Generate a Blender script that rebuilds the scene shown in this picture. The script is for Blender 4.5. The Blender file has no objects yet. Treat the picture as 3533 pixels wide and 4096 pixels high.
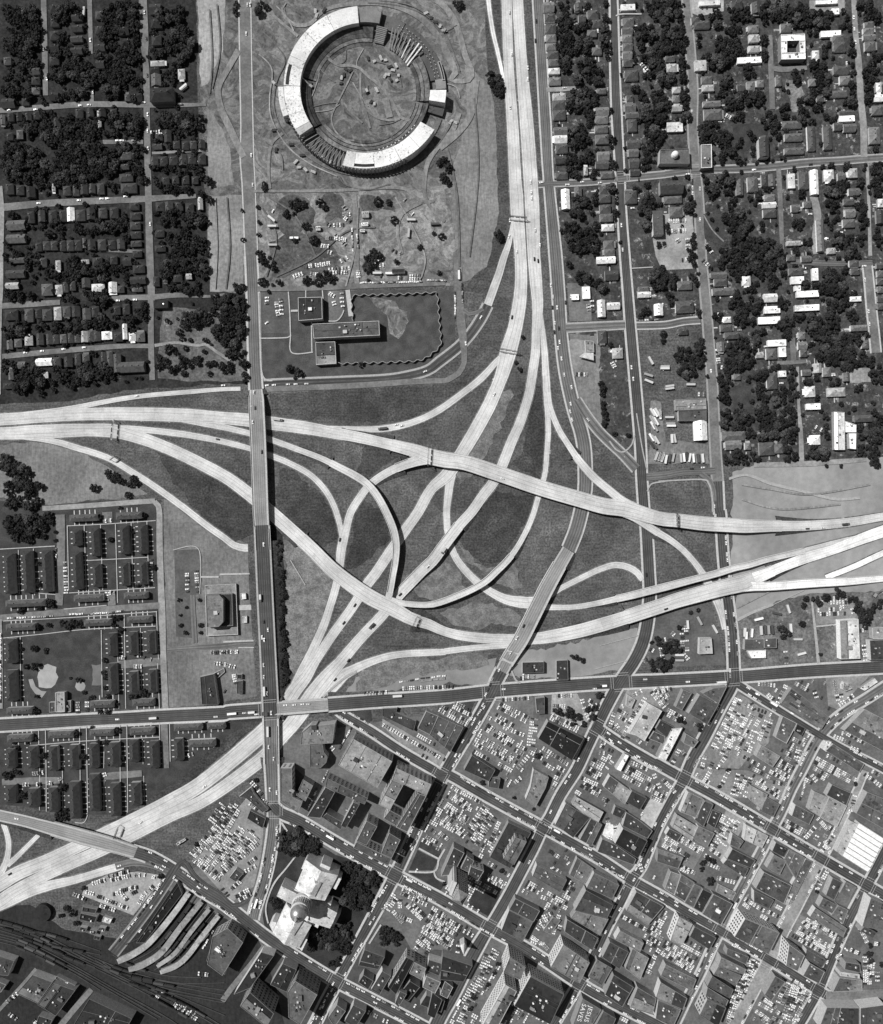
import bpy, math, random, re
import numpy as np
random.seed(7)
rng = np.random.default_rng(7)
SC = bpy.context.scene
COL = SC.collection
K, H = 0.3, 820.0            # metres per photo pixel on the ground, camera height
TS = 900 / 1787
X0 = [0, 880, 1760, 2633]
Y0 = [0, 1024, 2048, 3072]
M = TS * K                   # metres per survey unit
EXTRA = {'D': (0, 0, 1.977), 'C': (1040, 3360, 420 / 1787), 'H': (1740, 3340, 360 / 1787), 'S': (1080, 0, 780 / 1787)}


def src(t, x, y):
    if t in EXTRA:
        a, b, s = EXTRA[t]
        return a + x * s, b + y * s
    return X0[int(t[0])] + x * TS, Y0[int(t[1])] + y * TS


def W(t, x, y, z=0.0):
    a, b = src(t, x, y)
    f = (1 - z / H) * K
    return ((a - 1766.5) * f, (2048 - b) * f)


# ---------------------------------------------------------------- materials
MATS = {}


class NT:
    def __init__(s, name):
        s.m = bpy.data.materials.new(name)
        s.m.use_nodes = True
        s.t = s.m.node_tree
        s.b = s.t.nodes['Principled BSDF']

    def n(s, kind, **kw):
        d = s.t.nodes.new(kind)
        for k, v in kw.items():
            setattr(d, k, v)
        return d

    def l(s, a, b):
        s.t.links.new(a, b)

    def math(s, op, a, b=None, c=None, clamp=False):
        d = s.n('ShaderNodeMath', operation=op, use_clamp=clamp)
        for i, v in enumerate((a, b, c)):
            if v is None:
                continue
            if isinstance(v, (int, float)):
                d.inputs[i].default_value = v
            else:
                s.l(v, d.inputs[i])
        return d.outputs[0]

    def noise(s, scale, detail=3, vec=None, rough=.55):
        d = s.n('ShaderNodeTexNoise')
        d.inputs['Scale'].default_value = scale
        d.inputs['Detail'].default_value = detail
        d.inputs['Roughness'].default_value = rough
        if vec is None:
            if not hasattr(s, 'pos'):
                s.pos = s.n('ShaderNodeNewGeometry').outputs['Position']
            vec = s.pos
        s.l(vec, d.inputs['Vector'])
        return d.outputs[0]

    def ramp(s, v, a, b, lo=0.0, hi=1.0):
        d = s.n('ShaderNodeMapRange', interpolation_type='SMOOTHSTEP')
        s.l(v, d.inputs[0])
        for i, q in enumerate((a, b, lo, hi)):
            d.inputs[i + 1].default_value = q
        return d.outputs[0]

    def done(s, val, rough=.9, metal=0.0, spec=.25):
        s.l(val, s.b.inputs['Base Color'])
        s.b.inputs['Roughness'].default_value = rough
        s.b.inputs['Metallic'].default_value = metal
        s.b.inputs['Specular IOR Level'].default_value = spec
        return s.m


TONE = [.022, .035, .05, .07, .10, .145, .21, .33, .55, .78]


def mat(kind, tone=.2):
    key = (kind, round(tone, 3))
    if key in MATS:
        return MATS[key]
    t = NT('%s_%d' % (kind, round(tone * 1000)))
    if kind == 'roof_gravel':      # flat built-up roof: patched, stained
        a = t.noise(.06, 4)
        b = t.noise(.5, 3)
        c = t.noise(3.0, 2)
        v = t.math('MULTIPLY', t.ramp(a, .3, .7, .72, 1.22), t.ramp(b, .3, .7, .85, 1.12))
        v = t.math('MULTIPLY', v, t.ramp(c, .3, .7, .9, 1.1))
        st = t.math('MULTIPLY', t.ramp(t.noise(.16, 5), .57, .66, 1.0, .55), t.ramp(t.noise(.3, 2), .62, .66, 1.0, 1.35))
        v = t.math('MULTIPLY', t.math('MULTIPLY', v, st), tone)
        m = t.done(v, .92)
    elif kind == 'shingle':
        a = t.noise(.35, 4)
        c = t.noise(2.2, 3)
        v = t.math('MULTIPLY', t.ramp(a, .3, .7, .75, 1.25), t.ramp(c, .3, .7, .85, 1.15))
        m = t.done(t.math('MULTIPLY', v, tone), .9)
    elif kind == 'wall':
        a = t.noise(.5, 4)
        v = t.math('MULTIPLY', t.ramp(a, .3, .7, .85, 1.12), tone)
        m = t.done(v, .85)
    elif kind == 'paint':
        oi = t.n('ShaderNodeObjectInfo').outputs['Random']
        v = t.math('MULTIPLY', t.ramp(oi, 0, 1, .7, 1.15), tone)
        m = t.done(v, .35, 0, .5)
    elif kind == 'glass':
        a = t.noise(1.0, 2)
        m = t.done(t.math('MULTIPLY', t.ramp(a, .3, .7, .7, 1.2), tone), .15, 0, .5)
    elif kind == 'metal':
        a = t.noise(.8, 3)
        m = t.done(t.math('MULTIPLY', t.ramp(a, .3, .7, .85, 1.1), tone), .35, .8)
    elif kind == 'grass':          # mown and unmown verge grass with dry patches
        a = t.noise(.012, 5, rough=.65)
        b = t.noise(.07, 5, rough=.65)
        c = t.noise(.45, 4)
        d = t.noise(2.5, 2)
        v = t.math('MULTIPLY', t.ramp(a, .32, .68, .74, 1.3), t.ramp(b, .32, .68, .82, 1.2))
        v = t.math('MULTIPLY', v, t.ramp(c, .3, .7, .62, 1.38))
        v = t.math('MULTIPLY', v, t.ramp(d, .3, .7, .75, 1.25))
        mw = t.n('ShaderNodeMapping')
        t.l(t.pos, mw.inputs[0])
        mw.inputs['Scale'].default_value = (.03, .5, .1)
        mw.inputs['Rotation'].default_value = (0, 0, .9)
        v = t.math('MULTIPLY', v, t.ramp(t.noise(1.0, 4, mw.outputs[0]), .3, .7, .86, 1.14))
        dry = t.math('MULTIPLY', t.ramp(t.noise(.022, 6, rough=.7), .52, .70), t.ramp(c, .36, .66, .1, 1))
        v = t.math('MULTIPLY_ADD', dry, .75, v)
        m = t.done(t.math('MULTIPLY', v, tone), .95, 0, .1)
    elif kind in ('yard', 'yard2'):           # back yards: grass, worn earth, paths
        b = t.noise(.05, 5, rough=.7)
        c = t.noise(.3, 5, rough=.7)
        v = t.math('MULTIPLY', t.ramp(b, .3, .7, .6, 1.35), t.ramp(c, .3, .7, .6, 1.4))
        bare = t.math('MULTIPLY', t.ramp(t.noise(.09, 6, rough=.75), .60 if kind == 'yard' else .56, .68 if kind == 'yard' else .63), t.ramp(c, .4, .6, .3, 1))
        v = t.math('MULTIPLY_ADD', bare, 2.6 if kind == 'yard' else 4.2, v)
        m = t.done(t.math('MULTIPLY', v, tone), .95, 0, .1)
    elif kind == 'lawn':
        b = t.noise(.08, 4)
        c = t.noise(.8, 4)
        v = t.math('MULTIPLY', t.ramp(b, .3, .7, .78, 1.3), t.ramp(c, .3, .7, .8, 1.2))
        m = t.done(t.math('MULTIPLY', v, tone), .95, 0, .1)
    elif kind == 'dirt':           # graded earth with machine tracks
        a = t.noise(.015, 5, rough=.65)
        mp = t.n('ShaderNodeMapping')
        g = t.n('ShaderNodeNewGeometry').outputs['Position']
        t.l(g, mp.inputs[0])
        mp.inputs['Scale'].default_value = (.5, .07, .3)
        mp.inputs['Rotation'].default_value = (0, 0, .12)
        st = t.noise(1, 4, mp.outputs[0])
        c = t.noise(.25, 5, rough=.7)
        v = t.math('MULTIPLY', t.ramp(a, .3, .7, .75, 1.25), t.ramp(st, .3, .7, .88, 1.12))
        v = t.math('MULTIPLY', v, t.ramp(c, .3, .7, .75, 1.25))
        m = t.done(t.math('MULTIPLY', v, tone), .95, 0, .1)
    elif kind == 'churned':        # churned construction earth: swirling ruts
        d = t.n('ShaderNodeTexNoise')
        d.inputs['Scale'].default_value = .035
        d.inputs['Detail'].default_value = 6
        d.inputs['Roughness'].default_value = .62
        d.inputs['Distortion'].default_value = 2.6
        t.l(t.n('ShaderNodeNewGeometry').outputs['Position'], d.inputs['Vector'])
        c = t.noise(.3, 6, rough=.75)
        a = t.noise(.02, 4)
        rut = t.ramp(t.math('ABSOLUTE', t.math('SUBTRACT', t.math('FRACT', t.math('MULTIPLY', d.outputs[0], 7.0)), .5)), 0, .22, .68, 1.0)
        v = t.math('MULTIPLY', t.math('MULTIPLY', t.ramp(d.outputs[0], .3, .7, .55, 1.5), rut), t.ramp(c, .3, .7, .7, 1.3))
        v = t.math('MULTIPLY', v, t.ramp(a, .3, .7, .8, 1.2))
        m = t.done(t.math('MULTIPLY', v, tone), .95, 0, .1)
    elif kind == 'graded':         # smooth graded earth
        a = t.noise(.012, 4, rough=.5)
        c = t.noise(.12, 5, rough=.6)
        f = t.noise(1.2, 3)
        v = t.math('MULTIPLY', t.ramp(a, .3, .7, .82, 1.18), t.ramp(c, .3, .7, .9, 1.1))
        v = t.math('MULTIPLY', v, t.ramp(f, .3, .7, .94, 1.06))
        m = t.done(t.math('MULTIPLY', v, tone), .95, 0, .1)
    elif kind == 'patchy':         # dry earth showing through thin turf
        a = t.noise(.09, 6, rough=.7)
        c = t.noise(.6, 4)
        g = t.noise(2.2, 3, rough=.7)
        k = t.math('MULTIPLY', t.math('MULTIPLY', t.ramp(a, .28, .66, .12, 1), t.ramp(c, .25, .7, .3, 1)), t.ramp(g, .3, .65, .5, 1))
        v = t.math('MULTIPLY_ADD', k, tone, .06)
        m = t.done(v, .95, 0, .1)
    elif kind == 'asphalt':        # worn lot surface, oil spots, patches
        a = t.noise(.04, 5, rough=.65)
        c = t.noise(.35, 5, rough=.65)
        v = t.math('MULTIPLY', t.ramp(a, .3, .7, .72, 1.25), t.ramp(c, .3, .7, .82, 1.2))
        m = t.done(t.math('MULTIPLY', v, tone), .9)
    elif kind == 'foliage':
        oi = t.n('ShaderNodeObjectInfo').outputs['Random']
        a = t.noise(.10, 3)
        c = t.noise(.9, 2)
        v = t.math('MULTIPLY', t.ramp(oi, 0, 1, .62, 1.9), t.ramp(c, .3, .7, .6, 1.5))
        v = t.math('MULTIPLY', v, t.ramp(a, .32, .68, .62, 1.55))
        m = t.done(t.math('MULTIPLY', v, tone), .8, 0, .2)
    elif kind == 'bark':
        m = t.done(t.math('MULTIPLY', t.ramp(t.noise(1.5, 3), .3, .7, .7, 1.2), tone), .95)
    elif kind == 'deck':           # raw concrete stand roof in pours with formwork marks
        a = t.noise(.05, 5, rough=.6)
        c = t.noise(.5, 5, rough=.7)
        sp = t.math('MULTIPLY', t.ramp(t.noise(.045, 3), .46, .6), t.ramp(t.noise(.42, 4, rough=.7), .54, .62))
        st = t.math('SUBTRACT', 1.0, t.math('MULTIPLY', sp, .68))
        v = t.math('MULTIPLY', t.ramp(a, .3, .7, .82, 1.12), t.ramp(c, .3, .7, .86, 1.1))
        m = t.done(t.math('MULTIPLY', t.math('MULTIPLY', v, st), tone), .9)
    elif kind in ('conc_road', 'asph_road', 'deck_road'):
        uv = t.n('ShaderNodeUVMap').outputs[0]
        sep = t.n('ShaderNodeSeparateXYZ')
        t.l(uv, sep.inputs[0])
        U, V = sep.outputs[0], sep.outputs[1]
        f = t.math('FRACT', U)
        c = t.math('SUBTRACT', 1.0, t.math('MULTIPLY', t.math('ABSOLUTE', t.math('SUBTRACT', f, .5)), 2.0))
        mp = t.n('ShaderNodeMapping')
        t.l(uv, mp.inputs[0])
        mp.inputs['Scale'].default_value = (.9, .012, 1)
        lg = t.noise(1.0, 4, mp.outputs[0])
        k = {'conc_road': .30, 'deck_road': .40}.get(kind, .62)
        oil = t.math('MULTIPLY', t.ramp(c, .45, .95), t.ramp(lg, .3, .65, .25, 1))
        v = t.math('SUBTRACT', 1.0, t.math('MULTIPLY', oil, k))
        big = t.noise(.025, 5, rough=.6)
        fine = t.noise(.6, 4)
        cb = t.n('ShaderNodeCombineXYZ')
        t.l(t.math('FLOOR', U), cb.inputs[0])
        t.l(t.math('FLOOR', t.math('DIVIDE', V, 12.0 if kind == 'conc_road' else 37.0)), cb.inputs[1])
        wn = t.n('ShaderNodeTexWhiteNoise', noise_dimensions='2D')
        t.l(cb.outputs[0], wn.inputs['Vector'])
        slab = t.math('MULTIPLY_ADD', wn.outputs[0], .16, .92)
        v = t.math('MULTIPLY', v, slab)
        v = t.math('MULTIPLY', v, t.ramp(big, .3, .7, .78, 1.16))
        v = t.math('MULTIPLY', v, t.ramp(fine, .3, .7, .9, 1.08))
        v = t.math('MULTIPLY', v, t.ramp(t.noise(.11, 5, rough=.7), .6, .7, 1.0, .8))
        # slab joints across, lane joints along
        if kind == 'conc_road':
            j = t.math('LESS_THAN', t.math('FRACT', t.math('DIVIDE', V, 12.0)), .035)
            v = t.math('SUBTRACT', v, t.math('MULTIPLY', j, .10))
            j2 = t.math('LESS_THAN', c, .09)
            v = t.math('SUBTRACT', v, t.math('MULTIPLY', j2, .16))
            v = t.math('MULTIPLY', v, tone)
        else:
            v = t.math('MULTIPLY', v, tone)
            ln = t.math('MULTIPLY', t.math('LESS_THAN', c, .07), t.math('LESS_THAN', t.math('FRACT', t.math('DIVIDE', V, 13.0)), .4))
            v = t.math('MULTIPLY_ADD', ln, .07, v)
        m = t.done(v, .85)
    else:
        m = t.done(t.math('MULTIPLY', t.ramp(t.noise(.5, 4), .3, .7, .85, 1.15), tone), .85)
    MATS[key] = m
    return m


# ---------------------------------------------------------------- mesh helpers
def mesh(name, V, F, mats, mi=None, smooth=False, uv=None):
    me = bpy.data.meshes.new(name)
    me.from_pydata(V, [], F)
    for m in mats:
        me.materials.append(m)
    if mi is not None:
        me.polygons.foreach_set('material_index', np.asarray(mi, dtype=np.int32))
    if smooth:
        me.polygons.foreach_set('use_smooth', np.ones(len(F), dtype=bool))
    if uv is not None:
        l = me.uv_layers.new(name='UVMap')
        li = np.empty(len(me.loops), dtype=np.int32)
        me.loops.foreach_get('vertex_index', li)
        l.data.foreach_set('uv', np.asarray(uv, dtype=np.float32)[li].ravel())
    me.update()
    return me


def ob(name, me, parent=None, loc=(0, 0, 0), rz=0.0, scale=None):
    o = bpy.data.objects.new(name, me)
    COL.objects.link(o)
    o.location = loc
    o.rotation_euler = (0, 0, rz)
    if scale is not None:
        o.scale = scale
    if parent is not None:
        o.parent = parent
    return o


def mk(name, V, F, mats, parent=None, mi=None, smooth=False, uv=None, loc=(0, 0, 0)):
    if not isinstance(mats, (list, tuple)):
        mats = [mats]
    return ob(name, mesh(name, V, F, mats, mi, smooth, uv), parent, loc)


class MB:
    def __init__(s):
        s.V, s.F, s.I = [], [], []

    def add(s, V, F, i=0):
        b = len(s.V)
        s.V += [tuple(v) for v in V]
        s.F += [tuple(b + k for k in f) for f in F]
        s.I += [i] * len(F)

    def box(s, cx, cy, z0, z1, w, d, a=0.0, i=0, taper=1.0):
        c, n = math.cos(a), math.sin(a)
        V = []
        for z, q in ((z0, 1.0), (z1, taper)):
            for sx, sy in ((-1, -1), (1, -1), (1, 1), (-1, 1)):
                x, y = sx * w / 2 * q, sy * d / 2 * q
                V.append((cx + x * c - y * n, cy + x * n + y * c, z))
        s.add(V, BOXF, i)

    def beam(s, p, q, w, h, i=0):
        p, q = np.array(p, float), np.array(q, float)
        d = q - p
        t = np.array((-d[1], d[0], 0))
        t = t / (np.linalg.norm(t) or 1) * w / 2
        u = np.array((0, 0, h))
        V = [p - t, p + t, q + t, q - t, p - t + u, p + t + u, q + t + u, q - t + u]
        s.add(V, [(0, 1, 2, 3), (7, 6, 5, 4), (0, 4, 5, 1), (1, 5, 6, 2), (2, 6, 7, 3), (3, 7, 4, 0)], i)

    def prism(s, P, z0, z1, i=0, top=True, bottom=False):
        n = len(P)
        V = [(x, y, z0) for x, y in P] + [(x, y, z1) for x, y in P]
        F = [(k, (k + 1) % n, n + (k + 1) % n, n + k) for k in range(n)]
        if top:
            F.append(tuple(range(n, 2 * n)))
        if bottom:
            F.append(tuple(range(n - 1, -1, -1)))
        s.add(V, F, i)

    def cyl(s, cx, cy, z0, z1, r0, r1=None, n=16, i=0):
        r1 = r0 if r1 is None else r1
        V = []
        for z, r in ((z0, r0), (z1, r1)):
            V += [(cx + r * math.cos(2 * math.pi * k / n), cy + r * math.sin(2 * math.pi * k / n), z) for k in range(n)]
        F = [(k, (k + 1) % n, n + (k + 1) % n, n + k) for k in range(n)] + [tuple(range(n, 2 * n)), tuple(range(n - 1, -1, -1))]
        s.add(V, F, i)

    def lathe(s, cx, cy, prof, n=24, i=0):
        V, F = [], []
        for r, z in prof:
            V += [(cx + r * math.cos(2 * math.pi * k / n), cy + r * math.sin(2 * math.pi * k / n), z) for k in range(n)]
        for j in range(len(prof) - 1):
            F += [(j * n + k, j * n + (k + 1) % n, (j + 1) * n + (k + 1) % n, (j + 1) * n + k) for k in range(n)]
        F.append(tuple((len(prof) - 1) * n + k for k in range(n)))
        s.add(V, F, i)

    def build(s, name, mats, parent=None, smooth=False, loc=(0, 0, 0)):
        return mk(name, s.V, s.F, mats, parent, s.I, smooth, None, loc)


BOXF = [(3, 2, 1, 0), (4, 5, 6, 7), (0, 1, 5, 4), (1, 2, 6, 5), (2, 3, 7, 6), (3, 0, 4, 7)]


def ccw(P):
    a = sum(P[i][0] * P[(i + 1) % len(P)][1] - P[(i + 1) % len(P)][0] * P[i][1] for i in range(len(P)))
    return P if a > 0 else P[::-1]


def inset(P, d):
    n, R = len(P), []
    for i in range(n):
        a, b, c = P[i - 1], P[i], P[(i + 1) % n]
        u = np.array((b[0] - a[0], b[1] - a[1]))
        v = np.array((c[0] - b[0], c[1] - b[1]))
        u = u / (np.linalg.norm(u) or 1)
        v = v / (np.linalg.norm(v) or 1)
        nu, nv = np.array((-u[1], u[0])), np.array((-v[1], v[0]))
        m = nu + nv
        k = max(.35, (1 + float(nu @ nv)))
        R.append((b[0] + m[0] * d / k, b[1] + m[1] * d / k))
    return R


def thing(name, cat, loc, rz=0.0, label=None, group=None):
    o = ob(name, None, None, loc, rz)
    o.empty_display_size = 1
    o['category'] = cat
    if label:
        o['label'] = label
    if group:
        o['group'] = group
    return o


# ------------------------------------------------ labels: zone + look + order
ZONES = []
PEND = []


def want(o, look, x, y, zone=None, group=None):
    """queue a label; singled out later by zone, look and order."""
    if zone is None:
        zone = min(ZONES, key=lambda q: (q[0] - x) ** 2 + (q[1] - y) ** 2)[2]
    if o.get('category') in ('car', 'bus', 'truck', 'freight car', 'trailer'):
        zone = re.sub(r'^(on|in|at|round|around|behind|among|below|above) (?=the |dark|pale)', 'near ', zone)
    if group:
        o['group'] = group
    PEND.append((o, look, zone, x, y))


def nth(k):
    w = ['first', 'second', 'third', 'fourth', 'fifth', 'sixth', 'seventh', 'eighth', 'ninth', 'tenth']
    if k < 10:
        return w[k]
    k += 1
    return '%d%s' % (k, 'th' if 10 <= k % 100 <= 20 else {1: 'st', 2: 'nd', 3: 'rd'}.get(k % 10, 'th'))


def settle_labels():
    G = {}
    for p in PEND:
        G.setdefault((p[1], p[2]), []).append(p)
    for (look, zone), L in G.items():
        if len(L) == 1:
            L[0][0]['label'] = '%s %s' % (look, zone)
            continue
        xs, ys = [p[3] for p in L], [p[4] for p in L]
        hor = (max(xs) - min(xs)) >= (max(ys) - min(ys))
        L.sort(key=(lambda p: p[3]) if hor else (lambda p: -p[4]))
        for k, p in enumerate(L):
            if k == 0:
                q = 'leftmost' if hor else 'topmost'
            elif k == len(L) - 1:
                q = 'rightmost' if hor else 'lowest'
            else:
                q = nth(k) + (' from left' if hor else ' from top')
            p[0]['label'] = '%s %s, %s of its kind' % (look, zone, q)


GRID = np.zeros((1400, 1240), dtype=np.uint8)      # one-metre occupancy: 1 low road, 2 building


def gmark(x, y, r, v):
    i0, i1 = int(700 - y - r), int(700 - y + r) + 1
    j0, j1 = int(x + 620 - r), int(x + 620 + r) + 1
    i0, j0 = max(i0, 0), max(j0, 0)
    if i1 > i0 and j1 > j0:
        GRID[i0:i1, j0:j1] |= v


def gget(x, y):
    i, j = int(700 - y), int(x + 620)
    return GRID[i, j] if 0 <= i < 1400 and 0 <= j < 1240 else 0
# ---------------------------------------------------------------- setting: sheets of ground
def sheet(name, kind, tone, t, pts, z):
    P = []
    for q in pts.split(';'):
        q = q.split()
        if q[0][0] == 't':
            t = q[0][1:]
            q = q[1:]
        P.append(W(t, float(q[0]), float(q[1])))
    P = ccw(P)
    if kind in ('dirt', 'grass', 'yard', 'yard2', 'churned', 'graded', 'patchy'):
        amp = 5.0 if kind == 'patchy' or name == 'brush' else 4 if name in ('infield', 'bare_earth') else 1.8
        Q = []
        for i in range(len(P)):
            a, b = np.array(P[i]), np.array(P[(i + 1) % len(P)])
            L = float(np.linalg.norm(b - a))
            k = max(1, min(60, int(L / 5)))
            nrm = np.array((-(b - a)[1], (b - a)[0])) / max(L, .1)
            off = 0.0
            for j in range(k):
                off = off * .75 + random.uniform(-1, 1) * amp * .8
                e = min(1, 3 * min(j, k - j) / k)
                q = a + (b - a) * j / k + nrm * off * e
                Q.append((float(q[0]), float(q[1])))
        P = Q
    V = [(x, y, z) for x, y in P]
    o = mk(name, V, [tuple(range(len(V)))], mat(kind, tone))
    o['kind'] = 'structure'
    return o


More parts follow.
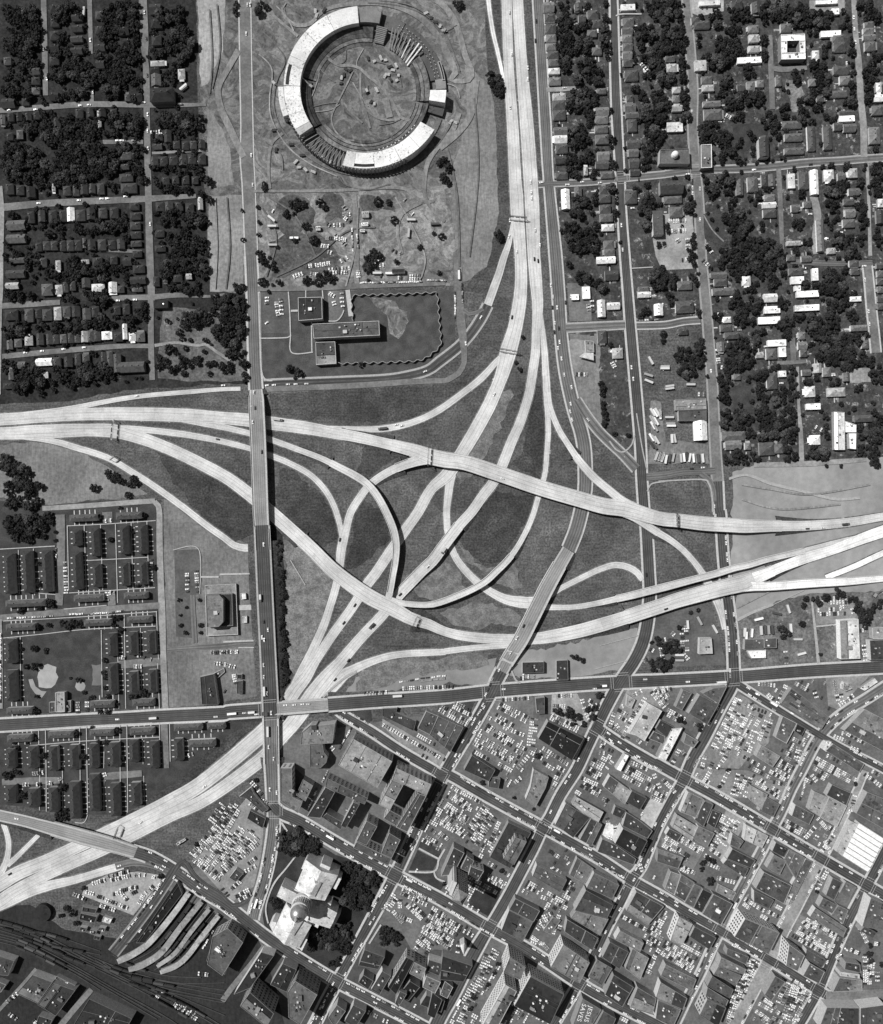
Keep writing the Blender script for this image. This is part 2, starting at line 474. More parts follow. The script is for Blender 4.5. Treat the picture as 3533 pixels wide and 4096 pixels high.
gr = 6000.0
o = mk('ground', [(-gr, -gr, 0), (gr, -gr, 0), (gr, gr, 0), (-gr, gr, 0)], [(0, 1, 2, 3)], mat('grass', .074))
o['kind'] = 'structure'
SHEETS = [
    ('yard_ground', 'yard', .026, 'D', '-400 -300;400 -300;400 200;418 420;425 590;515 600;520 775;300 785;140 812;-400 835'),
    ('scrub_ground', 'yard', .10, 'D', '330 620;500 640;510 770;320 765'),
    ('graded_strip', 'churned', .11, 'D', '398 -300;498 -300;500 100;512 590;425 590;420 420;440 330;405 200'),
    ('graded_strip', 'dirt', .24, 'D', '400 -300;457 -300;455 60;452 100;432 140;420 170;408 175;402 100'),
    ('graded_strip', 'dirt', .21, 'D', '424 395;494 395;492 590;425 590;421 480'),
    ('graded_strip', 'dirt', .18, 'D', '418 215;432 230;466 300;474 375;424 380'),
    ('construction_ground', 'churned', .13, 'D', '498 -300;1000 -300;1012 430;990 520;940 560;920 578;522 583;512 300'),
    ('graded_field', 'dirt', .165, 'D', '940 130;1000 180;1012 430;985 540;935 572;915 440;918 330;945 230'),
    ('stadium_verge', 'grass', .06, 'D', '975 -300;1015 -300;1022 200;1038 420;1010 520;945 605;936 588;985 540;1010 430;1003 250;985 120'),
    ('works_yard', 'churned', .17, 'D', '520 388;900 384;918 470;918 578;524 583'),
    ('grounds_lawn', 'lawn', .06, 'D', '527 590;916 586;920 650;922 700;880 742;800 757;532 766'),
    ('block_ground', 'yard2', .052, 'D', '1105 -300;2200 -300;2200 930;1300 940;1275 905;1200 860;1130 560;1118 200'),
    ('open_lot', 'grass', .075, 'D', '1292 668;1440 655;1446 945;1306 948'),
    ('dry_lot', 'dirt', .17, 'D', '1152 675;1215 675;1218 880;1180 860'),
    ('bare_earth', 'graded', .235, 'D', '1482 955;1560 935;2200 930;2200 1205;1640 1200;1490 1252'),
    ('yard_lot', 'yard', .115, 'D', '1488 1252;1640 1200;2200 1190;2200 1330;1500 1352'),
    ('yard_lot', 'asphalt', .085, 'D', '1330 1235;1380 1205;1440 1230;1470 1345;1310 1350'),
    ('bare_earth', 'graded', .20, 'D', '1010 1330;1290 1270;1285 1345;1180 1368;700 1400;720 1370'),
    ('downtown_ground', 'asphalt', .10, 'D', '575 1490;1100 1408;1500 1362;2200 1325;2200 2400;300 2400;330 1800;560 1640'),
    ('estate_lawn', 'lawn', .045, 'D', '-400 1015;325 1012;335 1430;-400 1470'),
    ('estate_lawn', 'lawn', .042, 'D', '-400 1490;530 1452;500 1490;330 1612;240 1648;-60 1650;-400 1640'),
    ('school_ground', 'dirt', .14, 'D', '332 1010;400 1040;518 1110;535 1420;335 1432'),
    ('rough_ground', 'dirt', .15, 'D', '-60 905;120 893;220 945;300 1000;100 1022;-60 1000'),
    ('old_town_ground', 'asphalt', .055, 'D', '560 1900;640 1905;700 1860;880 1850;960 1890;930 1990;880 2100;560 2100;500 1990'),
    ('rail_yard', 'dirt', .026, 'D', '-400 1860;60 1830;130 1880;240 1900;330 1795;520 1890;560 2000;640 2400;-400 2400'),
    ('capitol_lawn', 'lawn', .03, 't', 't13 440 560;480 440;560 440;780 600;920 690;1150 760;1300 850;1240 1040;1120 1280;960 1600;900 1610;640 1450;360 1290;340 1180;390 900;440 720'),
    ('parking_lot', 'asphalt', .20, 't', 't13 -20 520;250 190;350 320;345 500;330 680;270 940;100 1060;-10 960;t03 1530 730'),
    ('parking_lot', 'asphalt', .27, 't', 't03 680 935;860 845;1100 822;1270 850;1290 880;1060 1170;650 1010'),
    ('parking_lot', 'asphalt', .10, 't', 't23 90 125;560 385;330 730;100 560;-60 560'),
    ('parking_lot', 'asphalt', .075, 't', 't23 840 560;1085 690;1000 880;760 750'),
    ('parking_lot', 'asphalt', .10, 't', 't23 700 880;880 960;820 1120;620 1010'),
    ('parking_lot', 'asphalt', .11, 't', 't13 1400 960;1787 1120;t23 130 1220;90 1450;t13 1700 1440;1600 1500;1520 1440;1440 1300;1260 1230'),
    ('parking_lot', 'asphalt', .13, 't', 't22 450 1480;745 1470;740 1850;560 2040;250 1890'),
    ('parking_lot', 'asphalt', .26, 't', 't22 890 1450;1090 1440;1190 1650;1120 1700;880 1600'),
    ('parking_lot', 'dirt', .17, 't', 't32 640 1440;900 1590;880 1830;760 1920;640 2040;320 2000;380 1880'),
    ('parking_lot', 'asphalt', .20, 't', 't22 1490 1400;1787 1390;1760 1560;1640 1510;1480 1780;1360 1700'),
    ('parking_lot', 'asphalt', .20, 't', 't12 1290 1640;1787 1930;1787 2060;1500 1900;1290 1700'),
    ('parking_lot', 'asphalt', .22, 't', 't33 540 330;700 430;520 740;400 650'),
    ('parking_lot', 'asphalt', .15, 't', 't33 30 560;160 540;370 640;260 840;20 720'),
    ('parking_lot', 'asphalt', .14, 't', 't33 1120 1160;1440 1320;1340 1500;1040 1340'),
    ('parking_lot', 'asphalt', .17, 't', 't33 290 0;720 20;1020 150;960 250;560 230;270 60'),
    ('paved_plaza', 'asphalt', .36, 't', 't23 1640 225;1787 290;1787 400;1700 495;1590 420'),
    ('paved_plaza', 'asphalt', .5, 't', 't23 1320 440;1445 460;1385 605;1290 530'),
    ('parking_lot', 'asphalt', .075, 't', 't11 315 290;548 285;560 610;320 615'),
    ('parking_lot', 'asphalt', .11, 't', 't11 858 275;985 275;985 450;930 515;858 515'),
    ('parking_lot', 'asphalt', .12, 't', 't21 1010 215;1195 215;1205 515;1030 520'),
    ('parking_lot', 'asphalt', .25, 't', 't30 0 1700;270 1700;300 2030;t31 297 100;30 112;-20 0;t20 1690 1900'),
    ('parking_lot', 'asphalt', .08, 't', 't02 1385 305;1580 295;1600 650;1530 660;1530 1000;1400 990'),
    ('parking_lot', 'asphalt', .17, 't', 't32 1250 690;1540 700;1590 850;1250 900'),
    ('parking_lot', 'asphalt', .2, 't', 't32 1330 1310;1680 1300;1600 1380;1430 1570;1350 1540'),
    ('ball_field', 'graded', .30, 't', 't02 310 1230;380 1205;450 1230;465 1310;440 1370;370 1400;310 1390'),
    ('dry_patch', 'patchy', .26, 't', 't11 1290 390;1350 350;1420 420;1490 440;1500 520;1470 590;1420 660;1340 570;1330 480'),
    ('service_court', 'asphalt', .2, 't', 't21 1040 660;1210 670;1230 720;1110 900;1060 970;1010 700'),
    ('infield', 'grass', .045, 'D', '566 950;600 955;650 1000;685 1060;688 1090;640 1110;562 1040'),
    ('infield', 'grass', .044, 'D', '745 895;860 925;800 945;750 975;722 955'),
    ('infield', 'grass', .042, 'D', '735 1010;775 1030;790 1090;720 1150;700 1150;715 1060'),
    ('infield', 'grass', .042, 'D', '925 1090;940 1050;1000 990;1085 1005;1075 1050;1030 1120;975 1140'),
    ('infield', 'grass', .044, 'D', '1045 800;1095 780;1105 900;1090 975;1035 940;1070 860'),
    ('infield', 'grass', .044, 'D', '300 890;500 970;515 1010;515 1080;470 1100;420 1060;330 940'),
    ('infield', 'grass', .055, 'D', '545 795;920 775;960 740;930 800;820 855;700 850;550 835'),
    ('dry_verge', 'patchy', .25, 'D', '572 1100;600 1085;680 1170;660 1280;600 1370;575 1300'),
    ('dry_verge', 'patchy', .2, 'D', '800 1190;900 1110;920 1150;960 1195;890 1218'),
    ('dry_verge', 'patchy', .2, 'D', '890 1240;960 1215;1040 1235;1050 1270;960 1275'),
    ('dry_verge', 'patchy', .2, 'D', '920 930;980 840;1010 790;1040 800;985 920;930 980'),
    ('dry_verge', 'patchy', .2, 'D', '930 1130;990 1170;1060 1190;1040 1140;985 1150;925 1100'),
    ('dry_verge', 'patchy', .2, 'D', '740 1330;1000 1320;990 1345;720 1400'),
    ('bank_scrub', 'yard', .02, 't', 't12 404 90;488 130;512 560;524 900;545 1200;545 1370;480 1480;455 1470;440 1000;415 500'),
    ('brush', 'yard', .075, 'D', '565 405;620 400;635 450;590 480;560 450'),
    ('brush', 'yard', .075, 'D', '545 490;640 470;690 520;640 560;550 560'),
    ('brush', 'yard', .075, 'D', '650 400;690 395;700 440;660 450'),
    ('brush', 'yard', .08, 'D', '730 395;790 392;800 430;735 425'),
    ('ball_circle', 'graded', .26, 't', 't02 640 1342;668 1352;682 1380;672 1410;645 1425;615 1415;598 1388;608 1355'),
    ('ball_path', 'graded', .22, 't', 't02 228 1330;262 1325;285 1385;330 1420;372 1425;335 1475;280 1440;245 1390'),
    ('ball_court', 'graded', .15, 't', 't02 728 1210;802 1208;805 1375;730 1375'),
    ('gravel_lot', 'dirt', .22, 't', 't30 0 0;1 0;1 1;0 1'),
    ('bare_earth', 'yard', .16, 't', 't30 1010 590;1060 640;1150 660;1170 800;1110 890;1050 860'),
    ('service_yard', 'asphalt', .30, 't', 't30 245 0;520 0;520 90;330 130;250 100'),
    ('service_yard', 'asphalt', .22, 't', 't30 1200 5;1480 0;1480 100;1200 90'),
    ('service_yard', 'dirt', .24, 't', 't31 1480 900;1680 890;1690 1000;1520 1010'),
    ('trailer_yard', 'dirt', .16, 't', 't31 -60 1150;20 1160;60 1480;330 1490;400 1500;410 1650;-80 1650'),
    ('city_lawn', 'lawn', .03, 't', 't23 280 960;472 1012;390 1180;225 1085'),
    ('city_lawn', 'lawn', .04, 't', 't13 1600 570;1760 650;1740 720;1570 640'),
    ('city_lawn', 'lawn', .035, 't', 't13 1570 650;1735 735;1690 810;1500 810'),
    ('city_lawn', 'lawn', .035, 't', 't13 1500 830;1690 825;1740 900;1787 920;1750 975'),
    ('lawn', 'lawn', .045, 't', 't12 1100 1700;1060 1570;1200 1570;1205 1660'),
    ('lawn', 'lawn', .05, 't', 't22 90 1520;280 1500;240 1590'),
    ('bank', 'grass', .045, 't', 't12 320 1600;335 1655;200 1760;0 1935;t03 1430 178;1150 318;880 432;800 440;1140 316;1165 262;1500 40;t12 0 1830;200 1668'),
    ('roof_court', 'asphalt', .04, 't', 't13 600 0;740 130;600 220;575 60'),
    ('construction_ground', 'churned', .15, 'D', '745 600;800 610;825 650;800 680;785 640'),
    ('school_lawn', 'lawn', .045, 't', 't31 590 1030;735 1030;745 1250;590 1260'),
    ('field_grass', 'grass', .07, 't', 't31 350 1000;380 1130;240 1140;230 1030'),
    ('court_lawn', 'lawn', .045, 't', 't30 350 1700;510 1700;530 1960;370 1900'),
    ('dark_lawn', 'lawn', .04, 't', 't30 590 990;880 980;870 1090;700 1200;600 1200'),
]
for i, (nm, kd, tn, t, p) in enumerate(SHEETS):
    if nm != 'gravel_lot':
        sheet(nm, kd, tn, t, p, .02 + .004 * i)

# ---------------------------------------------------------------- roads
RS = []          # samples: image x, y, z, heading, half width in survey units, name
ROADN = [0]
ROADC = []
KERB = []


def parse(pts):
    t, w, z, b = None, 40.0, 0.0, -1
    R = []
    for q in pts.split(';'):
        q = q.split()
        if q[0][0] == 't':
            t = q[0][1:]
            q = q[1:]
        q = [float(v) for v in q]
        if len(q) > 2:
            w = q[2]
        if len(q) > 3:
            z = q[3]
        if len(q) > 4:
            b = q[4]
        x, y = W(t, q[0], q[1], z)
        R.append((x, y, z, w * M, b))
    k = 1
    while k < len(R) - 1:         # drop doubled points where survey sheets overlap
        a, c, d = R[k - 1], R[k], R[k + 1]
        if (c[0] - a[0]) * (d[0] - c[0]) + (c[1] - a[1]) * (d[1] - c[1]) < 0 and math.hypot(d[0] - c[0], d[1] - c[1]) < 16:
            R.pop(k + 1 if k + 2 < len(R) else k)
        else:
            k += 1
    return R


def curve(R, step=6.0):
    A = np.array(R)
    n = len(A)
    out = []
    for i in range(n - 1):
        p0, p1, p2, p3 = A[max(i - 1, 0)], A[i], A[i + 1], A[min(i + 2, n - 1)]
        L = np.hypot(*(p2 - p1)[:2])
        k = max(1, int(L / step))
        for j in range(k):
            u = j / k
            q = .5 * (2 * p1 + (p2 - p0) * u + (2 * p0 - 5 * p1 + 4 * p2 - p3) * u * u + (3 * p1 - p0 - 3 * p2 + p3) * u ** 3)
            lin = p1 + (p2 - p1) * u
            q[2:4] = lin[2:4]
            q[4] = p1[4]
            out.append(q)
    out.append(A[-1].copy())
    return np.array(out)


def strip(name, C, wl, wr, z, m, lanes=None):
    T = np.gradient(C[:, :2], axis=0)
    T /= np.linalg.norm(T, axis=1)[:, None] + 1e-9
    N = np.stack([-T[:, 1], T[:, 0]], 1)
    L = C[:, :2] + N * wl[:, None]
    R = C[:, :2] - N * wr[:, None]
    s = np.concatenate([[0], np.cumsum(np.hypot(*np.diff(C[:, :2], axis=0).T))])
    V, UV = [], []
    for i in range(len(C)):
        V += [(L[i, 0], L[i, 1], C[i, 2] + z), (R[i, 0], R[i, 1], C[i, 2] + z)]
        UV += [(0, s[i]), (lanes or 1, s[i])]
    F = [(2 * i, 2 * i + 1, 2 * i + 3, 2 * i + 2) for i in range(len(C) - 1)]
    return mk(name, V, F, m, uv=UV), T, N


CLS = {'c': ('conc_road', .50), 'e': ('conc_road', .53), 'C': ('conc_road', .72), 'k': ('deck_road', .23), 'a': ('asph_road', .062),
       'm': ('asph_road', .125), 'l': ('asphalt', .135), 'L': ('asphalt', .22), 'd': ('dirt', .175), 'D': ('dirt', .21),
       'w': ('wall', .30), 'v': ('asphalt', .042), 's': ('wall', .36)}
BR = []


def R(name, cls, pts, lanes=None, sw=0, br=None, swt=.40, nobr=False):
    kd, tn = CLS[cls]
    C = curve(parse(pts), 2.5 if max(p[3] for p in parse(pts)) < 4 else 6.0)
    k = ROADN[0]
    if name == 'freeway':
        k += 90
    ROADN[0] += 1
    w = C[:, 3] / 2
    if lanes is None:
        lanes = max(1, round(float(np.mean(C[:, 3])) / 3.6))
    if cls in 'amL' and name == 'street' and sw >= 2 and C[len(C) // 2, 1] < -200:
        KERB.append(C)
    if name in ('ramp', 'freeway'):
        e_ = w + np.where(C[:, 2] < .3, 1.3, 0)
        q, _, _ = strip('shoulder', C, e_, e_, .29 + .0003 * k, mat('yard', .13))
        q['kind'] = 'structure'
    if sw:
        q, _, _ = strip('pavement', C, w + sw, w + sw, .30 + .0015 * k, mat('wall', swt))
        q['kind'] = 'structure'
    ROADC.append(C)
    o, T, N = strip(name, C, w, w, .48 + .003 * k, mat(kd, tn), lanes)
    o['kind'] = 'structure'
    for i in range(len(C)):
        x, y, z = C[i, :3]
        f = H / (H - z)
        RS.append((x * f, y * f, z + .48 + .003 * k, math.atan2(T[i, 1], T[i, 0]), C[i, 3] / 2, k))
        if cls not in 'dDw':
            gmark(x, y, C[i, 3] / 2, 1 if z < 1.5 else 4)
    # raised parts: banks below, bridges above
    run = None
    for i in range(len(C) + 1):
        if i < len(C) and C[i, 2] > .25 and not nobr:
            kind = 'b' if (C[i, 4] == 1 or (C[i, 4] < 0 and C[i, 2] > 3.2)) else 'e'
        else:
            kind = None
        if run and (kind != run[0]):
            a, b = run[1], min(i, len(C) - 1)
            if b - a >= 1:
                if run[0] == 'e':
                    bank(C[max(a - 1, 0):b + 1], T[max(a - 1, 0):b + 1], N[max(a - 1, 0):b + 1])
                else:
                    BR.append((C[a:b + 1], T[a:b + 1], N[a:b + 1], br or 'pale concrete overpass', name))
            run = None
        if kind and not run:
            run = (kind, i)
    return C


def bank(C, T, N):
    w = C[:, 3] / 2
    for sg in (1, -1):
        V = []
        for i in range(len(C)):
            z = C[i, 2] + .4
            for off, zz in ((w[i], z), (w[i] + 1.5 * z, .26)):
                V.append((C[i, 0] + sg * N[i, 0] * off, C[i, 1] + sg * N[i, 1] * off, zz))
        F = [(2 * i, 2 * i + 1, 2 * i + 3, 2 * i + 2) for i in range(len(C) - 1)]
        if sg > 0:
            F = [f[::-1] for f in F]
        o = mk('embankment', V, F, mat('grass', .055))
        o['kind'] = 'structure'


def bridges():
    for C, T, N, lab, nm in BR:
        if len(C) < 3:
            continue
        mid = C[len(C) // 2]
        o = thing('overpass', 'overpass', (mid[0], mid[1], 0))
        want(o, lab, mid[0], mid[1], zone='')
        w = C[:, 3] / 2
        V, n = [], len(C)
        for i in range(n):
            for off, dz in ((w[i] + .7, .30), (w[i] + .7, -1.1), (-w[i] - .7, -1.1), (-w[i] - .7, .30)):
                V.append((C[i, 0] + N[i, 0] * off - mid[0], C[i, 1] + N[i, 1] * off - mid[1], C[i, 2] + dz))
        F = []
        for i in range(n - 1):
            for a in range(4):
                b = (a + 1) % 4
                F.append((4 * i + a, 4 * i + b, 4 * i + 4 + b, 4 * i + 4 + a))
        F += [(3, 2, 1, 0), (4 * n - 4, 4 * n - 3, 4 * n - 2, 4 * n - 1)]
        mk('deck', V, F, mat('wall', .42), o)
        for sg in (1, -1):
            V = []
            for i in range(n):
                for off, dz in ((w[i] + .05, .31), (w[i] + .05, 1.55), (w[i] + .45, 1.55), (w[i] + .45, .31)):
                    V.append((C[i, 0] + sg * N[i, 0] * off - mid[0], C[i, 1] + sg * N[i, 1] * off - mid[1], C[i, 2] + dz))
            ok = []
            for i in range(n):
                x, y = C[i, 0] + sg * N[i, 0] * (w[i] + .2), C[i, 1] + sg * N[i, 1] * (w[i] + .2)
                hit = False
                for D in ROADC:
                    if D is not C and abs(D[0, 0] - C[0, 0]) + abs(D[0, 1] - C[0, 1]) >= 0:
                        d2 = (D[:, 0] - x) ** 2 + (D[:, 1] - y) ** 2
                        j = int(d2.argmin())
                        if d2[j] < (D[j, 3] / 2 - .3) ** 2 and abs(D[j, 2] - C[i, 2]) < 2.2:
                            hit = True
                            break
                ok.append(not hit)
            F = []
            for i in range(n - 1):
                if not (ok[i] and ok[i + 1]):
                    continue
                for a in range(4):
                    b = (a + 1) % 4
                    F.append((4 * i + b, 4 * i + a, 4 * i + 4 + a, 4 * i + 4 + b))
                if i == 0 or not ok[i - 1]:
                    F.append((4 * i, 4 * i + 1, 4 * i + 2, 4 * i + 3))
                if i == n - 2 or not ok[i + 2]:
                    F.append((4 * i + 7, 4 * i + 6, 4 * i + 5, 4 * i + 4))
            if F:
                mk('parapet', V, F, mat('wall', .45), o)
        step = max(1, int(24 / 6))
        for i in range(step, n - step, step):
            for off in ((-.6, .6) if w[i] > 5 else (0,)):
                x, y = C[i, 0] + N[i, 0] * off * w[i], C[i, 1] + N[i, 1] * off * w[i]
                if gget(x, y) & 1:
                    continue
                b = MB()
                b.cyl(x - mid[0], y - mid[1], .05, C[i, 2] - 1.12, .75, n=10)
                b.build('pier', mat('wall', .40), o)


# ---- freeways
R('freeway', 'c', 't01 -600 1330 95;0 1300 95;300 1280 92;600 1260 96;900 1254 102;1200 1258 107;1500 1268 108;t11 0 1285 95;240 1305 105;405 1328 105;700 1368 100;900 1405 90;1060 1432 86 .5;1270 1478 82 2.5;1450 1522 90 4.2;1560 1552 100 5.2;1660 1590 118 6;1787 1618 118 6.5;t21 200 1642 112;465 1728 114;800 1842 116;1100 1930 116;1300 1985 120;1480 2010 120;t32 0 50 100 6.5;160 68 100;360 92 104;560 103 106;690 112 100;900 111 84 4;1200 107 76 1;1500 82 70 0;1787 36 62;2400 -60 62', br='long curved concrete flyover crossing above the two freeway lanes')
R('freeway', 'c', 't01 -600 1410 96;0 1410 96;250 1400 112;480 1390 108;700 1383 100;900 1390 108;1100 1440 98;1300 1512 92;1500 1602 95;1787 1752 96;t11 250 1905 102;t12 455 45 106 1;710 275 104 4;885 450 108 6 1;1050 580 112 6;1200 680 115;1370 765 110;1500 838 92 6;1580 868 88 5 0;1660 892 82 3;1787 948 72 .5;t22 200 985 76 0;400 1005 78;580 1010 80;760 1004 90;900 984 100;1100 945 106 1;1300 890 108 4;1480 835 104 5.6 1;1787 735 104 6;t32 150 702 108 6;300 660 112;500 605 118;690 560 124 5.6;760 526 104 4.8', br='broad curved overpass of the lower left to right freeway')
R('freeway', 'C', 't32 740 536 106 4.9;870 482 84 3.5;1000 428 78 2;1200 355 82 0;1390 298 72;1600 218 84;1787 152 92;2400 -60 92')
R('ramp', 'C', 't32 540 610 80 5.6;640 592 84 5.6;760 590 66 5.4 1;900 588 62 5.2;1200 565 64 5;1500 550 56 3.6;1787 526 48 1;2400 480 48 0', br='straight ramp bridge leaving the freeway at the right edge')
R('ramp', 'C', 't32 1330 520 40;1560 430 42;1787 325 44;2400 60 44')
R('freeway', 'c', 't20 525 -400 82;530 0 82;545 500 78;577 1000 92;597 1400 96;608 1560 106;615 1700 104;638 2000 92;t21 645 200 96;628 400 108;590 600 116;545 750 136;515 870 118;472 1000 102;385 1200 108;275 1400 108;172 1570 104;60 1735 105;t11 1680 1850 82;1575 2033 82;t12 1480 135 82;1370 290 82;1235 490 82;1165 580 80;1050 760 76;885 990 74;760 1180 74;680 1310 100;600 1410 112;540 1500 112;440 1640 124;340 1755 136;t03 1640 95 124;1350 270 124;1030 430 115;760 555 104;600 630 102;380 735 108;150 830 110;0 920 112;-300 1080 112')
R('freeway', 'c', 't20 612 -400 85;618 0 85;648 500 88;690 1000 108;718 1400 112;735 1700 112;745 2000 100;t21 762 200 98;776 400 86;765 600 68;760 750 72;740 900 72;712 1075 70;670 1225 72;620 1365 76;573 1465 80;492 1670 82;425 1795 82;330 1920 80;250 2033 80 1;t22 150 110 80 3.6;20 280 82 5 1;t12 1690 385 82 4.5;1600 470 82 2.5;1500 575 82 1;1410 670 82 0;1280 830 84;1110 1010 84;950 1200 92;850 1310 118;740 1450 132;600 1650 124;470 1800 118;340 1955 112;t03 1650 238 100;1350 378 100;1050 532 95;760 672 95;550 762 92;300 880 92;100 990 100;0 1060 108;-300 1220 108', br='straight freeway overpass above the curved loop ramp')
# ---- ramps
R('ramp', 'c', 't21 520 770 40;440 850 48;330 970 56;180 1090 52;0 1220 54;t11 1600 1295 50;1450 1345 52;1300 1372 52;1150 1378 46;900 1372 44;760 1366 40')
R('ramp', 'c', 't01 850 1362 44;1080 1374 48;1400 1408 50;1600 1440 48;1787 1478 45;t11 240 1530 42;420 1592 45;550 1645 45;700 1725 46;800 1815 46;870 1910 46;925 2033 45;t12 955 110 42;972 200 42')
R('ramp', 'c', 't01 1250 1282 30;1450 1302 40;1620 1332 46;1787 1362 48;t11 240 1410 44;410 1460 45;600 1530 45 0;800 1605 46 2;950 1680 48 4.5;1080 1748 50 7 1;1170 1810 52 7.5;1250 1905 52 8;1320 2033 52 8;t12 1375 130 52 8;1400 250 50;1395 380 45;1375 500 43 7.2;1350 640 43 6.3;1320 740 40 6', br='narrow curved ramp bridge with a dark crescent shadow')
R('ramp', 'c', 't11 1740 1600 90 6;1650 1606 90 6;1560 1628 76 5.4;1500 1648 68 4.8;1400 1685 64 3.6 0;1280 1750 62 2;1180 1828 60 .5;1110 1920 60 0;1040 2033 60;t12 1012 100 58;980 220 74;960 330 70;952 430 62;920 600 60;875 750 60;825 900 64;735 1100 66;655 1260 74;600 1370 70;540 1480 60')
R('ramp', 'e', 't21 790 400 34;812 560 36;826 700 46;838 880 54;848 1050 58;856 1150 62;866 1230 66')
R('ramp', 'e', 't21 850 1080 34;853 1190 42;860 1400 42;850 1550 40;838 1700 38;820 1790 40;780 1920 40;740 2053 42;t22 690 140 42 .2;620 270 42 2;540 380 45 4;440 480 45 6 1;350 560 45 6.5;200 640 44 6.5;0 718 42 6.5;t12 1640 738 38;1470 728 36 6.3;1360 700 40 6.1', br='long curved ramp bridge over the loop ramp')
R('ramp', 'e', 't21 856 1080 34;868 1180 44;890 1250 44;950 1390 46;1020 1500 48 .5;1080 1590 52 3.5;1130 1655 54 5.6 1;1230 1765 56 6;1350 1865 56 6.3;1450 1945 60 6.4;1560 1995 50 6.4', br='slanting ramp bridge crossing the multi lane street')
R('ramp', 'c', 't21 110 1690 60;85 1770 68;70 1870 62;55 2000 54;t22 55 50 52;65 170 52;110 330 55;190 450 58;300 560 60;400 632 62;520 692 74;640 715 92;740 720 92;830 712 84')
R('ramp', 'c', 't22 830 680 44;880 658 44;960 605 42;1120 525 44;1280 450 46;1400 420 50;1500 440 52;1570 485 52;1608 540 40')
R('ramp', 'c', 't22 810 755 46;1050 755 40;1240 726 44 .5;1400 690 48 3.4;1530 660 50 5.6 1;1787 595 52 6;t32 150 570 50 6;280 536 46;470 486 46;600 446 44 5.6;720 420 42 5;860 378 40 3;1000 345 38 1;1200 297 42 0;1400 245 40;1500 220 38;1640 190 34', br='slim ramp bridge just above the broad overpass')
R('ramp', 'e', 't21 1240 1960 50 6.4;1380 2010 58 6.4;1550 2085 46 5.5;t32 0 165 54 3;100 225 50 1;200 305 48 0;280 390 46;350 485 52;400 570 64;440 650 60;500 800 56;530 930 46')
R('ramp', 'c', 't12 800 1420 90;890 1390 100;960 1310 100;1050 1255 76;1230 1178 60;1430 1130 55;1787 1110 50;t22 40 1106 48;300 1075 45;520 1060 40;640 1048 34;760 1030 32;900 995 40')
R('ramp', 'C', 't20 375 -300 20;385 0 34;420 250 32;455 400 30;490 560 26;510 680 16')
R('frontage_road', 'c', 't20 605 1600 26;585 1740 28;560 1880 38;535 1970 50;t21 505 20 58;470 140 62;430 250 66;380 390 66', lanes=2)
R('frontage_road', 'a', 't21 380 390 66;330 490 66;250 610 64;150 720 62;0 838 64;t11 1650 908 58;1500 950 56;1300 978 52;900 995 50;420 1016 54;320 1030 60', lanes=2, sw=2.5, swt=.3)
R('frontage_road', 'l', 't11 340 1062 46;420 1055 44;800 1042 44;1200 1022 46;1500 1000 46;1787 990 40;t21 60 985 44;150 930 44;192 850 42;195 780 46;182 650 62;165 500 70;150 300 68;145 100 64;t20 130 2000 50', lanes=2)
R('street', 'm', 't21 185 430 30;230 462 30;290 450 30;345 420 26', lanes=1)
R('frontage_road', 'c', 't11 165 1055 32;0 1060 32;t01 1787 1055 34;1500 1080 36;1200 1105 36;1000 1130 38;800 1165 38;600 1205 42;400 1236 44;200 1260 44;50 1278 40', lanes=2)
R('ramp', 'c', 't01 150 1435 40;300 1450 42;450 1476 46;600 1520 50;850 1600 48;1050 1715 50;1250 1845 52;1450 1990 52;t02 1650 112 52;1787 208 52;t12 110 262 54;200 286 58;290 275 66')
# ---- the long straight street over the interchange
R('street', 'l', 't10 195 -300 85;198 0 85;205 500 85;215 1000 86;215 1250 98;230 1500 92;250 2033 90', lanes=4, sw=1.5)
R('street', 'm', 't11 248 0 80;262 300 84;272 700 86;281 950 86 0;288 1060 92 2', lanes=5, sw=2.5)
R('pavement', 's', 't11 288 1060 100 2.4;291 1150 116 5;292 1200 118 7 1;310 1600 118 8;325 2033 118 8;t12 333 110 112 8', br='long straight street bridge casting a wide shadow rightward')
R('street', 'k', 't11 288 1060 76.0 2.4;291 1150 92.0 5;292 1200 94.0 7 1;310 1600 94.0 8;325 2033 94.0 8;t12 333 110 88.0 8', lanes=6, nobr=True)
R('street', 'a', 't12 333 105 100 8;342 300 102 8 0;360 700 104 8;380 1100 104 7;398 1470 108 5.6 1;404 1640 108 5.2', lanes=6, sw=2.2, swt=.3)
R('street', 'm', 't12 402 1620 100 5.2 1;406 1850 96 5.2;409 2000 95 4.4 0;t13 414 80 90 2;420 250 84 0;428 450 84;395 700 84;350 900 80;285 1100 80;262 1200 80', lanes=5, sw=2.5)
# ---- the wide avenue across the picture
R('avenue', 'a', 't02 -600 1720 92;0 1692 92;500 1664 90;1000 1640 92;1300 1622 92 .5;1787 1600 94 2.8;t12 60 1590 94 3.2 0;300 1573 96 5.1 0;430 1563 96 5.3', lanes=6, sw=2.5)
R('pavement', 's', 't12 430 1562 100 5.3 0;500 1556 104 5.4 1;680 1543 100 5.4;860 1530 96 5 0', br='short street bridge carrying the wide avenue above the freeway')
R('avenue', 'k', 't12 430 1562 76.0 5.3 0;500 1556 80.0 5.4 1;680 1543 76.0 5.4;860 1530 72.0 5 0', lanes=6, nobr=True)
R('avenue', 'a', 't12 860 1530 94 5 0;1050 1515 94 2.6;1250 1500 94 .3;1787 1465 94 0;t22 400 1425 92;800 1393 92;1200 1365 90;1600 1345 92;t32 0 1340 88;600 1308 86;1200 1262 90;1787 1230 90;2400 1190 90', lanes=6, sw=2.5)
